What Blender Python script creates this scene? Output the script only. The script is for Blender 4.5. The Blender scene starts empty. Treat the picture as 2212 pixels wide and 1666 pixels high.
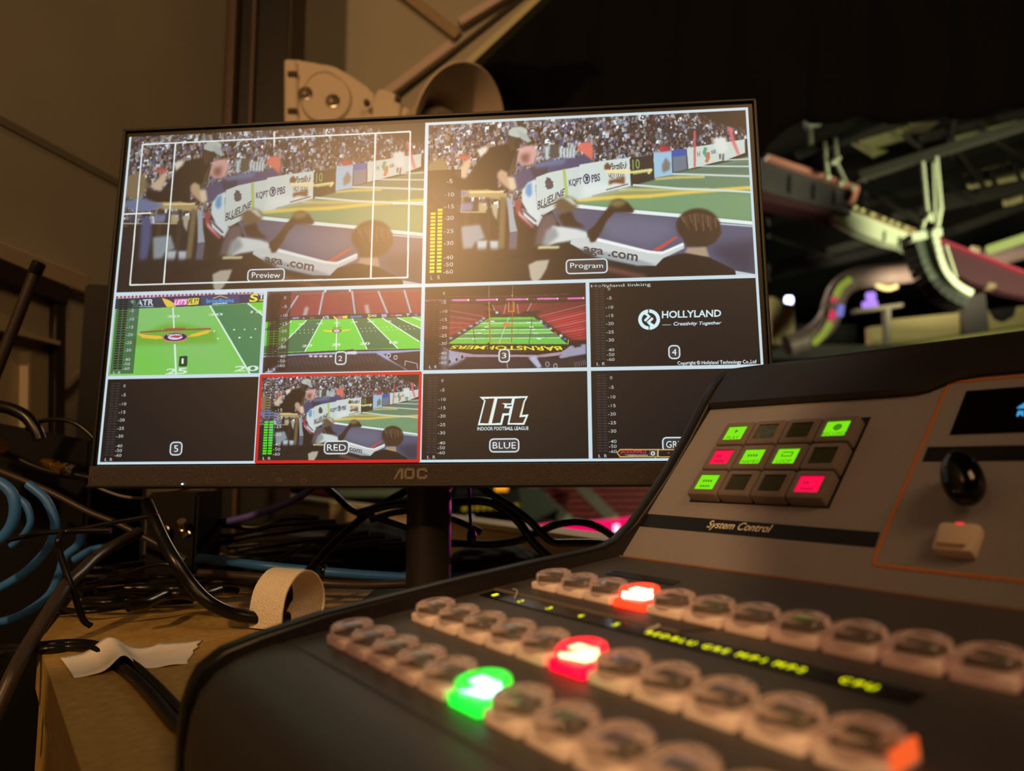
import bpy, bmesh, math, random
import numpy as np
from mathutils import Vector, Matrix

random.seed(3)
SC = bpy.context.scene
COL = SC.collection
R = math.radians

# ---------------------------------------------------------------- camera, world, light, exposure
EYE = Vector((0, 0, .875))                  # a phone held just over the switcher, 12.5 cm above the desk top
PITCH = R(6.27)
FPX = 1620.0
cam = bpy.data.cameras.new('camera'); cam_o = bpy.data.objects.new('camera', cam); COL.objects.link(cam_o)
cam_o.location = EYE; cam_o.rotation_euler = (R(90) + PITCH, 0, 0)
cam.sensor_fit = 'HORIZONTAL'; cam.sensor_width = 36; cam.lens = 36 * FPX / 2212
cam.clip_start = .005; cam.clip_end = 200
cam.dof.use_dof = True; cam.dof.focus_distance = .52; cam.dof.aperture_fstop = 6.4
SC.camera = cam_o

w = bpy.data.worlds.new('world'); SC.world = w; w.use_nodes = True
w.node_tree.nodes['Background'].inputs[0].default_value = (.35, .40, .55, 1)
w.node_tree.nodes['Background'].inputs[1].default_value = .004
SC.view_settings.view_transform = 'Standard'; SC.view_settings.look = 'None'
SC.view_settings.exposure = 0; SC.view_settings.gamma = 1; SC.view_settings.use_curve_mapping = False

def lamp(name, kind, loc, col, power, size=.1, aim=None, size_y=None, spread=None):
    d = bpy.data.lights.new(name, kind); d.color = col; d.energy = power
    if kind == 'AREA':
        d.size = size
        if size_y: d.shape = 'RECTANGLE'; d.size_y = size_y
        if spread: d.spread = spread
    else:
        d.shadow_soft_size = size
    if kind == 'SPOT':
        d.spot_size = spread or R(60); d.spot_blend = .5
    o = bpy.data.objects.new(name, d); COL.objects.link(o); o.location = loc
    if aim is not None:
        o.rotation_euler = (Vector(aim) - Vector(loc)).to_track_quat('-Z', 'Y').to_euler()
    return o
lamp('booth_lamp', 'POINT', (-.775, -1.455, 2.11), (1, .55, .22), 106, .05)           # the booth's warm bulb, behind and above the operator
lamp('booth_fill', 'AREA', (1.0, -1.5, 2.7), (1, .57, .25), 21, 1.0, (-.3, .9, 1.1))   # soft warm fill, added to lift the walls and the shadows
lamp('arena_flood', 'AREA', (16, 15, 3), (.90, 1, .56), 2000, 3, (13, 24, 9))
lamp('roof_fill', 'SPOT', (15, 25.5, 4), (1, .95, .60), 8000, .6, (23, 38, 18.5), spread=R(58))       # unseen spot added to brighten the roof panels
lamp('arena_house_lights', 'AREA', (4, 40, 18), (1, .78, .55), 2200, 8, (6, 32, -2))
lamp('magenta_spot', 'SPOT', (1.9, 4.6, 1.02), (1, .10, .60), 150, .12, (.06, .64, .98), spread=R(7.5))   # pink stage beam reaching the booth

def at(px, py, Y):
    """World point seen in the photograph's direction (px, py) at distance Y ahead of the camera."""
    a = (px - 1106) / FPX; b = (833 - py) / FPX
    d = Vector((a, math.cos(PITCH) - b * math.sin(PITCH), math.sin(PITCH) + b * math.cos(PITCH)))
    return EYE + d * (Y / d.y)
def at_z(px, py, z):
    d = at(px, py, 1) - EYE
    return EYE + d * ((z - EYE.z) / d.z)

# ---------------------------------------------------------------- materials
def lin(c):
    return tuple(((v / 255) / 12.92 if v / 255 <= .04045 else ((v / 255 + .055) / 1.055) ** 2.4) for v in c)
MATS = {}
def mat(name, col, rough=.6, metal=0, spec=.5, grain=0, scale=200, bump=0, trans=0, coat=0, ior=1.45, speck=None):
    if name in MATS: return MATS[name]
    m = bpy.data.materials.new(name); m.use_nodes = True; MATS[name] = m
    nt = m.node_tree; p = nt.nodes['Principled BSDF']
    c = (*lin(col), 1)
    p.inputs['Base Color'].default_value = c
    p.inputs['Roughness'].default_value = rough; p.inputs['Metallic'].default_value = metal
    p.inputs['Specular IOR Level'].default_value = spec; p.inputs['Transmission Weight'].default_value = trans
    p.inputs['Coat Weight'].default_value = coat; p.inputs['IOR'].default_value = ior
    if grain or bump or speck:
        tc = nt.nodes.new('ShaderNodeTexCoord')
        n = nt.nodes.new('ShaderNodeTexNoise'); n.inputs['Scale'].default_value = scale; n.inputs['Detail'].default_value = 5
        nt.links.new(tc.outputs['Object'], n.inputs['Vector'])
        if grain or speck:
            r = nt.nodes.new('ShaderNodeValToRGB')
            r.color_ramp.elements[0].position = .3; r.color_ramp.elements[1].position = .7
            r.color_ramp.elements[0].color = (*[v * (1 - grain) for v in c[:3]], 1)
            r.color_ramp.elements[1].color = (*[min(1, v * (1 + grain)) for v in c[:3]], 1)
            if speck:
                e = r.color_ramp.elements.new(.74); e.color = (*lin(speck), 1); r.color_ramp.elements[1].position = .66
            nt.links.new(n.outputs['Fac'], r.inputs['Fac']); nt.links.new(r.outputs['Color'], p.inputs['Base Color'])
        if bump:
            b = nt.nodes.new('ShaderNodeBump'); b.inputs['Strength'].default_value = bump; b.inputs['Distance'].default_value = .002
            nt.links.new(n.outputs['Fac'], b.inputs['Height']); nt.links.new(b.outputs['Normal'], p.inputs['Normal'])
    return m
def glow(name, col, strength=1.0, base=(10, 10, 10), rough=.4):
    if name in MATS: return MATS[name]
    m = mat(name, base, rough)
    p = m.node_tree.nodes['Principled BSDF']
    p.inputs['Emission Color'].default_value = (*lin(col), 1); p.inputs['Emission Strength'].default_value = strength
    return m

# ---------------------------------------------------------------- mesh helpers
def new_bm(): return bmesh.new()
def link(name, bm, m, parent=None, smooth=None, mw=None):
    bmesh.ops.recalc_face_normals(bm, faces=bm.faces)
    me = bpy.data.meshes.new(name); bm.to_mesh(me); bm.free()
    o = bpy.data.objects.new(name, me); COL.objects.link(o)
    if m: me.materials.append(m)
    if smooth is not None:
        for p in me.polygons: p.use_smooth = True
        me.set_sharp_from_angle(angle=R(smooth))
    if parent: o.parent = parent
    return o
def tag(o, label=None, cat=None, group=None, kind=None):
    for k, v in (('label', label), ('category', cat), ('group', group), ('kind', kind)):
        if v: o[k] = v
    return o
def empty(name, loc, label, cat, group=None, rz=0):
    o = bpy.data.objects.new(name, None); COL.objects.link(o); o.empty_display_size = .02
    o.location = loc; o.rotation_euler = (0, 0, rz)
    return tag(o, label, cat, group)
def box(bm, c, s, bev=0, M=None, seg=2):
    r = bmesh.ops.create_cube(bm, size=1)
    vs = r['verts']
    bmesh.ops.scale(bm, vec=s, verts=vs)
    if bev:
        es = list({e for v in vs for e in v.link_edges})
        g = bmesh.ops.bevel(bm, geom=es, offset=bev, segments=seg, affect='EDGES', profile=.5)
        vs = list({v for f in g['faces'] for v in f.verts} | {v for v in vs if v.is_valid})
    T = Matrix.Translation(c)
    bmesh.ops.transform(bm, matrix=(M @ T if M else T), verts=vs)
    return vs
def prism(bm, pts, off):
    """Closed outline (3-D points) pushed along the vector off."""
    off = Vector(off)
    a = [bm.verts.new(p) for p in pts]; b = [bm.verts.new(Vector(p) + off) for p in pts]
    bm.faces.new(a); bm.faces.new(b[::-1])
    n = len(pts)
    for i in range(n): bm.faces.new((a[i], b[i], b[(i + 1) % n], a[(i + 1) % n]))
    return a + b
def beam(bm, p, q, w, h, up=(0, 0, 1), bev=0):
    p, q = Vector(p), Vector(q); x = (q - p); L = x.length; x.normalize()
    y = Vector(up).cross(x); y.normalize(); z = x.cross(y)
    M = Matrix((x, y, z)).transposed().to_4x4(); M.translation = (p + q) / 2
    return box(bm, (0, 0, 0), (L, w, h), bev, M)
def spline(pts, n=8):
    P = [Vector(p) for p in pts]; P = [P[0] * 2 - P[1]] + P + [P[-1] * 2 - P[-2]]; o = []
    for i in range(1, len(P) - 2):
        a, b, c, d = P[i - 1:i + 3]
        for k in range(n):
            t = k / n
            o.append(.5 * ((2 * b) + (c - a) * t + (2 * a - 5 * b + 4 * c - d) * t * t + (3 * b - a - 3 * c + d) * t ** 3))
    o.append(P[-2]); return o
def tube(bm, pts, r, seg=10, rs=None):
    pts = [Vector(p) for p in pts]; rings = []
    t = (pts[1] - pts[0]).normalized()
    nrm = t.orthogonal().normalized()
    for i, p in enumerate(pts):
        t2 = (pts[min(i + 1, len(pts) - 1)] - pts[max(i - 1, 0)]).normalized()
        nrm = t.rotation_difference(t2) @ nrm; t = t2
        bn = t.cross(nrm); rr = rs[i] if rs else r
        rings.append([bm.verts.new(p + (nrm * math.cos(2 * math.pi * k / seg) + bn * math.sin(2 * math.pi * k / seg)) * rr) for k in range(seg)])
    for a, b in zip(rings[:-1], rings[1:]):
        for k in range(seg): bm.faces.new((a[k], a[(k + 1) % seg], b[(k + 1) % seg], b[k]))
    bm.faces.new(rings[0][::-1]); bm.faces.new(rings[-1])
def lathe(bm, prof, seg=32, M=None, cap=True):
    """Profile of (radius, height) turned about z."""
    rings = []
    for r, z in prof:
        rings.append([bm.verts.new((r * math.cos(2 * math.pi * k / seg), r * math.sin(2 * math.pi * k / seg), z)) for k in range(seg)])
    for a, b in zip(rings[:-1], rings[1:]):
        for k in range(seg): bm.faces.new((a[k], a[(k + 1) % seg], b[(k + 1) % seg], b[k]))
    if cap: bm.faces.new(rings[0][::-1]); bm.faces.new(rings[-1])
    if M: bmesh.ops.transform(bm, matrix=M, verts=[v for r in rings for v in r])
def axis_matrix(o, z, x=None):
    z = Vector(z).normalized(); x = Vector(x) if x else z.orthogonal()
    x = (x - z * x.dot(z)).normalized(); y = z.cross(x)
    M = Matrix((x, y, z)).transposed().to_4x4(); M.translation = o
    return M
def text_mesh(name, s, m, parent, M, height, width=None, shear=0, depth=.0002, bold=0, spacing=1):
    cu = bpy.data.curves.new(name, 'FONT'); cu.body = s; cu.shear = shear; cu.extrude = 0; cu.offset = bold; cu.space_character = spacing
    o = bpy.data.objects.new(name, cu); COL.objects.link(o); bpy.context.view_layer.update()
    me = bpy.data.meshes.new_from_object(o.evaluated_get(bpy.context.evaluated_depsgraph_get()))
    bpy.data.objects.remove(o); bpy.data.curves.remove(cu)
    v = np.array([x.co[:] for x in me.vertices]); lo, hi = v.min(0), v.max(0)
    k = height / (hi[1] - lo[1]); kx = width / (hi[0] - lo[0]) if width else k
    for x in me.vertices:
        x.co = M @ Vector(((x.co[0] - (lo[0] + hi[0]) / 2) * kx, (x.co[1] - (lo[1] + hi[1]) / 2) * k, 0))
    me.materials.clear(); me.materials.append(m); me.name = name
    t = bpy.data.objects.new(name, me); COL.objects.link(t)
    if parent: t.parent = parent
    return t

# shapes of the video pictures: P patch, L line, E ellipse, T lettering, C crowd, A strip, B box, V meter
GAME = [
('F',(30,28,31)),
('C',[0,0,1000,0,1000,250,700,330,470,360,380,420,330,520,0,560],1500,5),
('P',(30,28,32),10,[803,-12,1002,-6,998,143,922,110,866,53]),
('P',(98,132,104),3,[632,452,712,414,767,386,812,368,933,324,992,297,997,506,996,686,884,666,775,633,643,598,489,559,383,522,406,498,490,511]),
('P',(112,152,112),12,[425,525,586,506,746,486,997,518,996,686,884,662,775,630,643,595,489,552]),
('P',(88,116,98),8,[780,375,989,328,997,405,773,387]),
('P',(150,150,96),10,[490,517,596,468,708,464,778,482,695,514,490,533]),
('L',(222,196,90),3,[470,522,586,513,695,513,809,499,994,487],14),
('L',(196,190,120),4,[603,469,778,482,872,487],9),
('L',(205,190,105),3,[712,412,779,408,858,411],9),
('L',(200,220,215),1,[645,443,778,475,904,495,994,513],8),
('L',(186,208,200),1,[764,386,874,401,995,419],8),
('L',(186,208,200),1,[828,343,993,360],6),
('L',(186,208,200),1,[876,316,993,315],5),
('P',(82,86,112),2,[383,538,489,569,643,610,775,644,884,678,996,709,995,993,932,968,708,858,520,759,424,684]),
('P',(102,106,130),25,[537,635,655,631,759,663,760,756,690,813,568,756]),
('P',(52,54,74),25,[858,824,1001,791,995,993,932,968]),
('L',(222,236,236),1,[383,530,489,562,643,603,775,635,884,668,995,696],14),
('L',(170,190,200),1,[883,689,995,714],7),
('P',(66,70,108),4,[267,360,331,308,444,267,520,235,520,324,434,348,347,392,309,433,283,449]),
('P',(46,48,72),4,[328,314,383,287,383,357,341,378]),
('P',(92,110,150),8,[338,290,444,261,434,298,348,316]),
('P',(196,212,208),1,[347,373,386,347,434,331,520,305,518,505,439,530,369,605,350,592]),
('P',(200,216,212),1,[482,306,556,288,636,276,637,449,555,481,480,515]),
('P',(216,228,226),14,[490,431,636,414,637,449,490,511]),
('L',(168,190,110),1,[434,334,442,505],12),
('T',(44,46,60),'BLUELINE',[349,520,433,445,436,489,353,576],'i'),
('P',(60,62,74),2,[379,375,392,383,395,402,381,404]),
('L',(70,70,80),1,[378,403,397,411],14),
('L',(70,70,80),1,[379,425,398,430],14),
('L',(70,70,80),1,[382,441,393,439],10),
('L',(70,72,84),1,[369,559,426,516],6),
('T',(38,40,92),'KQPT',[448,396,489,384,488,434,449,443],'b'),
('E',(38,40,92),0,[503,395,11,31]),
('E',(198,212,210),0,[503,395,8,22]),
('L',(38,40,92),0,[500,385,506,385,503,407],8),
('T',(34,42,92),'PBS',[518,372,544,363,545,410,519,419],'b'),
('T',(46,40,40),"Portillo's",[577,303,629,298,625,343,576,348],'i'),
('T',(86,62,46),'HOT DOGS',[570,365,620,355,618,400,573,402],'b'),
('P',(104,70,44),3,[558,318,568,299,577,319,576,345,558,343]),
('P',(112,80,54),4,[571,409,620,393,619,435,587,426,571,438]),
('L',(120,110,100),1,[563,466,629,436],5),
('L',(234,222,170),2,[564,352,699,355,684,372,565,360],9),
('P',(38,42,42),1,[637,280,708,267,709,413,639,438]),
('T',(126,150,80),'10',[644,289,666,285,667,346,644,351],'b'),
('L',(150,170,70),2,[646,376,691,364],7),
('L',(220,214,150),2,[639,366,701,355,692,377],10),
('P',(150,192,220),1,[709,253,764,240,764,392,709,407]),
('P',(120,116,112),4,[733,332,746,285,759,322,756,360,735,377]),
('P',(42,84,166),1,[764,242,808,236,809,281,765,290]),
('P',(100,118,136),2,[766,284,808,276,809,361,766,380]),
('P',(196,212,206),1,[810,233,984,195,984,277,933,311,812,361]),
('L',(90,150,130),1,[867,238,862,266,870,293],12),
('L',(190,110,80),1,[874,267,873,299,867,321],12),
('T',(70,84,96),'SE',[882,255,897,250,898,271,883,276],'b'),
('T',(110,120,100),'H',[841,258,850,256,849,288,841,290],'b'),
('P',(214,222,216),5,[889,179,930,176,932,247,925,272,906,270,897,244]),
('P',(60,70,74),2,[906,277,912,277,910,309,906,308]),
('P',(60,70,74),2,[917,277,921,278,919,319,914,319]),
('P',(196,84,90),2,[833,128,840,129,834,353,829,353]),
('P',(216,100,110),4,[935,118,948,116,955,204,968,288,961,288,945,203]),
('P',(176,44,56),6,[730,210,757,219,763,245,728,248]),
('P',(214,110,100),5,[479,181,521,172,520,280,501,227,476,219]),
('P',(214,110,96),5,[486,172,512,171,526,224,522,276,505,255,485,221]),
('P',(70,72,68),2,[391,173,418,176,418,258,391,259]),
('P',(196,216,220),3,[422,195,430,196,428,259,421,259]),
('P',(196,216,220),3,[432,196,440,197,438,260,431,259]),
('P',(196,216,220),3,[442,197,450,198,448,261,441,260]),
('P',(196,216,220),3,[452,198,460,198,458,262,451,261]),
('P',(196,216,220),3,[462,199,470,199,468,263,461,262]),
('P',(180,200,206),4,[375,185,389,186,388,268,376,267]),
('P',(206,160,156),6,[293,184,341,169,352,221,341,290,303,299,286,260]),
('P',(120,80,76),10,[299,229,328,219,325,282,303,280]),
('P',(204,218,220),3,[303,451,322,402,347,382,346,442,353,573,368,617,352,675,322,589,303,520]),
('P',(84,150,200),5,[317,421,333,400,335,472,325,496,314,464]),
('P',(150,60,74),4,[279,502,298,513,303,594,325,645,345,671,331,683,300,625,284,580]),
('P',(206,150,160),3,[292,569,306,601,341,677,328,658,293,600]),
('P',(206,214,216),3,[303,557,347,616,356,654,341,659,309,607]),
('L',(80,80,96),2,[307,570,347,641],7),
('P',(92,80,88),8,[369,605,401,595,413,652,391,705,378,772,341,787,347,708]),
('P',(26,22,26),8,[287,612,331,683,344,708,325,799,309,810,290,705]),
('P',(24,22,24),5,[179,225,212,176,267,156,290,203,283,285,258,372,251,346,225,344,232,452,77,433,76,351,128,361]),
('P',(40,34,30),4,[257,103,290,113,309,140,290,196,264,162]),
('E',(176,190,182),3,[291,87,31,35]),
('P',(160,176,172),3,[289,74,319,102,332,145,322,157,299,126]),
('P',(60,48,40),3,[264,110,283,118,280,195,270,207,257,148]),
('P',(186,158,128),5,[225,337,238,313,258,334,262,366,280,367,287,431,277,455,258,435,232,382]),
('P',(214,196,170),5,[258,372,277,367,285,437,267,442]),
('P',(204,178,150),6,[86,332,111,283,134,234,144,273,128,361,115,360]),
('P',(190,90,80),6,[98,218,134,215,144,248,104,244]),
('P',(220,214,196),5,[160,185,192,162,196,194,173,237]),
('P',(70,64,50),3,[270,284,286,202,277,335,258,365]),
('L',(170,150,100),3,[64,458,142,457,194,458,251,485],30),
('L',(222,206,150),2,[139,448,245,453],8),
('P',(50,46,40),5,[123,475,139,476,137,737,121,736]),
('P',(42,38,36),5,[155,483,168,484,166,758,154,757]),
('P',(46,42,38),5,[194,493,207,494,205,760,192,759]),
('P',(110,96,70),5,[235,483,255,491,249,800,230,799]),
('P',(150,164,176),3,[255,485,274,499,280,611,290,698,265,703,261,598]),
('P',(84,90,110),3,[265,703,290,698,287,808,262,807]),
('L',(200,186,140),2,[0,560,191,573],5),
('E',(128,112,84),8,[39,321,38,88]),
('P',(104,118,156),6,[12,414,76,405,143,457,102,487,52,490,14,461]),
('P',(74,84,128),8,[68,525,104,528,107,674,97,830,73,829,72,678]),
('P',(136,150,158),6,[113,654,173,645,191,731,161,749,149,794,121,799]),
('P',(176,192,196),5,[164,743,197,742,192,829,165,834]),
('P',(176,192,196),5,[203,745,231,747,230,806,206,817]),
('P',(110,118,150),5,[113,508,150,517,148,564,116,562]),
('P',(170,160,120),4,[167,512,197,541,191,574,168,572]),
('P',(170,166,140),4,[207,528,231,523,226,629,213,588]),
('P',(204,216,214),5,[397,669,426,677,473,695,504,716,503,780,453,764,410,774,378,790,385,717]),
('P',(140,152,156),8,[378,692,404,675,416,731,378,790,363,789]),
('P',(196,206,206),2,[530,747,690,838,727,846,788,795,790,829,727,883,704,925,651,915,488,825,449,779,456,748]),
('P',(150,162,168),4,[488,800,651,885,707,919,651,922,487,844]),
('L',(236,240,240),2,[529,761,683,842,724,852,787,804],10),
('P',(186,78,72),1,[695,833,766,755,774,762,712,842]),
('T',(66,66,72),'aga .com',[491,797,653,857,649,915,491,844],'b'),
('P',(110,66,62),8,[424,840,519,895,675,978,675,1002,487,918,391,850]),
('E',(96,82,62),8,[439,548,35,50]),
('P',(46,34,28),6,[413,608,454,587,467,643,498,688,429,671]),
('P',(190,196,180),5,[427,498,455,506,474,551,461,550]),
('P',(52,40,32),4,[501,714,524,678,553,604,565,577,583,531,602,523,627,547,646,595,639,611,585,604,562,649,546,711,526,772,512,777]),
('P',(120,110,70),8,[567,555,586,525,612,527,624,553,595,576]),
('P',(30,26,28),10,[3,790,195,796,322,811,416,798,515,835,514,982,5,953]),
('P',(22,20,22),5,[183,875,322,811,416,786,419,811,322,841,196,900]),
('P',(176,172,156),4,[322,896,347,873,387,869,378,923,362,974,340,1017,328,972]),
('P',(206,200,150),4,[353,788,419,789,416,807,350,806]),
('E',(58,44,36),5,[833,699,64,102]),
('P',(58,44,36),4,[768,676,789,727,788,777,798,820,855,824,881,801,901,747,896,679]),
('L',(110,92,74),2,[787,644,793,678],6),
('L',(93,75,57),2,[795,641,800,701],6),
('L',(76,58,40),2,[803,637,806,725],6),
('L',(101,83,65),2,[810,634,815,680],6),
('L',(84,66,48),2,[818,631,821,703],6),
('L',(109,91,73),2,[825,628,828,727],6),
('L',(92,74,56),2,[833,625,836,682],6),
('L',(75,57,39),2,[840,629,843,705],6),
('L',(100,82,64),2,[848,633,849,729],6),
('L',(83,65,47),2,[855,637,858,684],6),
('L',(108,90,72),2,[863,642,864,708],6),
('L',(91,73,55),2,[870,646,871,731],6),
('L',(74,56,38),2,[877,650,879,686],6),
('L',(99,81,63),2,[885,654,886,710],6),
('P',(168,146,124),4,[798,826,854,824,862,885,826,877,789,863]),
('P',(32,26,26),3,[703,979,707,931,730,883,771,861,796,857,860,885,929,956,936,999,703,1010]),
('P',(186,200,206),1,[935,966,996,990,995,1005,937,996]),
]
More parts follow.
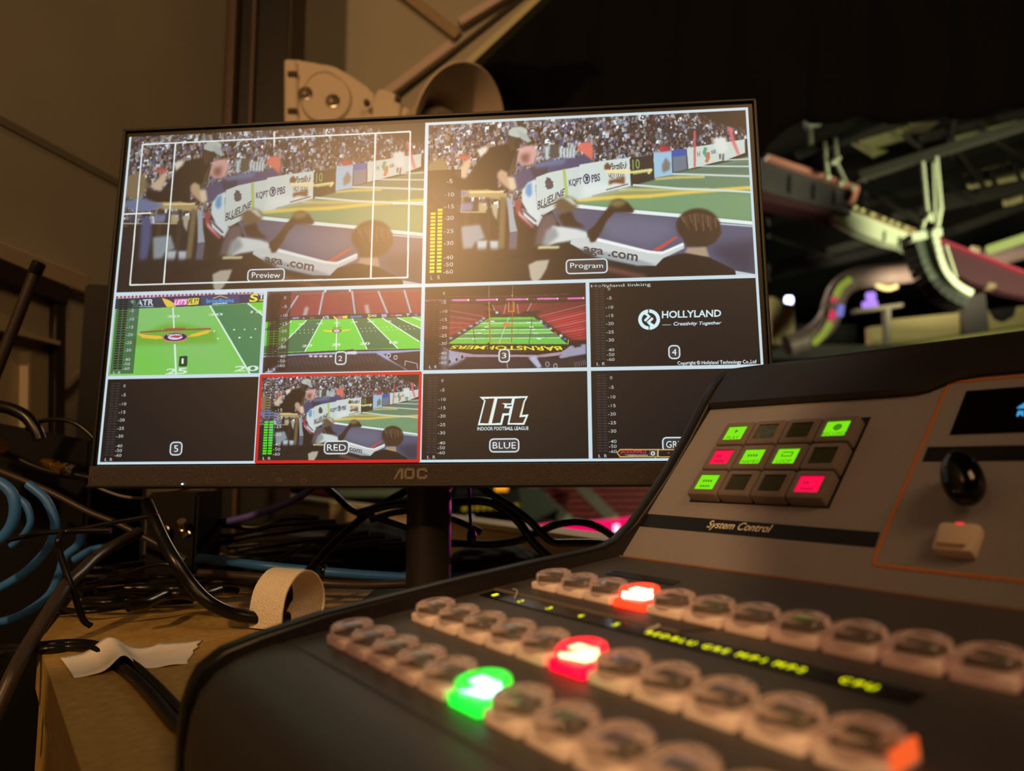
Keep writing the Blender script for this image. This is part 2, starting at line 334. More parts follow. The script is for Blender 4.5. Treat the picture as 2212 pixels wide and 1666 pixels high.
TILES = [
('P',(126,190,108),0,[1,774,715,787,720,1171,13,1163]),
('P',(108,196,66),60,[467,846,644,844,714,908,713,1167,96,1159,90,989,300,1096,648,1153]),
('P',(62,126,84),0,[467,846,642,839,717,901,713,1167,672,1167]),
('P',(104,200,60),0,[642,838,716,834,717,901]),
('P',(110,170,60),10,[111,986,257,924,348,926,497,964,515,1019,111,1023]),
('P',(214,206,226),0,[2,777,716,784,718,808,4,798]),
('P',(150,52,86),1,[11,798,24,798,21,788,12,788]),
('P',(150,52,86),1,[30,798,42,797,39,787,31,788]),
('P',(150,52,86),1,[48,798,61,797,58,787,49,788]),
('P',(150,52,86),1,[67,797,79,797,76,787,68,788]),
('P',(150,52,86),1,[85,797,98,797,95,787,86,787]),
('P',(150,52,86),1,[104,797,116,797,113,787,105,787]),
('P',(150,52,86),1,[122,797,135,797,132,787,123,787]),
('P',(150,52,86),1,[141,797,153,796,150,787,142,787]),
('P',(150,52,86),1,[159,797,172,796,169,786,160,787]),
('P',(150,52,86),1,[178,797,190,796,187,786,179,787]),
('P',(150,52,86),1,[196,796,209,796,206,786,197,787]),
('P',(150,52,86),1,[214,796,227,796,224,786,216,786]),
('P',(150,52,86),1,[233,796,245,796,242,786,234,786]),
('P',(150,52,86),1,[251,796,264,796,261,786,252,786]),
('P',(150,52,86),1,[269,796,282,795,279,786,271,786]),
('P',(150,52,86),1,[288,796,300,795,298,785,289,786]),
('P',(150,52,86),1,[306,795,319,795,316,785,307,786]),
('P',(150,52,86),1,[324,795,337,795,334,785,326,786]),
('P',(150,52,86),1,[343,795,355,795,352,785,344,785]),
('P',(150,52,86),1,[361,795,374,795,371,785,362,785]),
('P',(150,52,86),1,[379,795,392,795,389,785,381,785]),
('P',(150,52,86),1,[398,795,410,794,407,785,399,785]),
('P',(150,52,86),1,[416,795,428,794,425,784,417,785]),
('P',(150,52,86),1,[434,794,447,794,444,784,435,785]),
('P',(150,52,86),1,[452,794,465,794,462,784,453,785]),
('P',(150,52,86),1,[470,794,483,794,480,784,472,784]),
('P',(150,52,86),1,[543,794,555,793,553,783,544,784]),
('P',(150,52,86),1,[561,793,573,793,571,783,562,784]),
('P',(150,52,86),1,[579,793,591,793,589,783,580,784]),
('P',(150,52,86),1,[597,793,609,793,607,783,598,783]),
('P',(150,52,86),1,[615,793,628,793,625,783,616,783]),
('P',(150,52,86),1,[633,793,646,793,643,783,635,783]),
('P',(150,52,86),1,[651,793,664,792,661,783,653,783]),
('P',(44,50,84),0,[4,800,477,794,713,795,716,834,418,844,208,848,9,848]),
('P',(52,56,78),0,[193,802,411,801,418,843,201,848]),
('P',(60,68,108),1,[418,799,599,798,599,839,422,843]),
('T',(206,222,222),'ATR',[112,808,193,805,194,835,113,836],'b'),
('P',(110,190,100),0,[73,814,97,804,109,812,109,835,96,832,93,820]),
('L',(170,186,196),0,[95,840,195,841],4.5),
('P',(222,190,70),0,[232,801,268,813,292,829,303,845,260,846,245,826]),
('P',(206,96,170),0,[292,808,357,808,355,839,292,840]),
('P',(224,214,80),0,[359,808,410,807,408,837,357,839]),
('T',(240,236,240),"LET'S",[296,813,353,812,352,835,296,836],'i'),
('T',(44,40,44),'FLY!',[363,811,405,811,403,832,361,833],'i'),
('T',(70,160,226),'broadlawns',[445,812,573,811,574,833,445,832],'b'),
('L',(226,190,90),0,[475,812,509,799,545,812],3.9),
('L',(206,214,226),0,[475,837,543,835],5.2),
('T',(232,226,60),'S',[650,796,688,795,685,831,645,833],'b'),
('L',(226,230,230),0,[691,799,710,798],5.2),
('L',(226,230,230),0,[702,799,702,818],6.9),
('L',(226,220,60),0,[693,826,712,825],6.0),
('L',(206,232,216),0,[289,848,302,944],8.8),
('L',(206,232,216),0,[312,1021,330,1164],11.3),
('L',(206,232,216),0,[464,845,674,1165],9.6),
('L',(206,232,216),0,[640,838,715,897],8.7),
('L',(196,226,206),1,[109,850,80,919,57,974],7.1),
('T',(206,232,216),'20',[602,1125,710,1124,709,1149,595,1150],'b'),
('T',(206,232,216),'25',[284,1131,380,1128,381,1155,276,1158],'b'),
('T',(196,226,206),'20',[266,885,325,884,324,895,263,895],'b'),
('T',(196,226,206),'20',[460,883,525,879,530,891,457,891],'b'),
('T',(196,226,206),'15',[658,874,708,871,712,884,654,884],'b'),
('T',(186,220,200),'25',[100,887,128,886,124,896,97,897],'b'),
('E',(216,238,222),0,[585,959,5,3]),
('E',(216,238,222),0,[633,959,4,3]),
('E',(216,238,222),0,[683,958,4,3]),
('E',(216,238,222),0,[612,996,5,4]),
('E',(216,238,222),0,[665,996,5,3]),
('E',(216,238,222),0,[492,963,5,3]),
('E',(216,238,222),0,[512,998,5,3]),
('E',(216,238,222),0,[113,971,5,3]),
('E',(216,238,222),0,[103,1009,5,3]),
('L',(150,66,70),1,[144,961,287,954,475,952],7.9),
('L',(160,80,76),1,[259,949,355,947],8.8),
('P',(226,186,60),0,[127,965,170,973,244,980,256,992,221,994,157,987]),
('P',(226,186,60),0,[481,957,455,959,387,975,367,988,412,985,463,973]),
('E',(190,90,130),0,[311,987,58,21]),
('E',(40,36,74),0,[311,986,53,18]),
('E',(216,206,226),0,[311,987,35,12]),
('P',(170,60,90),0,[280,986,310,977,346,981,325,991]),
('T',(236,232,240),'FOOTBALL',[275,972,345,971,342,979,272,980],'b'),
('L',(226,150,60),0,[260,1001,285,1006,313,1008,344,1006,365,1000],3.9),
('A',(30,60,54),0.62,[18,800,128,1150]),
('V',1,0),
('P',(30,60,48),0,[345,1075,371,1074,377,1079,378,1119,373,1123,344,1123,338,1119,338,1078]),
('T',(226,240,232),'1',[350,1086,359,1085,360,1110,351,1110],'r'),
('P',(74,48,54),0,[723,784,1431,787,1434,914,728,923]),
('P',(150,62,72),0,[804,807,863,805,817,905,776,907]),
('P',(150,62,72),0,[879,799,987,791,972,902,831,903]),
('P',(150,62,72),0,[991,802,1115,798,1124,897,982,900]),
('P',(150,62,72),0,[1118,797,1238,792,1275,901,1146,900]),
('P',(150,62,72),0,[1241,799,1353,798,1380,902,1292,902]),
('P',(150,62,72),0,[1360,799,1431,795,1434,904,1397,903]),
('L',(110,44,52),1,[773,810,1431,808],3),
('L',(110,44,52),1,[774,817,1432,814],3),
('L',(110,44,52),1,[774,824,1432,821],3),
('L',(110,44,52),1,[774,831,1432,828],3),
('L',(110,44,52),1,[775,838,1432,835],3),
('L',(110,44,52),1,[775,845,1432,842],3),
('L',(110,44,52),1,[776,852,1432,849],3),
('L',(110,44,52),1,[776,859,1433,856],3),
('L',(110,44,52),1,[777,866,1433,863],3),
('L',(110,44,52),1,[777,873,1433,869],3),
('L',(110,44,52),1,[777,879,1433,876],3),
('L',(110,44,52),1,[778,886,1433,883],3),
('L',(110,44,52),1,[778,893,1433,890],3),
('L',(110,44,52),1,[779,900,1434,897],3),
('P',(120,86,90),6,[722,780,1431,787,1431,801,991,798,724,805]),
('L',(176,190,206),2,[871,809,814,906],10.4),
('L',(176,190,206),2,[988,795,972,902],10.4),
('L',(176,190,206),2,[1118,795,1136,903],10.3),
('L',(176,190,206),2,[1238,799,1282,901],10.2),
('L',(176,190,206),2,[1355,798,1387,902],10.2),
('L',(170,160,160),4,[915,866,907,900],23.8),
('L',(170,160,160),4,[1186,863,1194,899],23.4),
('E',(196,206,220),0,[996,791,5,7]),
('E',(196,206,220),0,[1108,791,5,7]),
('P',(54,52,62),0,[727,906,1040,898,1434,902,1434,924,1042,921,728,923]),
('P',(100,206,72),0,[721,927,849,921,1055,921,1279,922,1432,919,1436,1063,1062,1063,727,1074]),
('P',(52,110,78),1,[918,923,987,923,915,1065,778,1067]),
('P',(52,110,78),1,[1125,921,1193,921,1334,1060,1197,1061]),
('P',(52,110,78),1,[1259,922,1327,921,1434,975,1435,1032]),
('P',(52,110,78),1,[777,925,849,924,779,966,724,965]),
('P',(52,110,78),1,[728,1037,807,1035,778,1067,727,1071]),
('L',(222,240,226),0,[848,925,776,969],5.6),
('L',(222,240,226),0,[916,924,777,1067],5.6),
('L',(222,240,226),0,[987,923,916,1065],5.6),
('L',(222,240,226),0,[1055,921,1057,1063],5.6),
('L',(222,240,226),0,[1125,921,1196,1061],5.5),
('L',(222,240,226),0,[1193,921,1333,1060],5.5),
('L',(222,240,226),0,[1259,921,1427,1032],5.5),
('L',(222,240,226),0,[1327,921,1434,974],5.5),
('L',(222,240,226),0,[1394,920,1433,936],5.5),
('T',(222,240,226),'20',[903,1036,950,1033,947,1044,901,1045],'b'),
('T',(222,240,226),'25',[1038,1032,1077,1032,1076,1043,1035,1043],'b'),
('T',(222,240,226),'20',[1165,1030,1206,1029,1209,1040,1162,1041],'b'),
('T',(222,240,226),'15',[1293,1029,1330,1028,1334,1038,1297,1039],'b'),
('T',(222,240,226),'15',[783,1038,821,1037,820,1047,781,1048],'b'),
('L',(206,232,216),1,[964,940,991,940],6.0),
('L',(206,232,216),1,[1044,938,1068,939],6.0),
('L',(206,232,216),1,[1121,937,1148,937],6.0),
('L',(206,232,216),1,[1195,937,1223,937],5.9),
('L',(206,232,216),1,[1273,936,1300,937],5.9),
('L',(206,232,216),1,[805,943,830,942],6.1),
('L',(206,232,216),1,[881,941,907,940],6.0),
('E',(222,240,226),0,[810,970,3,2]),
('E',(222,240,226),0,[830,970,2,2]),
('E',(222,240,226),0,[850,969,2,2]),
('E',(222,240,226),0,[869,969,2,2]),
('E',(222,240,226),0,[889,968,2,2]),
('E',(222,240,226),0,[908,967,2,2]),
('E',(222,240,226),0,[928,967,2,2]),
('E',(222,240,226),0,[947,966,3,2]),
('E',(222,240,226),0,[811,984,2,2]),
('E',(222,240,226),0,[831,983,2,2]),
('E',(222,240,226),0,[850,983,3,2]),
('E',(222,240,226),0,[870,982,2,2]),
('E',(222,240,226),0,[890,982,2,2]),
('E',(222,240,226),0,[909,981,2,2]),
('E',(222,240,226),0,[929,981,2,2]),
('E',(222,240,226),0,[948,980,2,2]),
('E',(222,240,226),0,[1166,967,2,2]),
('E',(222,240,226),0,[1185,966,2,2]),
('E',(222,240,226),0,[1205,966,2,2]),
('E',(222,240,226),0,[1224,965,2,2]),
('E',(222,240,226),0,[1243,965,2,2]),
('E',(222,240,226),0,[1262,964,2,2]),
('E',(222,240,226),0,[1281,963,3,2]),
('E',(222,240,226),0,[1301,963,2,2]),
('E',(222,240,226),0,[1320,962,2,2]),
('E',(222,240,226),0,[1339,962,2,2]),
('E',(222,240,226),0,[1358,961,2,2]),
('E',(222,240,226),0,[1377,961,2,2]),
('E',(222,240,226),0,[1396,960,2,2]),
('E',(222,240,226),0,[1415,960,2,2]),
('E',(222,240,226),0,[1173,981,2,2]),
('E',(222,240,226),0,[1193,980,2,2]),
('E',(222,240,226),0,[1212,979,2,2]),
('E',(222,240,226),0,[1231,979,2,2]),
('E',(222,240,226),0,[1250,978,2,2]),
('E',(222,240,226),0,[1270,978,2,2]),
('E',(222,240,226),0,[1289,977,2,2]),
('E',(222,240,226),0,[1308,977,2,2]),
('E',(222,240,226),0,[1327,976,2,2]),
('E',(222,240,226),0,[1346,976,2,2]),
('E',(222,240,226),0,[1365,975,2,2]),
('E',(222,240,226),0,[1384,974,2,2]),
('E',(222,240,226),0,[1403,974,2,2]),
('P',(232,206,60),0,[989,969,1034,972,1039,981,1003,977]),
('P',(232,206,60),0,[1125,966,1081,973,1077,980,1112,974]),
('E',(60,40,60),0,[1056,975,21,9]),
('E',(206,190,206),0,[1056,975,15,7]),
('L',(170,110,60),0,[1037,962,1077,960],6.0),
('T',(206,226,226),'ATR',[988,906,1019,905,1019,920,988,921],'b'),
('P',(232,206,60),0,[1034,905,1051,913,1057,921,1045,921]),
('P',(206,90,140),0,[1056,909,1079,908,1078,919,1057,920]),
('P',(226,210,70),0,[1080,908,1102,907,1102,919,1080,919]),
('L',(70,130,190),1,[1116,913,1166,912],9.4),
('T',(232,226,60),'S',[1194,903,1208,903,1207,918,1193,919],'b'),
('T',(226,230,236),'IG',[1211,905,1233,905,1233,915,1211,915],'b'),
('P',(150,160,206),0,[1255,904,1279,904,1279,918,1256,918]),
('L',(206,60,70),1,[1296,912,1313,911],8.4),
('L',(226,230,230),1,[1318,911,1347,911],5.9),
('T',(230,236,240),'Y',[1365,903,1383,903,1382,916,1365,917],'b'),
('E',(120,90,150),0,[1410,912,9,8]),
('L',(170,176,190),2,[852,913,881,911],8.6),
('L',(140,150,170),3,[790,914,831,913],8.7),
('L',(196,160,60),2,[931,913,949,913],6.0),
('E',(196,206,220),0,[903,914,4,3]),
('P',(150,160,206),0,[724,1076,926,1074,1150,1068,1436,1063,1436,1074,1285,1083,725,1091]),
('P',(34,40,66),0,[724,1075,1062,1065,1436,1063,1436,1068,1062,1071,724,1080]),
('P',(46,42,52),0,[721,1088,930,1080,1238,1080,1353,1131,1387,1165,726,1161]),
('P',(62,60,76),8,[859,1091,1234,1082,1293,1120,823,1127]),
('P',(170,184,216),2,[859,1094,829,1111,770,1157,733,1161,799,1120]),
('P',(150,160,196),2,[1238,1082,1264,1077,1306,1113,1374,1151,1384,1167,1353,1144,1286,1110]),
('P',(52,38,48),2,[1281,1083,1435,1076,1433,1163,1387,1162,1319,1120]),
('P',(30,26,32),1,[821,1087,833,1087,833,1090,821,1090]),
('P',(30,26,32),1,[838,1086,851,1086,850,1090,839,1090]),
('P',(30,26,32),1,[856,1086,869,1086,868,1090,856,1090]),
('P',(30,26,32),1,[874,1086,886,1086,886,1090,874,1090]),
('P',(30,26,32),1,[892,1086,904,1086,904,1090,892,1090]),
('P',(30,26,32),1,[910,1086,922,1086,921,1089,910,1089]),
('P',(30,26,32),1,[927,1086,940,1085,939,1089,928,1089]),
('P',(30,26,32),1,[945,1085,957,1085,957,1089,945,1089]),
('P',(30,26,32),1,[963,1085,975,1085,974,1089,963,1089]),
('P',(30,26,32),1,[980,1085,993,1085,992,1089,981,1089]),
('P',(30,26,32),1,[998,1085,1010,1085,1010,1089,998,1089]),
('P',(30,26,32),1,[1016,1085,1028,1085,1027,1088,1016,1088]),
('P',(30,26,32),1,[1033,1085,1046,1084,1045,1088,1034,1088]),
('P',(30,26,32),1,[1051,1084,1063,1084,1063,1088,1051,1088]),
('P',(30,26,32),1,[1069,1084,1081,1084,1080,1088,1069,1088]),
('P',(30,26,32),1,[1086,1084,1098,1084,1098,1088,1086,1088]),
('P',(30,26,32),1,[1104,1084,1116,1084,1115,1087,1104,1088]),
('P',(30,26,32),1,[1121,1084,1134,1084,1133,1087,1122,1087]),
('P',(30,26,32),1,[1139,1084,1151,1083,1151,1087,1139,1087]),
('P',(30,26,32),1,[1156,1083,1169,1083,1168,1087,1157,1087]),
('P',(30,26,32),1,[1174,1083,1186,1083,1186,1087,1174,1087]),
('P',(30,26,32),1,[1191,1083,1204,1083,1203,1087,1192,1087]),
('P',(30,26,32),1,[1209,1083,1221,1083,1220,1086,1209,1087]),
('P',(30,26,32),1,[1226,1083,1238,1083,1238,1086,1227,1086]),
('P',(30,26,32),1,[822,1094,834,1094,834,1098,822,1098]),
('P',(30,26,32),1,[840,1094,852,1094,851,1098,840,1098]),
('P',(30,26,32),1,[857,1094,870,1094,869,1097,858,1097]),
('P',(30,26,32),1,[875,1094,887,1093,887,1097,875,1097]),
('P',(30,26,32),1,[893,1093,905,1093,905,1097,893,1097]),
('P',(30,26,32),1,[911,1093,923,1093,922,1097,911,1097]),
('P',(30,26,32),1,[928,1093,941,1093,940,1097,929,1097]),
('P',(30,26,32),1,[946,1093,958,1093,958,1096,946,1097]),
('P',(30,26,32),1,[964,1093,976,1093,976,1096,964,1096]),
('P',(30,26,32),1,[981,1093,994,1092,993,1096,982,1096]),
('P',(30,26,32),1,[999,1092,1011,1092,1011,1096,999,1096]),
('P',(30,26,32),1,[1017,1092,1029,1092,1028,1096,1017,1096]),
('P',(30,26,32),1,[1034,1092,1047,1092,1046,1096,1035,1096]),
('P',(30,26,32),1,[1052,1092,1064,1092,1064,1095,1052,1096]),
('P',(30,26,32),1,[1070,1092,1082,1092,1081,1095,1070,1095]),
('P',(30,26,32),1,[1087,1091,1099,1091,1099,1095,1087,1095]),
('P',(30,26,32),1,[1105,1091,1117,1091,1116,1095,1105,1095]),
('P',(30,26,32),1,[1122,1091,1134,1091,1134,1095,1122,1095]),
('P',(30,26,32),1,[1140,1091,1152,1091,1151,1095,1140,1095]),
('P',(30,26,32),1,[1157,1091,1170,1091,1169,1094,1158,1094]),
('P',(30,26,32),1,[1175,1091,1187,1091,1186,1094,1175,1094]),
('P',(30,26,32),1,[1192,1090,1204,1090,1204,1094,1193,1094]),
('P',(30,26,32),1,[1210,1090,1222,1090,1221,1094,1210,1094]),
('P',(30,26,32),1,[1227,1090,1239,1090,1239,1094,1227,1094]),
('P',(30,26,32),1,[1245,1090,1257,1090,1256,1093,1245,1094]),
('P',(30,26,32),1,[809,1101,821,1101,821,1105,809,1105]),
('P',(30,26,32),1,[827,1101,839,1101,839,1105,827,1105]),
('P',(30,26,32),1,[845,1101,857,1101,857,1105,845,1105]),
('P',(30,26,32),1,[863,1101,875,1101,874,1104,863,1105]),
('P',(30,26,32),1,[880,1101,893,1101,892,1104,881,1104]),
('P',(30,26,32),1,[898,1100,910,1100,910,1104,898,1104]),
('P',(30,26,32),1,[916,1100,928,1100,928,1104,916,1104]),
('P',(30,26,32),1,[934,1100,946,1100,945,1104,934,1104]),
('P',(30,26,32),1,[951,1100,963,1100,963,1103,951,1104]),
('P',(30,26,32),1,[969,1100,981,1100,981,1103,969,1103]),
('P',(30,26,32),1,[987,1100,999,1099,998,1103,987,1103]),
('P',(30,26,32),1,[1004,1099,1016,1099,1016,1103,1004,1103]),
('P',(30,26,32),1,[1022,1099,1034,1099,1034,1103,1022,1103]),
('P',(30,26,32),1,[1039,1099,1052,1099,1051,1103,1040,1103]),
('P',(30,26,32),1,[1057,1099,1069,1099,1069,1102,1057,1103]),
('P',(30,26,32),1,[1075,1099,1087,1099,1086,1102,1075,1102]),
('P',(30,26,32),1,[1092,1098,1104,1098,1104,1102,1092,1102]),
('P',(30,26,32),1,[1110,1098,1122,1098,1121,1102,1110,1102]),
('P',(30,26,32),1,[1127,1098,1139,1098,1139,1102,1128,1102]),
('P',(30,26,32),1,[1145,1098,1157,1098,1156,1102,1145,1102]),
('P',(30,26,32),1,[1162,1098,1175,1098,1174,1101,1163,1101]),
('P',(30,26,32),1,[1180,1098,1192,1097,1191,1101,1180,1101]),
('P',(30,26,32),1,[1197,1097,1209,1097,1209,1101,1198,1101]),
('P',(30,26,32),1,[1215,1097,1227,1097,1226,1101,1215,1101]),
('P',(30,26,32),1,[1232,1097,1244,1097,1244,1101,1232,1101]),
('P',(30,26,32),1,[1250,1097,1262,1097,1261,1100,1250,1101]),
('P',(30,26,32),1,[810,1109,823,1109,822,1112,811,1113]),
('P',(30,26,32),1,[828,1109,840,1109,840,1112,828,1112]),
('P',(30,26,32),1,[846,1108,858,1108,858,1112,846,1112]),
('P',(30,26,32),1,[864,1108,876,1108,875,1112,864,1112]),
('P',(30,26,32),1,[881,1108,894,1108,893,1112,882,1112]),
('P',(30,26,32),1,[899,1108,911,1108,911,1112,899,1112]),
('P',(30,26,32),1,[917,1108,929,1108,929,1111,917,1111]),
('P',(30,26,32),1,[935,1108,947,1107,946,1111,935,1111]),
('P',(30,26,32),1,[952,1107,965,1107,964,1111,952,1111]),
('P',(30,26,32),1,[970,1107,982,1107,982,1111,970,1111]),
('P',(30,26,32),1,[988,1107,1000,1107,999,1111,988,1111]),
('P',(30,26,32),1,[1005,1107,1017,1107,1017,1110,1005,1110]),
('P',(30,26,32),1,[1023,1107,1035,1107,1035,1110,1023,1110]),
('P',(30,26,32),1,[1041,1106,1053,1106,1052,1110,1041,1110]),
('P',(30,26,32),1,[1058,1106,1070,1106,1070,1110,1058,1110]),
('P',(30,26,32),1,[1076,1106,1088,1106,1087,1110,1076,1110]),
('P',(30,26,32),1,[1093,1106,1105,1106,1105,1109,1093,1110]),
('P',(30,26,32),1,[1111,1106,1123,1106,1122,1109,1111,1109]),
('P',(30,26,32),1,[1128,1106,1140,1105,1140,1109,1128,1109]),
('P',(30,26,32),1,[1146,1105,1158,1105,1157,1109,1146,1109]),
('P',(30,26,32),1,[1163,1105,1175,1105,1175,1109,1164,1109]),
('P',(30,26,32),1,[1181,1105,1193,1105,1192,1109,1181,1109]),
('P',(30,26,32),1,[1198,1105,1210,1105,1210,1108,1198,1108]),
('P',(30,26,32),1,[1216,1105,1228,1105,1227,1108,1216,1108]),
('P',(30,26,32),1,[1233,1104,1245,1104,1245,1108,1233,1108]),
('P',(30,26,32),1,[1251,1104,1263,1104,1262,1108,1251,1108]),
('P',(30,26,32),1,[798,1116,810,1116,810,1120,798,1120]),
('P',(30,26,32),1,[815,1116,828,1116,827,1119,816,1120]),
('P',(30,26,32),1,[833,1116,846,1116,845,1119,834,1119]),
('P',(30,26,32),1,[851,1115,863,1115,863,1119,851,1119]),
('P',(30,26,32),1,[869,1115,881,1115,881,1119,869,1119]),
('P',(30,26,32),1,[887,1115,899,1115,898,1119,887,1119]),
('P',(30,26,32),1,[904,1115,917,1115,916,1118,905,1119]),
('P',(30,26,32),1,[922,1115,934,1115,934,1118,922,1118]),
('P',(30,26,32),1,[940,1115,952,1114,951,1118,940,1118]),
('P',(30,26,32),1,[957,1114,970,1114,969,1118,958,1118]),
('P',(30,26,32),1,[975,1114,987,1114,987,1118,975,1118]),
('P',(30,26,32),1,[993,1114,1005,1114,1004,1118,993,1118]),
('P',(30,26,32),1,[1010,1114,1023,1114,1022,1117,1011,1117]),
('P',(30,26,32),1,[1028,1114,1040,1113,1040,1117,1028,1117]),
('P',(30,26,32),1,[1046,1113,1058,1113,1057,1117,1046,1117]),
('P',(30,26,32),1,[1063,1113,1075,1113,1075,1117,1063,1117]),
('P',(30,26,32),1,[1081,1113,1093,1113,1092,1117,1081,1117]),
('P',(30,26,32),1,[1098,1113,1110,1113,1110,1116,1098,1117]),
('P',(30,26,32),1,[1116,1113,1128,1113,1127,1116,1116,1116]),
('P',(30,26,32),1,[1133,1112,1145,1112,1145,1116,1133,1116]),
('P',(30,26,32),1,[1151,1112,1163,1112,1162,1116,1151,1116]),
('P',(30,26,32),1,[1168,1112,1180,1112,1180,1116,1168,1116]),
('P',(30,26,32),1,[1186,1112,1198,1112,1197,1116,1186,1116]),
('P',(30,26,32),1,[1203,1112,1215,1112,1215,1115,1203,1115]),
('P',(30,26,32),1,[1221,1112,1233,1111,1232,1115,1221,1115]),
('P',(30,26,32),1,[1238,1111,1250,1111,1250,1115,1238,1115]),
('P',(30,26,32),1,[799,1123,811,1123,811,1127,799,1127]),
('P',(30,26,32),1,[817,1123,829,1123,828,1127,817,1127]),
('P',(30,26,32),1,[834,1123,847,1123,846,1127,835,1127]),
('P',(30,26,32),1,[852,1123,864,1123,864,1127,852,1127]),
('P',(30,26,32),1,[870,1123,882,1123,882,1126,870,1126]),
('P',(30,26,32),1,[888,1123,900,1122,899,1126,888,1126]),
('P',(30,26,32),1,[905,1122,918,1122,917,1126,906,1126]),
('P',(30,26,32),1,[923,1122,935,1122,935,1126,923,1126]),
('P',(30,26,32),1,[941,1122,953,1122,953,1126,941,1126]),
('P',(30,26,32),1,[958,1122,971,1122,970,1125,959,1125]),
('P',(30,26,32),1,[976,1122,988,1121,988,1125,976,1125]),
('P',(30,26,32),1,[994,1121,1006,1121,1005,1125,994,1125]),
('P',(30,26,32),1,[1011,1121,1024,1121,1023,1125,1012,1125]),
('P',(30,26,32),1,[1029,1121,1041,1121,1041,1125,1029,1125]),
('P',(30,26,32),1,[1047,1121,1059,1121,1058,1124,1047,1125]),
('P',(30,26,32),1,[1064,1121,1076,1121,1076,1124,1064,1124]),
('P',(30,26,32),1,[1082,1120,1094,1120,1093,1124,1082,1124]),
('P',(30,26,32),1,[1099,1120,1111,1120,1111,1124,1099,1124]),
('P',(30,26,32),1,[1117,1120,1129,1120,1128,1124,1117,1124]),
('P',(30,26,32),1,[1134,1120,1146,1120,1146,1123,1134,1124]),
('P',(30,26,32),1,[1152,1120,1164,1120,1163,1123,1152,1123]),
('P',(30,26,32),1,[1169,1120,1181,1119,1181,1123,1169,1123]),
('P',(30,26,32),1,[1187,1119,1199,1119,1198,1123,1187,1123]),
('P',(30,26,32),1,[1204,1119,1216,1119,1216,1123,1204,1123]),
('P',(30,26,32),1,[1222,1119,1234,1119,1233,1123,1222,1123]),
('P',(30,26,32),1,[1239,1119,1251,1119,1251,1122,1239,1122]),
('P',(30,26,32),1,[786,1131,799,1131,798,1134,786,1134]),
('P',(30,26,32),1,[804,1130,816,1130,816,1134,804,1134]),
('P',(30,26,32),1,[822,1130,834,1130,834,1134,822,1134]),
('P',(30,26,32),1,[840,1130,852,1130,851,1134,840,1134]),
('P',(30,26,32),1,[857,1130,870,1130,869,1134,858,1134]),
('P',(30,26,32),1,[875,1130,887,1130,887,1133,875,1133]),
('P',(30,26,32),1,[893,1130,905,1129,905,1133,893,1133]),
('P',(30,26,32),1,[911,1129,923,1129,922,1133,911,1133]),
('P',(30,26,32),1,[928,1129,940,1129,940,1133,928,1133]),
('P',(30,26,32),1,[946,1129,958,1129,958,1133,946,1133]),
('P',(30,26,32),1,[964,1129,976,1129,975,1132,964,1132]),
('P',(30,26,32),1,[981,1129,993,1128,993,1132,981,1132]),
('P',(30,26,32),1,[999,1128,1011,1128,1011,1132,999,1132]),
('P',(30,26,32),1,[1016,1128,1029,1128,1028,1132,1017,1132]),
('P',(30,26,32),1,[1034,1128,1046,1128,1046,1132,1034,1132]),
('P',(30,26,32),1,[1052,1128,1064,1128,1063,1131,1052,1131]),
('P',(30,26,32),1,[1069,1128,1081,1127,1081,1131,1069,1131]),
('P',(30,26,32),1,[1087,1127,1099,1127,1098,1131,1087,1131]),
('P',(30,26,32),1,[1104,1127,1116,1127,1116,1131,1104,1131]),
('P',(30,26,32),1,[1122,1127,1134,1127,1133,1131,1122,1131]),
('P',(30,26,32),1,[1139,1127,1151,1127,1151,1130,1139,1131]),
('P',(30,26,32),1,[1157,1127,1169,1127,1168,1130,1157,1130]),
('P',(30,26,32),1,[1174,1126,1186,1126,1186,1130,1174,1130]),
('P',(30,26,32),1,[1192,1126,1204,1126,1203,1130,1192,1130]),
('P',(30,26,32),1,[1209,1126,1221,1126,1221,1130,1209,1130]),
('P',(30,26,32),1,[1227,1126,1239,1126,1238,1129,1227,1130]),
('P',(30,26,32),1,[787,1138,800,1138,799,1142,788,1142]),
('P',(30,26,32),1,[805,1138,817,1138,817,1142,805,1142]),
('P',(30,26,32),1,[823,1138,835,1138,835,1141,823,1141]),
('P',(30,26,32),1,[841,1138,853,1137,853,1141,841,1141]),
('P',(30,26,32),1,[858,1137,871,1137,870,1141,859,1141]),
('P',(30,26,32),1,[876,1137,888,1137,888,1141,876,1141]),
('P',(30,26,32),1,[894,1137,906,1137,906,1141,894,1141]),
('P',(30,26,32),1,[912,1137,924,1137,923,1140,912,1140]),
('P',(30,26,32),1,[929,1137,942,1136,941,1140,929,1140]),
('P',(30,26,32),1,[947,1136,959,1136,959,1140,947,1140]),
('P',(30,26,32),1,[965,1136,977,1136,976,1140,965,1140]),
('P',(30,26,32),1,[982,1136,994,1136,994,1140,982,1140]),
('P',(30,26,32),1,[1000,1136,1012,1136,1012,1139,1000,1139]),
('P',(30,26,32),1,[1017,1136,1030,1135,1029,1139,1018,1139]),
('P',(30,26,32),1,[1035,1135,1047,1135,1047,1139,1035,1139]),
('P',(30,26,32),1,[1053,1135,1065,1135,1064,1139,1053,1139]),
('P',(30,26,32),1,[1070,1135,1082,1135,1082,1139,1070,1139]),
('P',(30,26,32),1,[1088,1135,1100,1135,1099,1138,1088,1139]),
('P',(30,26,32),1,[1105,1135,1117,1135,1117,1138,1105,1138]),
('P',(30,26,32),1,[1123,1134,1135,1134,1134,1138,1123,1138]),
('P',(30,26,32),1,[1140,1134,1152,1134,1152,1138,1140,1138]),
('P',(30,26,32),1,[1158,1134,1170,1134,1169,1138,1158,1138]),
('P',(30,26,32),1,[1175,1134,1187,1134,1187,1137,1175,1138]),
('P',(30,26,32),1,[1193,1134,1205,1134,1204,1137,1193,1137]),
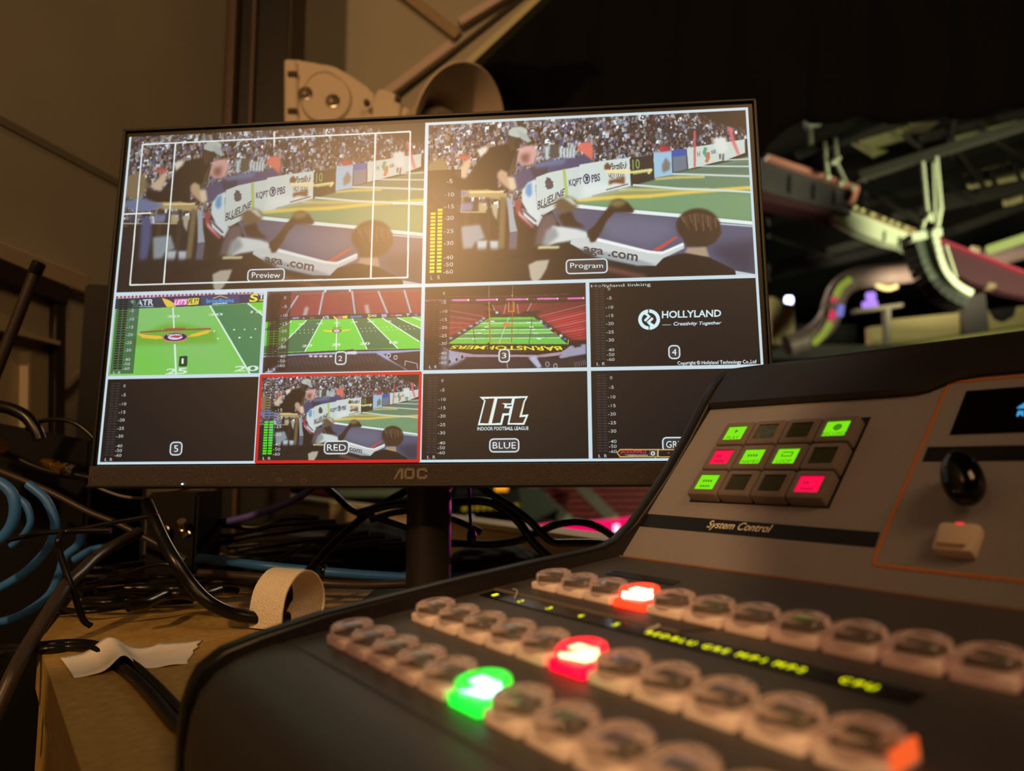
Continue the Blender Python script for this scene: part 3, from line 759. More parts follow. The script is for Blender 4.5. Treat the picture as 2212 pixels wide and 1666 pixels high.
('P',(30,26,32),1,[1210,1133,1222,1133,1222,1137,1210,1137]),
('P',(30,26,32),1,[1228,1133,1240,1133,1239,1137,1228,1137]),
('P',(30,26,32),1,[775,1145,787,1145,787,1149,775,1149]),
('P',(30,26,32),1,[793,1145,805,1145,804,1149,793,1149]),
('P',(30,26,32),1,[810,1145,823,1145,822,1149,811,1149]),
('P',(30,26,32),1,[828,1145,840,1145,840,1148,828,1148]),
('P',(30,26,32),1,[846,1145,858,1144,858,1148,846,1148]),
('P',(30,26,32),1,[864,1144,876,1144,875,1148,864,1148]),
('P',(30,26,32),1,[881,1144,894,1144,893,1148,882,1148]),
('P',(30,26,32),1,[899,1144,911,1144,911,1148,899,1148]),
('P',(30,26,32),1,[917,1144,929,1144,928,1147,917,1147]),
('P',(30,26,32),1,[934,1144,947,1143,946,1147,935,1147]),
('P',(30,26,32),1,[952,1143,964,1143,964,1147,952,1147]),
('P',(30,26,32),1,[970,1143,982,1143,981,1147,970,1147]),
('P',(30,26,32),1,[987,1143,1000,1143,999,1147,988,1147]),
('P',(30,26,32),1,[1005,1143,1017,1143,1017,1146,1005,1146]),
('P',(30,26,32),1,[1023,1143,1035,1142,1034,1146,1023,1146]),
('P',(30,26,32),1,[1040,1142,1052,1142,1052,1146,1040,1146]),
('P',(30,26,32),1,[1058,1142,1070,1142,1069,1146,1058,1146]),
('P',(30,26,32),1,[1075,1142,1087,1142,1087,1146,1075,1146]),
('P',(30,26,32),1,[1093,1142,1105,1142,1104,1145,1093,1145]),
('P',(30,26,32),1,[1110,1142,1122,1141,1122,1145,1110,1145]),
('P',(30,26,32),1,[1128,1141,1140,1141,1139,1145,1128,1145]),
('P',(30,26,32),1,[1145,1141,1157,1141,1157,1145,1145,1145]),
('P',(30,26,32),1,[1163,1141,1175,1141,1174,1145,1163,1145]),
('P',(30,26,32),1,[1180,1141,1192,1141,1192,1144,1180,1144]),
('P',(30,26,32),1,[1198,1141,1210,1140,1209,1144,1198,1144]),
('P',(30,26,32),1,[1215,1140,1227,1140,1227,1144,1215,1144]),
('E',(190,196,206),0,[1293,1091,10,10]),
('E',(50,40,50),0,[1293,1091,6,6]),
('E',(190,196,206),0,[1324,1100,9,10]),
('E',(50,40,50),0,[1324,1100,6,6]),
('L',(190,190,196),0,[1366,1138,1368,1116,1419,1129,1423,1152],3.7),
('E',(206,190,206),1,[944,1087,9,5]),
('E',(206,190,206),1,[966,1088,9,5]),
('E',(206,190,206),1,[989,1088,9,5]),
('E',(206,190,206),1,[1011,1089,9,5]),
('E',(206,190,206),1,[1034,1089,8,5]),
('L',(196,206,226),2,[933,1079,1049,1076],4.3),
('P',(206,216,226),2,[1106,1069,1150,1068,1150,1083,1106,1082]),
('P',(40,36,44),0,[1104,1062,1136,1059,1135,1067,1106,1067]),
('A',(26,16,20),0.5,[738,790,840,1150]),
('V',2,0),
('P',(44,48,60),0,[1056,1075,1101,1074,1101,1123,1095,1127,1061,1125,1057,1120]),
('B',[1056,1070,1103,1126],14),
('T',(236,242,240),'2',[1068,1088,1086,1087,1086,1111,1069,1111],'r'),
('P',(58,38,34),0,[1446,787,2153,789,2154,881,1448,862]),
('P',(40,26,28),8,[1446,787,2153,789,2152,849,1447,840]),
('P',(96,44,48),0,[1448,862,1701,869,1771,903,1733,930,1539,1018,1451,1016]),
('P',(110,44,48),2,[1910,874,2152,870,2150,1039,2090,1038,1937,929]),
('P',(170,54,58),20,[1527,947,1730,923,1570,1012,1528,1011]),
('P',(190,60,64),16,[1944,929,2150,906,2150,1039,2090,1034]),
('L',(90,26,32),1,[1526,882,1730,925],3),
('L',(88,24,32),1,[1937,929,2152,881],3),
('L',(90,26,32),1,[1526,892,1718,930],3),
('L',(88,24,32),1,[1948,937,2152,893],3),
('L',(90,26,32),1,[1526,901,1706,935],3),
('L',(88,24,32),1,[1958,946,2152,904],3),
('L',(90,26,32),1,[1526,911,1694,939],3),
('L',(88,24,32),1,[1968,955,2151,916],3),
('L',(90,26,32),1,[1527,921,1682,944],3),
('L',(88,24,32),1,[1978,964,2151,928],3),
('L',(90,26,32),1,[1527,931,1671,949],3),
('L',(88,24,32),1,[1989,972,2151,939],3),
('L',(90,26,32),1,[1527,940,1659,953],3),
('L',(88,24,32),1,[1999,981,2151,951],3),
('L',(90,26,32),1,[1527,950,1647,958],3),
('L',(88,24,32),1,[2009,990,2151,963],3),
('L',(90,26,32),1,[1527,960,1635,963],3),
('L',(88,24,32),1,[2019,998,2151,974],3),
('L',(90,26,32),1,[1528,969,1623,968],3),
('L',(88,24,32),1,[2029,1007,2150,986],3),
('L',(90,26,32),1,[1528,979,1612,972],3),
('L',(88,24,32),1,[2040,1016,2150,997],3),
('L',(90,26,32),1,[1528,988,1600,977],3),
('L',(88,24,32),1,[2050,1024,2150,1009],3),
('L',(90,26,32),1,[1528,998,1588,982],3),
('L',(88,24,32),1,[2060,1033,2150,1020],3),
('L',(176,150,160),2,[1537,890,1709,926],3),
('L',(180,160,170),2,[1951,932,2150,885],3),
('L',(176,150,160),2,[1537,918,1678,941],3),
('L',(180,160,170),2,[1982,957,2150,920],3),
('L',(176,150,160),2,[1538,947,1646,956],3),
('L',(180,160,170),2,[2013,981,2149,955],3),
('L',(176,150,160),2,[1538,975,1615,971],3),
('L',(180,160,170),2,[2043,1005,2149,990],3),
('P',(120,46,52),2,[1747,874,1944,872,1924,919,1757,920]),
('L',(170,150,150),1,[1747,875,1761,910],5.2),
('L',(170,150,150),1,[1806,873,1797,916],5.2),
('L',(170,150,150),1,[1856,873,1861,918],5.2),
('L',(170,150,150),1,[1917,873,1899,906],5.2),
('L',(120,60,90),1,[1451,848,2147,855],4.4),
('L',(226,110,190),1,[1454,848,1539,849],10.6),
('E',(250,236,246),1,[1539,849,3,4]),
('L',(226,110,190),1,[1571,849,1641,850],10.6),
('E',(250,236,246),1,[1641,850,4,5]),
('L',(226,110,190),1,[1677,851,1767,851],10.5),
('E',(250,236,246),1,[1767,851,4,5]),
('L',(226,110,190),1,[1809,852,1900,853],10.4),
('E',(250,236,246),1,[1900,853,3,4]),
('L',(226,110,190),1,[1944,853,2031,854],10.4),
('E',(250,236,246),1,[2031,854,3,4]),
('L',(226,110,190),1,[2075,855,2142,855],10.3),
('E',(250,236,246),1,[2142,855,3,5]),
('L',(110,90,84),2,[1535,832,1875,840,2082,835],3),
('P',(40,34,36),2,[1709,901,1778,903,1785,918,1730,920]),
('P',(40,34,36),2,[1879,908,1965,908,1944,918,1875,919]),
('P',(176,196,216),0,[1761,904,1773,905,1773,915,1761,915]),
('P',(46,42,44),0,[1733,922,1937,920,1944,932,2090,1045,2073,1055,1924,934,1737,932,1564,1043,1543,1043,1539,1029]),
('P',(98,190,74),0,[1738,931,1925,933,2072,1057,1552,1044]),
('P',(72,134,80),1,[1726,941,1944,945,1954,954,1716,951]),
('P',(72,134,80),1,[1671,972,1978,977,1995,990,1654,984]),
('P',(72,134,80),1,[1619,1001,2019,1006,2043,1028,1595,1019]),
('L',(206,232,206),0,[1695,956,1965,961],3.5),
('L',(206,232,206),0,[1654,985,1999,990],3.5),
('L',(206,232,206),0,[1623,1001,2016,1006],3.5),
('L',(206,232,206),0,[1591,1021,2043,1028],3.5),
('L',(226,240,230),0,[1660,1024,1676,1024],5.6),
('L',(226,240,230),0,[1684,1000,1700,1001],5.6),
('L',(226,240,230),0,[1699,985,1716,985],5.6),
('L',(226,240,230),0,[1713,973,1730,973],5.6),
('L',(226,240,230),0,[1739,948,1756,949],5.6),
('L',(226,240,230),0,[1941,1030,1957,1031],5.6),
('L',(226,240,230),0,[1927,1006,1944,1006],5.6),
('L',(226,240,230),0,[1917,989,1933,989],5.6),
('L',(226,240,230),0,[1908,977,1925,978],5.6),
('L',(226,240,230),0,[1896,958,1913,958],5.6),
('L',(196,226,206),1,[1820,931,1799,982,1777,1047],3.5),
('P',(206,120,60),2,[1789,964,1803,957,1827,959,1825,970,1810,974,1792,971]),
('L',(40,54,40),0,[1662,971,1674,1044],3),
('L',(40,54,40),0,[1917,974,1905,1051],3),
('L',(40,54,40),0,[1920,925,1917,971],3),
('P',(38,36,40),0,[1539,1045,2077,1058,2059,1079,1944,1090,1669,1085,1571,1065]),
('T',(232,222,50),'BARNSTORMERS',[2051,1086,1556,1066,1578,1052,2043,1065],'i'),
('P',(166,140,160),1,[1529,1053,1571,1075,1669,1093,1944,1101,2046,1089,2090,1062,2080,1090,2029,1106,1944,1115,1669,1109,1572,1093,1536,1071]),
('L',(30,28,40),0,[1529,1050,1575,1075,1669,1090,1944,1099,2056,1081,2090,1052],5.2),
('E',(150,170,190),2,[1565,1019,9,5]),
('E',(150,170,190),2,[1603,997,9,5]),
('E',(150,170,190),2,[1626,985,9,5]),
('E',(150,170,190),2,[1653,968,10,5]),
('E',(150,170,190),2,[1681,954,9,5]),
('E',(150,170,190),2,[1697,946,9,5]),
('E',(150,170,190),2,[1709,935,9,5]),
('E',(196,200,206),2,[1958,954,7,6]),
('E',(70,100,170),2,[1978,972,7,6]),
('E',(206,206,206),2,[1999,987,7,5]),
('E',(196,60,60),2,[2019,1005,7,5]),
('E',(226,230,230),2,[2043,1019,7,6]),
('E',(40,130,190),2,[2060,1034,7,5]),
('L',(170,120,50),0,[1732,862,1738,1044],7.0),
('L',(150,104,44),0,[1835,862,1831,1046],5.2),
('L',(214,170,60),0,[1738,1045,1831,1046],3.5),
('L',(196,150,56),0,[1818,865,1818,906,1841,907,1841,864],3.9),
('L',(140,120,110),0,[1731,790,1732,859],3),
('L',(140,120,110),0,[1835,790,1834,862],3),
('E',(240,150,60),0,[1833,835,4,3]),
('L',(206,176,60),0,[1546,1022,1551,1041],3.5),
('L',(226,206,80),0,[2075,1037,2072,1058],3.4),
('P',(52,40,54),0,[1453,1083,1634,1105,1910,1111,1944,1160,1455,1157]),
('P',(38,30,40),0,[1648,1105,1899,1109,1937,1163,1531,1159]),
('P',(66,52,66),1,[1648,1107,1655,1107,1654,1110,1648,1110]),
('P',(66,52,66),1,[1657,1107,1664,1107,1663,1110,1657,1110]),
('P',(66,52,66),1,[1666,1107,1673,1107,1672,1110,1666,1110]),
('P',(66,52,66),1,[1675,1107,1682,1108,1681,1110,1675,1110]),
('P',(66,52,66),1,[1684,1108,1691,1108,1690,1111,1684,1110]),
('P',(66,52,66),1,[1693,1108,1699,1108,1699,1111,1693,1111]),
('P',(66,52,66),1,[1702,1108,1708,1108,1708,1111,1702,1111]),
('P',(66,52,66),1,[1711,1108,1717,1108,1717,1111,1711,1111]),
('P',(66,52,66),1,[1720,1108,1726,1109,1726,1111,1720,1111]),
('P',(66,52,66),1,[1729,1109,1735,1109,1735,1111,1729,1111]),
('P',(66,52,66),1,[1738,1109,1744,1109,1744,1112,1738,1112]),
('P',(66,52,66),1,[1747,1109,1753,1109,1753,1112,1747,1112]),
('P',(66,52,66),1,[1756,1109,1762,1109,1762,1112,1756,1112]),
('P',(66,52,66),1,[1765,1109,1771,1109,1771,1112,1765,1112]),
('P',(66,52,66),1,[1774,1109,1780,1110,1779,1112,1774,1112]),
('P',(66,52,66),1,[1783,1110,1789,1110,1788,1113,1783,1112]),
('P',(66,52,66),1,[1792,1110,1798,1110,1797,1113,1792,1113]),
('P',(66,52,66),1,[1801,1110,1807,1110,1806,1113,1801,1113]),
('P',(66,52,66),1,[1810,1110,1816,1110,1815,1113,1810,1113]),
('P',(66,52,66),1,[1819,1110,1825,1111,1824,1113,1819,1113]),
('P',(66,52,66),1,[1827,1111,1834,1111,1833,1113,1828,1113]),
('P',(66,52,66),1,[1836,1111,1843,1111,1842,1114,1836,1114]),
('P',(66,52,66),1,[1845,1111,1851,1111,1851,1114,1845,1114]),
('P',(66,52,66),1,[1854,1111,1860,1111,1860,1114,1854,1114]),
('P',(66,52,66),1,[1863,1111,1869,1111,1869,1114,1863,1114]),
('P',(66,52,66),1,[1872,1112,1878,1112,1877,1114,1872,1114]),
('P',(66,52,66),1,[1881,1112,1887,1112,1886,1115,1881,1114]),
('P',(66,52,66),1,[1890,1112,1896,1112,1895,1115,1890,1115]),
('P',(66,52,66),1,[1899,1112,1905,1112,1904,1115,1899,1115]),
('P',(66,52,66),1,[1908,1112,1914,1112,1913,1115,1908,1115]),
('P',(66,52,66),1,[1644,1114,1650,1114,1649,1117,1644,1117]),
('P',(66,52,66),1,[1653,1114,1659,1114,1658,1117,1653,1117]),
('P',(66,52,66),1,[1662,1115,1668,1115,1667,1117,1662,1117]),
('P',(66,52,66),1,[1671,1115,1677,1115,1676,1118,1671,1117]),
('P',(66,52,66),1,[1680,1115,1686,1115,1685,1118,1680,1118]),
('P',(66,52,66),1,[1689,1115,1695,1115,1694,1118,1689,1118]),
('P',(66,52,66),1,[1697,1115,1704,1115,1703,1118,1698,1118]),
('P',(66,52,66),1,[1706,1115,1713,1116,1712,1118,1706,1118]),
('P',(66,52,66),1,[1715,1116,1722,1116,1721,1119,1715,1118]),
('P',(66,52,66),1,[1724,1116,1731,1116,1730,1119,1724,1119]),
('P',(66,52,66),1,[1733,1116,1740,1116,1739,1119,1733,1119]),
('P',(66,52,66),1,[1742,1116,1749,1116,1748,1119,1742,1119]),
('P',(66,52,66),1,[1751,1116,1757,1116,1757,1119,1751,1119]),
('P',(66,52,66),1,[1760,1117,1766,1117,1766,1119,1760,1119]),
('P',(66,52,66),1,[1769,1117,1775,1117,1775,1120,1769,1120]),
('P',(66,52,66),1,[1778,1117,1784,1117,1784,1120,1778,1120]),
('P',(66,52,66),1,[1787,1117,1793,1117,1793,1120,1787,1120]),
('P',(66,52,66),1,[1796,1117,1802,1117,1801,1120,1796,1120]),
('P',(66,52,66),1,[1805,1117,1811,1118,1810,1120,1805,1120]),
('P',(66,52,66),1,[1814,1118,1820,1118,1819,1121,1814,1120]),
('P',(66,52,66),1,[1823,1118,1829,1118,1828,1121,1823,1121]),
('P',(66,52,66),1,[1832,1118,1838,1118,1837,1121,1832,1121]),
('P',(66,52,66),1,[1841,1118,1847,1118,1846,1121,1841,1121]),
('P',(66,52,66),1,[1849,1118,1856,1118,1855,1121,1849,1121]),
('P',(66,52,66),1,[1858,1119,1864,1119,1864,1121,1858,1121]),
('P',(66,52,66),1,[1867,1119,1873,1119,1873,1122,1867,1121]),
('P',(66,52,66),1,[1876,1119,1882,1119,1882,1122,1876,1122]),
('P',(66,52,66),1,[1885,1119,1891,1119,1890,1122,1885,1122]),
('P',(66,52,66),1,[1894,1119,1900,1119,1899,1122,1894,1122]),
('P',(66,52,66),1,[1903,1119,1909,1120,1908,1122,1903,1122]),
('P',(66,52,66),1,[1639,1121,1645,1122,1644,1124,1639,1124]),
('P',(66,52,66),1,[1648,1122,1654,1122,1653,1124,1648,1124]),
('P',(66,52,66),1,[1657,1122,1663,1122,1662,1125,1657,1125]),
('P',(66,52,66),1,[1666,1122,1672,1122,1671,1125,1666,1125]),
('P',(66,52,66),1,[1675,1122,1681,1122,1680,1125,1675,1125]),
('P',(66,52,66),1,[1684,1122,1690,1122,1689,1125,1684,1125]),
('P',(66,52,66),1,[1693,1122,1699,1123,1698,1125,1693,1125]),
('P',(66,52,66),1,[1702,1123,1708,1123,1707,1126,1702,1125]),
('P',(66,52,66),1,[1711,1123,1717,1123,1716,1126,1711,1126]),
('P',(66,52,66),1,[1720,1123,1726,1123,1725,1126,1720,1126]),
('P',(66,52,66),1,[1729,1123,1735,1123,1734,1126,1729,1126]),
('P',(66,52,66),1,[1738,1123,1744,1124,1743,1126,1738,1126]),
('P',(66,52,66),1,[1747,1124,1753,1124,1752,1126,1747,1126]),
('P',(66,52,66),1,[1755,1124,1762,1124,1761,1127,1755,1127]),
('P',(66,52,66),1,[1764,1124,1771,1124,1770,1127,1764,1127]),
('P',(66,52,66),1,[1773,1124,1780,1124,1779,1127,1773,1127]),
('P',(66,52,66),1,[1782,1124,1788,1124,1788,1127,1782,1127]),
('P',(66,52,66),1,[1791,1124,1797,1125,1797,1127,1791,1127]),
('P',(66,52,66),1,[1800,1125,1806,1125,1806,1128,1800,1127]),
('P',(66,52,66),1,[1809,1125,1815,1125,1815,1128,1809,1128]),
('P',(66,52,66),1,[1818,1125,1824,1125,1823,1128,1818,1128]),
('P',(66,52,66),1,[1827,1125,1833,1125,1832,1128,1827,1128]),
('P',(66,52,66),1,[1836,1125,1842,1126,1841,1128,1836,1128]),
('P',(66,52,66),1,[1845,1126,1851,1126,1850,1128,1845,1128]),
('P',(66,52,66),1,[1854,1126,1860,1126,1859,1129,1854,1129]),
('P',(66,52,66),1,[1862,1126,1869,1126,1868,1129,1862,1129]),
('P',(66,52,66),1,[1871,1126,1877,1126,1877,1129,1871,1129]),
('P',(66,52,66),1,[1880,1126,1886,1126,1886,1129,1880,1129]),
('P',(66,52,66),1,[1889,1126,1895,1127,1895,1129,1889,1129]),
('P',(66,52,66),1,[1898,1127,1904,1127,1903,1130,1898,1129]),
('P',(66,52,66),1,[1634,1129,1640,1129,1640,1132,1634,1131]),
('P',(66,52,66),1,[1643,1129,1649,1129,1649,1132,1643,1132]),
('P',(66,52,66),1,[1652,1129,1658,1129,1658,1132,1652,1132]),
('P',(66,52,66),1,[1661,1129,1667,1129,1667,1132,1661,1132]),
('P',(66,52,66),1,[1670,1129,1676,1129,1676,1132,1670,1132]),
('P',(66,52,66),1,[1679,1130,1685,1130,1685,1132,1679,1132]),
('P',(66,52,66),1,[1688,1130,1694,1130,1694,1133,1688,1133]),
('P',(66,52,66),1,[1697,1130,1703,1130,1702,1133,1697,1133]),
('P',(66,52,66),1,[1706,1130,1712,1130,1711,1133,1706,1133]),
('P',(66,52,66),1,[1715,1130,1721,1130,1720,1133,1715,1133]),
('P',(66,52,66),1,[1724,1130,1730,1131,1729,1133,1724,1133]),
('P',(66,52,66),1,[1733,1131,1739,1131,1738,1134,1733,1133]),
('P',(66,52,66),1,[1742,1131,1748,1131,1747,1134,1742,1134]),
('P',(66,52,66),1,[1751,1131,1757,1131,1756,1134,1751,1134]),
('P',(66,52,66),1,[1760,1131,1766,1131,1765,1134,1760,1134]),
('P',(66,52,66),1,[1769,1131,1775,1131,1774,1134,1769,1134]),
('P',(66,52,66),1,[1777,1132,1784,1132,1783,1134,1778,1134]),
('P',(66,52,66),1,[1786,1132,1793,1132,1792,1135,1786,1134]),
('P',(66,52,66),1,[1795,1132,1802,1132,1801,1135,1795,1135]),
('P',(66,52,66),1,[1804,1132,1810,1132,1810,1135,1804,1135]),
('P',(66,52,66),1,[1813,1132,1819,1132,1819,1135,1813,1135]),
('P',(66,52,66),1,[1822,1132,1828,1133,1828,1135,1822,1135]),
('P',(66,52,66),1,[1831,1133,1837,1133,1836,1135,1831,1135]),
('P',(66,52,66),1,[1840,1133,1846,1133,1845,1136,1840,1136]),
('P',(66,52,66),1,[1849,1133,1855,1133,1854,1136,1849,1136]),
('P',(66,52,66),1,[1858,1133,1864,1133,1863,1136,1858,1136]),
('P',(66,52,66),1,[1867,1133,1873,1133,1872,1136,1867,1136]),
('P',(66,52,66),1,[1875,1133,1882,1134,1881,1136,1875,1136]),
('P',(66,52,66),1,[1884,1134,1890,1134,1890,1137,1884,1136]),
('P',(66,52,66),1,[1893,1134,1899,1134,1899,1137,1893,1137]),
('P',(66,52,66),1,[1629,1136,1636,1136,1635,1139,1629,1139]),
('P',(66,52,66),1,[1638,1136,1645,1136,1644,1139,1638,1139]),
('P',(66,52,66),1,[1647,1136,1654,1136,1653,1139,1647,1139]),
('P',(66,52,66),1,[1656,1136,1663,1137,1662,1139,1656,1139]),
('P',(66,52,66),1,[1665,1137,1671,1137,1671,1140,1665,1139]),
('P',(66,52,66),1,[1674,1137,1680,1137,1680,1140,1674,1140]),
('P',(66,52,66),1,[1683,1137,1689,1137,1689,1140,1683,1140]),
('P',(66,52,66),1,[1692,1137,1698,1137,1698,1140,1692,1140]),
('P',(66,52,66),1,[1701,1137,1707,1137,1707,1140,1701,1140]),
('P',(66,52,66),1,[1710,1137,1716,1138,1716,1140,1710,1140]),
('P',(66,52,66),1,[1719,1138,1725,1138,1725,1141,1719,1140]),
('P',(66,52,66),1,[1728,1138,1734,1138,1734,1141,1728,1141]),
('P',(66,52,66),1,[1737,1138,1743,1138,1743,1141,1737,1141]),
('P',(66,52,66),1,[1746,1138,1752,1138,1751,1141,1746,1141]),
('P',(66,52,66),1,[1755,1138,1761,1139,1760,1141,1755,1141]),
('P',(66,52,66),1,[1764,1139,1770,1139,1769,1141,1764,1141]),
('P',(66,52,66),1,[1773,1139,1779,1139,1778,1142,1773,1142]),
('P',(66,52,66),1,[1782,1139,1788,1139,1787,1142,1782,1142]),
('P',(66,52,66),1,[1791,1139,1797,1139,1796,1142,1791,1142]),
('P',(66,52,66),1,[1799,1139,1806,1139,1805,1142,1800,1142]),
('P',(66,52,66),1,[1808,1139,1815,1140,1814,1142,1808,1142]),
('P',(66,52,66),1,[1817,1140,1823,1140,1823,1143,1817,1142]),
('P',(66,52,66),1,[1826,1140,1832,1140,1832,1143,1826,1143]),
('P',(66,52,66),1,[1835,1140,1841,1140,1841,1143,1835,1143]),
('P',(66,52,66),1,[1844,1140,1850,1140,1849,1143,1844,1143]),
('P',(66,52,66),1,[1853,1140,1859,1140,1858,1143,1853,1143]),
('P',(66,52,66),1,[1862,1141,1868,1141,1867,1143,1862,1143]),
('P',(66,52,66),1,[1871,1141,1877,1141,1876,1144,1871,1143]),
('P',(66,52,66),1,[1880,1141,1886,1141,1885,1144,1880,1144]),
('P',(66,52,66),1,[1888,1141,1895,1141,1894,1144,1888,1144]),
('P',(66,52,66),1,[1625,1143,1631,1143,1630,1146,1625,1146]),
('P',(66,52,66),1,[1634,1143,1640,1143,1639,1146,1634,1146]),
('P',(66,52,66),1,[1643,1143,1649,1144,1648,1146,1643,1146]),
('P',(66,52,66),1,[1652,1144,1658,1144,1657,1147,1652,1146]),
('P',(66,52,66),1,[1661,1144,1667,1144,1666,1147,1661,1147]),
('P',(66,52,66),1,[1670,1144,1676,1144,1675,1147,1670,1147]),
('P',(66,52,66),1,[1678,1144,1685,1144,1684,1147,1679,1147]),
('P',(66,52,66),1,[1687,1144,1694,1144,1693,1147,1687,1147]),
('P',(66,52,66),1,[1696,1145,1703,1145,1702,1147,1696,1147]),
('P',(66,52,66),1,[1705,1145,1712,1145,1711,1148,1705,1148]),
('P',(66,52,66),1,[1714,1145,1721,1145,1720,1148,1714,1148]),
('P',(66,52,66),1,[1723,1145,1729,1145,1729,1148,1723,1148]),
('P',(66,52,66),1,[1732,1145,1738,1145,1738,1148,1732,1148]),
('P',(66,52,66),1,[1741,1145,1747,1146,1747,1148,1741,1148]),
('P',(66,52,66),1,[1750,1146,1756,1146,1756,1148,1750,1148]),
('P',(66,52,66),1,[1759,1146,1765,1146,1765,1149,1759,1149]),
('P',(66,52,66),1,[1768,1146,1774,1146,1773,1149,1768,1149]),
('P',(66,52,66),1,[1777,1146,1783,1146,1782,1149,1777,1149]),
('P',(66,52,66),1,[1786,1146,1792,1146,1791,1149,1786,1149]),
('P',(66,52,66),1,[1795,1146,1801,1147,1800,1149,1795,1149]),
('P',(66,52,66),1,[1804,1147,1810,1147,1809,1150,1804,1149]),
('P',(66,52,66),1,[1813,1147,1819,1147,1818,1150,1813,1150]),
('P',(66,52,66),1,[1821,1147,1828,1147,1827,1150,1821,1150]),
('P',(66,52,66),1,[1830,1147,1837,1147,1836,1150,1830,1150]),
('P',(66,52,66),1,[1839,1147,1845,1147,1845,1150,1839,1150]),
('P',(66,52,66),1,[1848,1148,1854,1148,1854,1150,1848,1150]),
('P',(66,52,66),1,[1857,1148,1863,1148,1862,1151,1857,1150]),
('P',(66,52,66),1,[1866,1148,1872,1148,1871,1151,1866,1151]),
('P',(66,52,66),1,[1875,1148,1881,1148,1880,1151,1875,1151]),
('P',(66,52,66),1,[1884,1148,1890,1148,1889,1151,1884,1151]),
('P',(66,52,66),1,[1620,1150,1626,1150,1625,1153,1620,1153]),
('P',(66,52,66),1,[1629,1151,1635,1151,1634,1153,1629,1153]),
('P',(66,52,66),1,[1638,1151,1644,1151,1643,1154,1638,1154]),
('P',(66,52,66),1,[1647,1151,1653,1151,1652,1154,1647,1154]),
('P',(66,52,66),1,[1656,1151,1662,1151,1661,1154,1656,1154]),
('P',(66,52,66),1,[1665,1151,1671,1151,1670,1154,1665,1154]),
('P',(66,52,66),1,[1674,1151,1680,1152,1679,1154,1674,1154]),
('P',(66,52,66),1,[1683,1152,1689,1152,1688,1154,1683,1154]),
('P',(66,52,66),1,[1692,1152,1698,1152,1697,1155,1692,1155]),
('P',(66,52,66),1,[1701,1152,1707,1152,1706,1155,1701,1155]),
('P',(66,52,66),1,[1710,1152,1716,1152,1715,1155,1710,1155]),
('P',(66,52,66),1,[1719,1152,1725,1152,1724,1155,1719,1155]),
('P',(66,52,66),1,[1727,1152,1734,1153,1733,1155,1728,1155]),
('P',(66,52,66),1,[1736,1153,1743,1153,1742,1156,1736,1155]),
('P',(66,52,66),1,[1745,1153,1752,1153,1751,1156,1745,1156]),
('P',(66,52,66),1,[1754,1153,1760,1153,1760,1156,1754,1156]),
('P',(66,52,66),1,[1763,1153,1769,1153,1769,1156,1763,1156]),
('P',(66,52,66),1,[1772,1153,1778,1153,1778,1156,1772,1156]),
('P',(66,52,66),1,[1781,1154,1787,1154,1787,1156,1781,1156]),
('P',(66,52,66),1,[1790,1154,1796,1154,1795,1157,1790,1156]),
('P',(66,52,66),1,[1799,1154,1805,1154,1804,1157,1799,1157]),
('P',(66,52,66),1,[1808,1154,1814,1154,1813,1157,1808,1157]),
('P',(66,52,66),1,[1817,1154,1823,1154,1822,1157,1817,1157]),
('P',(66,52,66),1,[1826,1154,1832,1154,1831,1157,1826,1157]),
('P',(66,52,66),1,[1834,1155,1841,1155,1840,1157,1834,1157]),
('P',(66,52,66),1,[1843,1155,1850,1155,1849,1158,1843,1157]),
('P',(66,52,66),1,[1852,1155,1858,1155,1858,1158,1852,1158]),
('P',(66,52,66),1,[1861,1155,1867,1155,1867,1158,1861,1158]),
('P',(66,52,66),1,[1870,1155,1876,1155,1875,1158,1870,1158]),
('P',(66,52,66),1,[1879,1155,1885,1156,1884,1158,1879,1158]),
('L',(190,180,190),0,[1810,1122,1814,1157],3),
('P',(150,160,190),8,[1529,1067,1641,1101,1593,1132,1538,1152,1520,1138]),
('P',(170,180,206),3,[1903,1114,1933,1104,1964,1153,1944,1161]),
('P',(150,150,176),3,[2080,1065,2149,1057,2149,1102,2039,1120,2032,1110]),
('P',(40,34,46),4,[1944,1111,2059,1124,2079,1114,2149,1109,2148,1164,1964,1160]),
('E',(190,180,190),1,[1984,1143,9,12]),
('E',(56,44,56),1,[1984,1143,6,9]),
('E',(190,180,190),1,[2018,1151,9,12]),
('E',(56,44,56),1,[2018,1151,6,8]),
('E',(190,180,190),1,[1593,1115,9,11]),
('E',(56,44,56),1,[1593,1115,6,8]),
('E',(190,180,190),1,[1617,1104,9,12]),
('E',(56,44,56),1,[1617,1104,6,9]),
('E',(190,180,190),1,[1562,1124,9,12]),
('E',(56,44,56),1,[1562,1124,6,9]),
('P',(30,26,32),1,[1727,1044,1734,1042,1740,1083,1728,1082]),
('P',(40,44,40),2,[2073,1121,2080,1111,2090,1118,2099,1152,2069,1152]),
('P',(34,30,36),3,[2094,1055,2117,1052,2131,1067,2100,1073]),
('L',(140,110,120),0,[2100,1135,2103,1156],3),
('L',(140,110,120),0,[2108,1134,2111,1154],3),
('L',(140,110,120),0,[2117,1132,2120,1153],3),
('L',(140,110,120),0,[2126,1131,2129,1151],3),
('L',(140,110,120),0,[2135,1129,2138,1150],3),
('L',(140,110,120),0,[2143,1127,2146,1148],3),
('A',(40,26,20),0.45,[1455,790,1560,1150]),
('V',3,0),
('P',(60,60,66),0,[1780,1075,1821,1076,1821,1126,1816,1129,1782,1128,1777,1125]),
('B',[1777,1075,1821,1129],14),
('T',(236,242,240),'3',[1789,1089,1808,1089,1808,1113,1788,1113],'r'),
('E',(206,236,244),0,[2418,957,46,45]),
('E',(24,22,26),0,[2418,957,31,30]),
('P',(206,236,244),0,[2394,931,2405,921,2425,944,2403,967,2396,959,2412,943]),
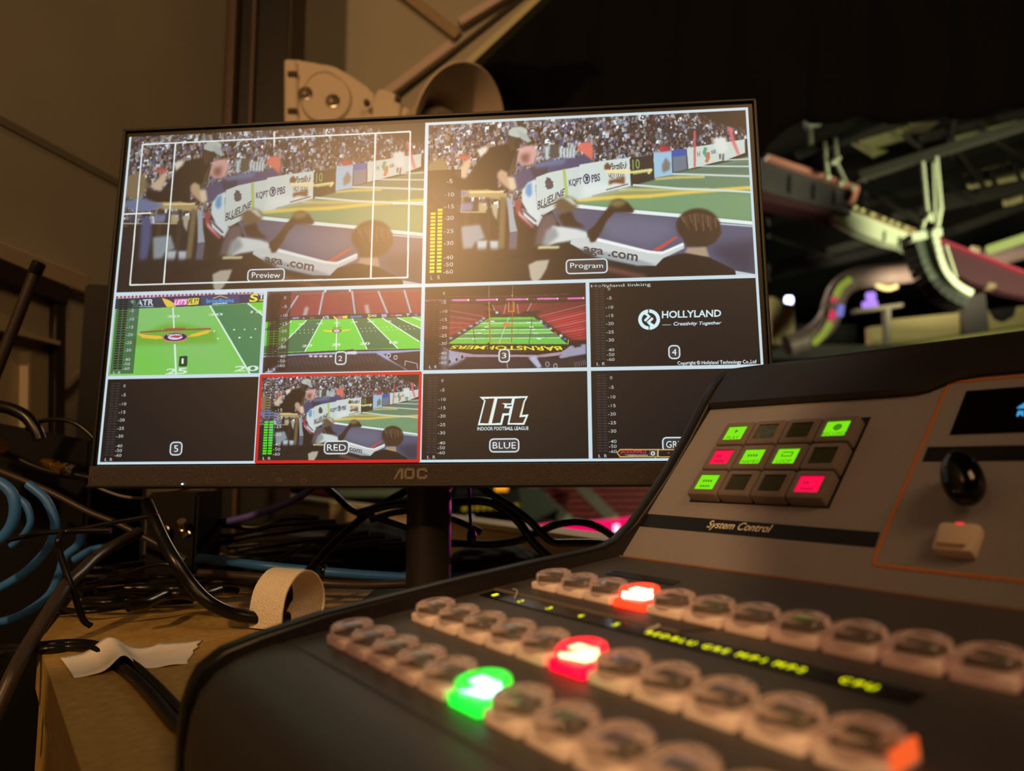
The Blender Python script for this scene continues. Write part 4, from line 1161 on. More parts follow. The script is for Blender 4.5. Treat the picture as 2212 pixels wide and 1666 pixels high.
('P',(206,236,244),0,[2440,981,2428,994,2407,968,2430,947,2437,955,2423,969]),
('P',(24,22,26),0,[2415,909,2419,909,2419,927,2415,927]),
('P',(24,22,26),0,[2415,986,2419,986,2418,1003,2415,1003]),
('T',(206,236,244),'HOLLYLAND',[2473,921,2720,921,2718,952,2472,953],'b'),
('T',(206,232,240),'Creativity Together',[2519,970,2719,971,2716,989,2519,991],'i'),
('L',(196,222,230),0,[2472,982,2509,982],3),
('T',(206,216,216),'Hollyland linking',[2175,797,2429,794,2430,813,2176,812],'m'),
('T',(226,236,238),'Copyright © Hollyland Technology Co.,Ltd',[2529,1140,2852,1139,2851,1160,2530,1160],'b'),
('P',(52,54,60),0,[2496,1073,2542,1074,2540,1128,2494,1127]),
('B',[2496,1073,2540,1128],16),
('T',(232,240,242),'4',[2509,1087,2528,1087,2527,1115,2508,1114],'r'),
('P',(52,54,60),0,[1739,1460,1861,1462,1861,1514,1739,1513]),
('B',[1739,1460,1861,1514],16),
('T',(232,240,242),'BLUE',[1751,1473,1849,1474,1849,1501,1751,1500],'r'),
('P',(52,54,60),0,[2457,1461,2592,1463,2590,1517,2456,1516]),
('B',[2457,1461,2590,1517],16),
('T',(232,240,242),'GREEN',[2471,1475,2578,1476,2577,1504,2470,1503],'r'),
('P',(52,54,60),0,[331,1461,379,1461,383,1516,335,1516]),
('B',[331,1461,383,1516],16),
('T',(232,240,242),'5',[346,1474,366,1474,368,1503,349,1503],'r'),
('P',(52,54,60),0,[1024,1463,1128,1464,1130,1516,1027,1515]),
('B',[1024,1463,1130,1516],16),
('T',(232,240,242),'RED',[1035,1476,1118,1477,1119,1504,1036,1503],'r'),
('P',(52,54,60),0,[632,681,799,686,802,736,636,731]),
('B',[632,681,802,736],16),
('T',(232,240,242),'Preview',[650,693,783,697,784,724,651,719],'r'),
('P',(52,54,60),0,[2070,681,2247,687,2246,743,2069,738]),
('B',[2070,681,2246,743],16),
('T',(232,240,242),'Program',[2087,695,2229,700,2228,729,2087,725],'r'),
('P',(220,240,238),0,[1693,1279,1901,1279,1888,1304,1875,1359,1903,1357,1885,1401,1813,1400,1821,1360,1800,1361,1790,1401,1687,1401,1713,1296]),
('P',(46,36,36),0,[1711,1288,1757,1287,1732,1393,1696,1392,1720,1295]),
('P',(46,36,36),0,[1771,1288,1833,1288,1829,1309,1790,1308,1801,1315,1799,1329,1824,1330,1819,1351,1792,1351,1783,1392,1747,1393]),
('P',(46,36,36),0,[1845,1289,1890,1286,1879,1307,1864,1369,1890,1367,1878,1393,1822,1393]),
('P',(20,28,48),0,[1811,1316,1832,1315,1831,1321,1810,1322]),
('L',(206,150,60),0,[1757,1288,1733,1391],3),
('L',(206,150,60),0,[1789,1308,1800,1314],3),
('L',(206,160,80),0,[1882,1304,1864,1367],3),
('L',(206,160,80),0,[1890,1369,1879,1393],3),
('T',(214,236,244),'INDOOR FOOTBALL LEAGUE',[1685,1408,1902,1408,1902,1423,1685,1423],'b'),
('P',(206,160,70),0,[2267,1522,2281,1506,2605,1509,2603,1542,2280,1541]),
('P',(30,26,30),0,[2272,1522,2284,1511,2604,1514,2603,1539,2283,1536]),
('T',(216,60,80),'JACKSONVILLE',[2283,1511,2390,1512,2389,1529,2282,1528],'b'),
('P',(150,150,160),1,[2293,1529,2395,1530,2395,1536,2321,1536]),
('P',(70,74,84),0,[2401,1512,2432,1512,2432,1538,2400,1537]),
('T',(236,240,240),'0',[2408,1517,2424,1517,2423,1534,2407,1534],'b'),
('P',(226,196,120),0,[2434,1510,2439,1510,2438,1540,2433,1540]),
('L',(206,160,70),0,[2423,1542,2437,1551,2603,1553],3.5),
('P',(180,60,70),1,[2472,1524,2483,1519,2483,1529]),
('L',(214,226,226),0,[70,42,1363,40,1368,739,73,736,70,42],9),
('L',(214,226,226),0,[234,44,235,733],9),
('L',(214,226,226),0,[1200,43,1201,734],9),
('L',(214,226,226),0,[715,8,718,78],9),
('L',(214,226,226),0,[5,390,143,389],9),
('L',(214,226,226),0,[1292,388,1430,389],9),
]
# ---------------------------------------------------------------- picture shown by the multiview screen
SW, SH = 2880, 1556

def blur_mask(m, b):
    r = max(1, int(b))
    for _ in range(2):
        for ax in (0, 1):
            p = np.pad(m, [(r + 1, r) if a == ax else (0, 0) for a in (0, 1)], mode='edge')
            cs = np.cumsum(p, axis=ax, dtype=np.float32)
            n = m.shape[ax]
            hi = np.take(cs, range(2 * r + 1, 2 * r + 1 + n), axis=ax)
            lo = np.take(cs, range(0, n), axis=ax)
            m = (hi - lo) / (2 * r + 1)
    return m

def paint_mask(img, x0, y0, m, col):
    h, w = m.shape
    s = img[y0:y0 + h, x0:x0 + w]
    s += (np.array(col, np.float32) - s) * m[..., None]

def inside(pts, gx, gy):
    r = np.zeros(gx.shape, bool)
    n = len(pts)
    for i in range(n):
        (xa, ya), (xb, yb) = pts[i], pts[(i + 1) % n]
        if ya == yb:
            continue
        c = ((ya > gy) != (yb > gy)) & (gx < (xb - xa) * (gy - ya) / (yb - ya) + xa)
        r ^= c
    return r

def fill(img, pts, col, b=0, clip=None):
    H, W = img.shape[:2]
    pts = np.asarray(pts, np.float32).reshape(-1, 2)
    cx0, cy0, cx1, cy1 = clip or (0, 0, W, H)
    x0 = max(cx0, int(pts[:, 0].min()) - 3 * b - 1); x1 = min(cx1, int(pts[:, 0].max()) + 3 * b + 2)
    y0 = max(cy0, int(pts[:, 1].min()) - 3 * b - 1); y1 = min(cy1, int(pts[:, 1].max()) + 3 * b + 2)
    if x1 <= x0 or y1 <= y0:
        return
    gx, gy = np.meshgrid(np.arange(x0, x1) + .5, np.arange(y0, y1) + .5)
    m = inside(pts, gx, gy).astype(np.float32)
    if b:
        m = blur_mask(m, b)
    paint_mask(img, x0, y0, m, col)

def ellipse(img, cx, cy, rx, ry, col, b=0, clip=None):
    a = np.linspace(0, 2 * math.pi, 25)[:-1]
    fill(img, np.stack([cx + rx * np.cos(a), cy + ry * np.sin(a)], 1), col, b, clip)

def line(img, pts, w, col, b=0, clip=None):
    p = np.asarray(pts, np.float32).reshape(-1, 2)
    for a, c in zip(p[:-1], p[1:]):
        d = c - a
        L = float(np.hypot(*d)) or 1.0
        n = np.array([-d[1], d[0]]) / L * w / 2
        e = d / L * w * .2
        fill(img, [a + n - e, c + n + e, c - n + e, a - n - e], col, b, clip)

GLYPHS = {}
def glyph_tris(s, bold):
    """Triangles of a line of lettering, scaled to the unit square."""
    if (s, bold) not in GLYPHS:
        cu = bpy.data.curves.new('lettering', 'FONT')
        cu.body = s; cu.resolution_u = 3
        cu.offset = .022 if bold else 0
        o = bpy.data.objects.new('lettering', cu)
        bpy.context.scene.collection.objects.link(o)
        bpy.context.view_layer.update()
        me = o.evaluated_get(bpy.context.evaluated_depsgraph_get()).to_mesh()
        v = np.array([x.co[:2] for x in me.vertices])
        me.calc_loop_triangles()
        t = [tuple(x.vertices) for x in me.loop_triangles]
        bpy.data.objects.remove(o); bpy.data.curves.remove(cu)
        lo, hi = v.min(0), v.max(0)
        GLYPHS[s, bold] = (v - lo) / (hi - lo), t
    return GLYPHS[s, bold]

def letters(img, s, quad, col, style, clip=None):
    v, t = glyph_tris(s, style in 'bi')
    q = np.asarray(quad, np.float32).reshape(4, 2)
    u, w = v[:, :1], 1 - v[:, 1:]
    p = (q[0] * (1 - u) + q[1] * u) * (1 - w) + (q[3] * (1 - u) + q[2] * u) * w
    if style == 'i':
        p[:, 0] += (.5 - w[:, 0]) * .22 * abs(q[3, 1] - q[0, 1])
    for tri in t:
        fill(img, p[list(tri)], col, 0, clip)

def paint(img, shapes, sx=1, sy=1, clip=None):
    rng = np.random.default_rng(5)
    tile = [sx, sy]
    def sc(a):
        a = np.asarray(a, np.float32).copy()
        a[0::2] *= sx; a[1::2] *= sy
        return a
    for s in shapes:
        k = s[0]
        if k == 'F':
            img[:] = s[1]
        elif k == 'P':
            fill(img, sc(s[3]), s[1], s[2], clip)
        elif k == 'L':
            line(img, sc(s[3]), s[4] * (1 if sx == 1 else 1.5) * .8, s[1], s[2], clip)
        elif k == 'E':
            q = sc(s[3]); ellipse(img, *q, s[1], s[2], clip)
        elif k in 'TX':
            if k == 'T':
                letters(img, s[2], sc(s[3]), s[1], s[4], clip)
        elif k == 'C':                                  # the crowd in the stands
            poly = sc(s[1]).reshape(-1, 2)
            H, W = img.shape[:2]
            fill(img, poly, (44, 42, 48), 6)
            pal = 1.12 * np.array([(206, 220, 228), (160, 176, 196), (140, 150, 164), (76, 84, 106), (52, 46, 48), (34, 32, 38), (150, 140, 132), (84, 74, 72),
                            (66, 78, 124), (96, 52, 60), (190, 202, 210), (46, 48, 60), (110, 122, 140), (30, 28, 34), (38, 36, 42)])
            n = 0
            P = rng.random((4200, 2)) * [W, H * .58]
            P = P[np.argsort(P[:, 1])]
            for x, y in P[inside(poly, P[:, 0], P[:, 1])]:
                f = 1.0 - .62 * x / W
                r = (3.5 + 5.5 * rng.random()) * f * 1.7
                c = pal[rng.integers(len(pal))] * (.62 + .5 * rng.random())
                lean = (rng.random() - .5) * r * 2
                fill(img, [(x - r, y + r * 1.9), (x - r * .8 + lean, y - r * .6), (x + r * .8 + lean, y - r * .9), (x + r, y + r * 1.7)], c)
                if rng.random() < .45:
                    ellipse(img, x + lean, y - r * 1.3, r * .55, r * .7, np.array([168, 140, 128]) * (.4 + .5 * rng.random()))
                n += 1
            x1 = int(poly[:, 1].max())
            for ch in range(3):
                img[:x1, :, ch] = blur_mask(img[:x1, :, ch], 1.6)
        elif k == 'A':                                  # translucent strip behind a level meter
            x0, y0, x1, y1 = s[3]
            img[y0:y1, x0:x1] += (np.array(s[1], np.float32) - img[y0:y1, x0:x1]) * s[2]
        elif k == 'B':                                  # light outline with rounded corners
            q = np.asarray(s[1], np.float32); (x0, y0), (x1, y1) = q[:2], q[2:]; r = s[2]; p = []
            for (cx, cy, a0) in ((x0 + r, y0 + r, 180), (x1 - r, y0 + r, 270), (x1 - r, y1 - r, 0), (x0 + r, y1 - r, 90)):
                for a in range(0, 91, 18):
                    p += [cx + r * math.cos(math.radians(a0 + a)), cy + r * math.sin(math.radians(a0 + a))]
            line(img, p + p[:2], 6, (206, 220, 226))
        elif k == 'V':
            meter(img, s[1], s[2])

def meter(img, tile, lit):
    """Two-column level meter of one tile with its decibel scale."""
    if tile == 9:
        X, Y, W, H = 1440, 0, 1440, 778; cols = ((.018, .033), (.040, .055)); lx = .076
        marks = (.292, .375, .457, .530, .60, .68, .752, .838, .88, .923); lr = .955; v0, v1, n = .30, .93, 29
    else:
        X, Y, W, H = (tile - 1) % 4 * 720, 778 + (tile - 1) // 4 * 389, 720, 389
        cols = ((.042, .066), (.074, .098)); lx = .128
        marks = (.10, .205, .31, .405, .495, .59, .68, .79, .843, .897); lr = .945; v0, v1, n = .055, .905, 29
    for k in range(n):
        v = v0 + (v1 - v0) * (k + .5) / n
        for ci, (a, b) in enumerate(cols):
            c = (52, 52, 58)
            if tile in (1, 2, 3): c = (18, 22, 20) if v > .3 or tile == 1 else (40, 28, 30)
            if tile == 9:
                if v < .545 + (.02 if ci == 0 else 0): continue
                c = (236, 208, 40) if v < .8 else (190, 214, 50)
            if tile == 6 and v > .53 - .02 * ci: c = (70, 226, 40)
            hh = .34 if tile in (9, 6) and c[1] > 150 else .3 if tile in (1, 2) else .2
            y0 = Y + (v - hh * (v1 - v0) / n) * H; y1 = Y + (v + hh * (v1 - v0) / n) * H
            fill(img, [X + a * W, y0, X + b * W, y0, X + b * W, y1, X + a * W, y1], c)
    w = .0085 if tile == 9 else .0125
    hgt = .012 if tile == 9 else .017
    for m, s in zip(marks, ('0', '-5', '-10', '-15', '-20', '-25', '-30', '-40', '-50', '-60')):
        ww = w * (.62 * len(s) - .1)
        cx, cy = X + lx * W, Y + m * H
        letters(img, s, [cx - ww * W, cy - hgt * H, cx + ww * W, cy - hgt * H, cx + ww * W, cy + hgt * H, cx - ww * W, cy + hgt * H], (196, 204, 206), 'r')
    for s, (a, b) in zip('LR', cols):
        letters(img, s, [X + (a + .004) * W, Y + (lr - hgt) * H, X + (b - .004) * W, Y + (lr - hgt) * H, X + (b - .004) * W, Y + (lr + hgt) * H, X + (a + .004) * W, Y + (lr + hgt) * H], (206, 214, 216), 'r')

def screen_picture():
    img = np.empty((SH, SW, 3), np.float32)
    img[:] = (19, 19, 23)
    g = np.empty((778, 1440, 3), np.float32)
    paint(g, GAME, 1.44, .778)
    img[0:778, 0:1440] = g * .86 + 6
    img[0:778, 1440:2880] = g
    img[1167:1556, 720:1440] = (g[0::2, 0::2] + g[1::2, 0::2] + g[0::2, 1::2] + g[1::2, 1::2]) / 4 * .96
    n = next(i for i, s in enumerate(TILES) if s == ('V', 2, 0))
    first = next(i for i, s in enumerate(TILES) if s == ('V', 1, 0))
    third = next(i for i, s in enumerate(TILES) if s == ('V', 3, 0))
    nine = 2
    # every tile keeps inside its own frame
    a = next(i for i, s in enumerate(TILES[first:]) if s[0] == 'T') + first + 1
    b = next(i for i, s in enumerate(TILES[n:]) if s[0] == 'T') + n + 1
    c = next(i for i, s in enumerate(TILES[third:]) if s[0] == 'T') + third + 1
    paint(img, TILES[:a], clip=(0, 778, 720, 1167))
    paint(img, TILES[a:b], clip=(720, 778, 1440, 1167))
    paint(img, TILES[b:c], clip=(1440, 778, 2160, 1167))
    paint(img, TILES[c:])
    strip = img[236:772, 1448:1602]; strip += (np.array((24, 22, 24), np.float32) - strip) * .78
    for t in (4, 5, 6, 7, 8, 9):
        meter(img, t, 0)
    w = (196, 218, 228)
    for x in (720, 2160):
        fill(img, [x - 8, 778, x + 8, 778, x + 8, SH, x - 8, SH], w)
    fill(img, [1440 - 8, 0, 1440 + 8, 0, 1440 + 8, SH, 1440 - 8, SH], w)
    for y in (778, 1167):
        fill(img, [0, y - 8, SW, y - 8, SW, y + 8, 0, y + 8], w)
    line(img, [0, 0, 0, SH, SW, SH, SW, 0], 22, w)
    line(img, [1440, 6, SW, 6], 14, w)
    line(img, [724, 1171, 1436, 1171, 1436, SH - 6, 724, SH - 6, 724, 1171], 13, (206, 26, 30))
    return np.clip(img, 0, 255)
# ---------------------------------------------------------------- the setting
WALL = mat('painted_wall', (172, 166, 150), .8, grain=.04, scale=6)
TRIM = mat('painted_trim', (206, 186, 178), .45)
DARKFRAME = mat('dark_bronze_frame', (46, 36, 32), .5)
BLACKM = mat('satin_black', (20, 18, 18), .45)
floor_bm = new_bm(); box(floor_bm, (0, .2, -.05), (7, 5.2, .1))
tag(link('floor', floor_bm, mat('dark_carpet', (20, 18, 17), .95, grain=.3, scale=60)), kind='structure')

# wall beside the desk: runs away from the camera and ends at the steel post
W0, WD = Vector((-.623, 1.6, 0)), Vector((.118, .993, 0)).normalized()
WN = Vector((WD.y, -WD.x, 0))
def on_wall(px, py, off=0):
    d = at(px, py, 1) - EYE; p = W0 + WN * off
    t = (p - EYE).dot(WN) / d.dot(WN)
    return EYE + d * t
b = new_bm()
a0, a1 = W0 - WD * 3.0, W0 + WD * .05
prism(b, [a0, a1, a1 + Vector((0, 0, 3.4)), a0 + Vector((0, 0, 3.4))], -WN * .1)
tag(link('wall_left', b, WALL), kind='structure')
b = new_bm()
beam(b, on_wall(-90, 212, .000), on_wall(330, 436, .000), .012, .004, WN)
tag(link('trim_1', b, mat('seam_trim', (128, 122, 106), .7)), kind='structure')
b = new_bm()                                            # window head trim, dark frame and pane
beam(b, on_wall(-120, 505, .012), on_wall(183, 616, .012), .03, .016, WN, .003)
tag(link('trim_2', b, mat('window_trim', (180, 162, 138), .5)), kind='structure')
win = tag(bpy.data.objects.new('window_1', None), kind='structure'); COL.objects.link(win); win.location = on_wall(60, 800)
def wchild(name, bm, m):
    o = link(name, bm, m); o.parent = win; o.matrix_parent_inverse = Matrix.Translation(-win.location); return o
b = new_bm()
beam(b, on_wall(-120, 540, .012), on_wall(136, 640, .012), .03, .022, WN, .003)
beam(b, on_wall(124, 620, .012), on_wall(120, 960, .012), .022, .014, WN, .003)
wchild('window_frame', b, DARKFRAME)
b = new_bm()
prism(b, [on_wall(-150, 560, .004), on_wall(122, 640, .004), on_wall(118, 980, .004), on_wall(-150, 1010, .004)], WN * .004)
wchild('window_pane', b, mat('dull_pane', (158, 146, 122), .25, grain=.08, scale=3))
b = new_bm()
beam(b, on_wall(-60, 700, .012), on_wall(110, 742, .012), .006, .03, WN); beam(b, on_wall(52, 760, .012), on_wall(50, 960, .012), .006, .018, WN)
beam(b, on_wall(135, 838, .012), on_wall(175, 800, .012), .006, .012, WN)
wchild('window_muntin', b, mat('pale_muntin', (168, 156, 134), .5))

# steel post
post = empty('steel_post', at(545, 1011, 1.55) * 1, 'dark upright steel post between the beige wall and the white loudspeaker', 'post')
pz = -post.location.z
def lchild(name, bm, m, parent, **k):
    o = link(name, bm, m, **k); o.parent = parent; o.matrix_parent_inverse = Matrix.Translation(-parent.location); return o
px_ = lambda x: at(x, 600, 1.55).x
b = new_bm(); box(b, ((px_(488) + px_(608)) / 2, 1.62, 1.7), (px_(608) - px_(488), .10, 3.4), .004); lchild('web', b, BLACKM, post)
b = new_bm(); box(b, ((px_(470) + px_(489)) / 2, 1.60, 1.7), (px_(489) - px_(470), .12, 3.4), .004)
lchild('edge_angle', b, mat('bronze_paint', (84, 66, 58), .4), post)
b = new_bm(); box(b, ((px_(519) + px_(529)) / 2, 1.562, 1.7), (px_(529) - px_(519), .02, 3.4), .003); lchild('rib', b, mat('bronze_paint', ()), post)
b = new_bm(); box(b, ((px_(606) + px_(616)) / 2, 1.59, 1.7), (px_(616) - px_(606), .10, 3.4), .003); lchild('flange', b, DARKFRAME, post)

# raked white soffit beyond the post, with its frame bars
YS = 1.9
b = new_bm()
prism(b, [at(560, -60, YS), at(1232, -60, YS), at(985, 163, YS), at(560, 545, YS)], (0, .05, 0))
tag(link('wall_back', b, WALL), kind='structure')
def sof(name, m, p, q, w, t, dy):
    b = new_bm(); beam(b, at(*p, YS - dy), at(*q, YS - dy), t, w, (0, 1, 0), .003)
    return tag(link(name, b, m), kind='structure')
b = new_bm()
v = at(985, 163, YS) - at(1160, 0, YS)
prism(b, [at(1148, 0, YS - .03) - v * .4, at(1166, 0, YS - .03) - v * .4, at(992, 163, YS - .03) + v * 2.2, at(974, 156, YS - .03) + v * 2.2], (0, .05, 0))
tag(link('trim_3', b, mat('pale_edge', (206, 204, 160), .6)), kind='structure')
sof('trim_4', DARKFRAME, (1200, -62), (800, 255), .010, .014, .006)
sof('trim_5', TRIM, (1178, -62), (992, 52), .026, .022, .026)
sof('trim_6', TRIM, (976, 98), (790, 238), .026, .024, .026)
sof('trim_7', mat('soffit_bar', (158, 138, 112), .6), (815, -58), (990, 78), .016, .030, .014)

# black drape hung along the front of the booth
b = new_bm()
hem = [(520, 560), (900, 520), (1300, 480), (1560, 420), (1625, 352), (1648, 330), (1672, 300), (1700, 281), (1745, 264), (1800, 259), (1900, 261), (2000, 258), (2100, 250), (2212, 232), (2320, 215), (2500, 190)]
N = 90; M_ = 14; grid = []
for i in range(N + 1):
    x = 520 + (2500 - 520) * i / N
    for (xa, ya), (xb, yb) in zip(hem[:-1], hem[1:]):
        if xa <= x <= xb: hy = ya + (yb - ya) * (x - xa) / (xb - xa); break
    top = at(x, -140, 2.4); low = at(x, hy, 2.4); colm = []
    for j in range(M_ + 1):
        p = top.lerp(low, j / M_); p.y += .03 * math.sin(i * .9) * (.3 + .7 * j / M_) + .012 * math.sin(i * 2.3 + j * .3)
        colm.append(b.verts.new(p))
    grid.append(colm)
for i in range(N):
    for j in range(M_): b.faces.new((grid[i][j], grid[i + 1][j], grid[i + 1][j + 1], grid[i][j + 1]))
cur = link('drape', b, mat('black_drape', (7, 8, 12), .95, grain=.3, scale=300), smooth=60)
sm = cur.modifiers.new('thick', 'SOLIDIFY'); sm.thickness = .006
tag(cur, 'black cloth drape hanging over the monitor with a curved lower hem', 'drape')

# low cream ledge along the arena side of the desk
LP, LQ = Vector((.12, .87, 0)), Vector((-.87, 2.61, 0)); LD = (LP - LQ).normalized(); LN = Vector((LD.y, -LD.x, 0))
if LN.y < 0: LN = -LN
b = new_bm()
q0, q1 = LQ, LP + LD * 1.6
prism(b, [q0, q1, q1 + Vector((0, 0, .785)), q0 + Vector((0, 0, .785))], LN * .04)
tag(link('wall_front', b, mat('cream_ledge', (238, 214, 172), .7, grain=.05, scale=8)), kind='structure')
b = new_bm()
up = Vector((0, 0, .785))
prism(b, [q0 + up - LN * .004, q1 + up - LN * .004, q1 + up + LN * .05, q0 + up + LN * .05], (0, 0, .007))
tag(link('trim_8', b, mat('cream_cap', (222, 218, 170), .6)), kind='structure')

# ---------------------------------------------------------------- desk of raw fibreboard
MDF = mat('fibreboard', (168, 138, 76), .62, grain=.18, scale=160, bump=.12)
DZ = .75
A = at_z(83, 1388, DZ); F1 = (at_z(175, 1666, DZ) - A).normalized()
desk = empty('desk', (A.x, A.y, 0), 'raw brown fibreboard desk under the switcher and the cables', 'desk')
out = [A, A + F1 * 1.15, Vector((.75, -.05, DZ)), Vector((.60, -.01, DZ)), LP + Vector((-.03, -.02, DZ)), Vector((-.06, 1.10, DZ)), Vector((-.46, 1.10, DZ)), Vector((-.44, .78, DZ))]
out[3] = LP + LD * .8 + Vector((0, 0, DZ)) - LN * .02
out[2] = LP + LD * 1.45 - LN * .03
for p in out: p.z = DZ
b = new_bm(); prism(b, out, (0, 0, -.032)); lchild('desk_top', b, MDF, desk)
b = new_bm(); cen = sum(out, Vector()) / len(out)
prism(b, [Vector((*(p.xy + (cen.xy - p.xy).normalized() * .004), DZ - .0325)) for p in out], (0, 0, -(DZ - .033)))
lchild('cabinet', b, MDF, desk)

# ---------------------------------------------------------------- monitor
MC = Vector((-.0715, .5932, 1.0214)); MW, MH = .527, .2851
yaw, tilt, roll = R(-5.24), R(3.91), R(.34)
n_ = Vector((-math.sin(yaw) * math.cos(tilt), math.cos(yaw) * math.cos(tilt), -math.sin(tilt)))
u_ = Vector((math.cos(yaw) * math.cos(roll), math.sin(yaw) * math.cos(roll), math.sin(roll)))
n_ = (n_ - u_ * n_.dot(u_)).normalized(); v_ = u_.cross(n_)
if v_.z < 0: v_ = -v_
mon = empty('monitor', (MC.x, MC.y + .06, DZ), 'black widescreen monitor on a round pole showing a tiled multiview of ten pictures', 'monitor')
MM = Matrix.Translation(-Vector((MC.x, MC.y + .06, DZ))) @ Matrix(((u_.x, v_.x, -n_.x, MC.x), (u_.y, v_.y, -n_.y, MC.y), (u_.z, v_.z, -n_.z, MC.z), (0, 0, 0, 1)))
# local frame of the panel: x along the screen, y up the screen, z out of the glass
def mchild(name, bm, m, parent=mon, smooth=None):
    bmesh.ops.transform(bm, matrix=MM, verts=bm.verts)
    return link(name, bm, m, parent, smooth)
x0, x1, y0, y1 = -MW / 2, MW / 2, -MH / 2, MH / 2
ol, orr, ot, ob = x0 - .0052, x1 + .0068, y1 + .0068, y0 - .0185
BEZ = mat('bezel_black', (24, 22, 21), .5, grain=.25, scale=900, bump=.3)
b = new_bm(); box(b, ((ol + orr) / 2, (ot + ob) / 2, -.0145), (orr - ol, ot - ob, .025), .0025)
box(b, (0, -.02, -.035), (.30, .19, .03), .01)
mchild('housing', b, BEZ, smooth=35)
b = new_bm()                                             # thin raised lip round the glass
for (cx, cy, sx, sy) in ((ol + .0012, (ot + ob) / 2, .0024, ot - ob), (orr - .0012, (ot + ob) / 2, .0024, ot - ob), ((ol + orr) / 2, ot - .0012, orr - ol, .0024)):
    box(b, (cx, cy, -.0005), (sx, sy, .005), .0006)
mchild('lip', b, mat('lip_black', (13, 11, 10), .4))
CH = mat('chin_plastic', (52, 46, 42), .42, grain=.55, scale=1500, bump=.5, speck=(150, 132, 108))
b = new_bm(); box(b, ((ol + orr) / 2, (y0 - .0012 + ob) / 2, .0008), (orr - ol - .001, y0 - .0012 - ob, .006), .0012)
chin = mchild('chin', b, CH)
b = new_bm(); box(b, ((ol + orr) / 2, ob + .0008, .001), (orr - ol, .0022, .008), .0008); mchild('chin_edge', b, BLACKM)
LOGO = mat('logo_bronze', (118, 104, 96), .5)
lb = new_bm()                                            # three-letter maker's mark on the chin: a slash-shaped A, an O and a C
def quad(bm, pts, z0=.0038, h=.0004): prism(bm, [Vector((x, y, z0)) for x, y in pts], (0, 0, h))
lx, ly = -.0068, (y0 - .0012 + ob) / 2 + .001; s = .0042
quad(lb, [(lx - .0125, ly - s), (lx - .0105, ly - s), (lx - .0058, ly + s), (lx - .0078, ly + s)])
quad(lb, [(lx - .0068, ly - s), (lx - .0047, ly - s), (lx - .0047, ly + s), (lx - .0068, ly + s)])
for ox, gap in ((lx, 0), (lx + .0098, 1)):
    w2 = .0040
    quad(lb, [(ox - w2, ly - s + .001), (ox - w2 + .0019, ly - s + .001), (ox - w2 + .0019, ly + s - .001), (ox - w2, ly + s - .001)])
    quad(lb, [(ox - w2 + .001, ly + s - .0019), (ox + w2 - .001, ly + s - .0019), (ox + w2 - .001, ly + s), (ox - w2 + .001, ly + s)])
    quad(lb, [(ox - w2 + .001, ly - s), (ox + w2 - .001, ly - s), (ox + w2 - .001, ly - s + .0019), (ox - w2 + .001, ly - s + .0019)])
    if gap:
        quad(lb, [(ox + w2 - .0019, ly + s - .003), (ox + w2, ly + s - .003), (ox + w2, ly + s - .001), (ox + w2 - .0019, ly + s - .001)])
        quad(lb, [(ox + w2 - .0019, ly - s + .001), (ox + w2, ly - s + .001), (ox + w2, ly - s + .003), (ox + w2 - .0019, ly - s + .003)])
    else:
        quad(lb, [(ox + w2 - .0019, ly - s + .001), (ox + w2, ly - s + .001), (ox + w2, ly + s - .001), (ox + w2 - .0019, ly + s - .001)])
o = mchild('logo', lb, LOGO, smooth=None)
ICON = mat('icon_grey', (96, 86, 76), .5)
b = new_bm()
for i, ix in enumerate((-.166, -.150, -.134, -.110, -.090)):
    iy = ob + .0050
    if i in (1, 2):
        sg = -1 if i == 1 else 1
        quad(b, [(ix - sg * .001, iy + .0014), (ix + sg * .001, iy), (ix + sg * .0006, iy), (ix - sg * .0012, iy + .0011)]); quad(b, [(ix + sg * .001, iy), (ix - sg * .001, iy - .0014), (ix - sg * .0012, iy - .0011), (ix + sg * .0006, iy)])
    elif i == 4:
        pr = [(math.cos(a), math.sin(a)) for a in [R(115 + 310 * k / 16) for k in range(17)]]
        for (c0, s0), (c1, s1) in zip(pr[:-1], pr[1:]): quad(b, [(ix + c0 * .0021, iy + s0 * .0021), (ix + c1 * .0021, iy + s1 * .0021), (ix + c1 * .0017, iy + s1 * .0017), (ix + c0 * .0017, iy + s0 * .0017)])
        quad(b, [(ix - .0002, iy), (ix + .0002, iy), (ix + .0002, iy + .0022), (ix - .0002, iy + .0022)])
    else:
        for (qa, qb, qc, qd) in ((-.0026, -.0014, .0026, -.0011), (-.0026, .0011, .0026, .0014), (-.0026, -.0014, -.0023, .0014), (.0023, -.0014, .0026, .0014)) + (((-.0016, -.0006, -.0012, .0006), (-.0004, -.0006, .0001, .0006), (.0008, -.0006, .0013, .0006)) if i == 3 else ()):
            quad(b, [(ix + qa, iy + qb), (ix + qc, iy + qb), (ix + qc, iy + qd), (ix + qa, iy + qd)])
mchild('button_icons', b, ICON)
b = new_bm(); bmesh.ops.create_icosphere(b, subdivisions=2, radius=.0009, matrix=Matrix.Translation((-.1885, ob + .0024, .004))); mchild('power_light', b, glow('led_blue_white', (150, 200, 255), 3), smooth=80)

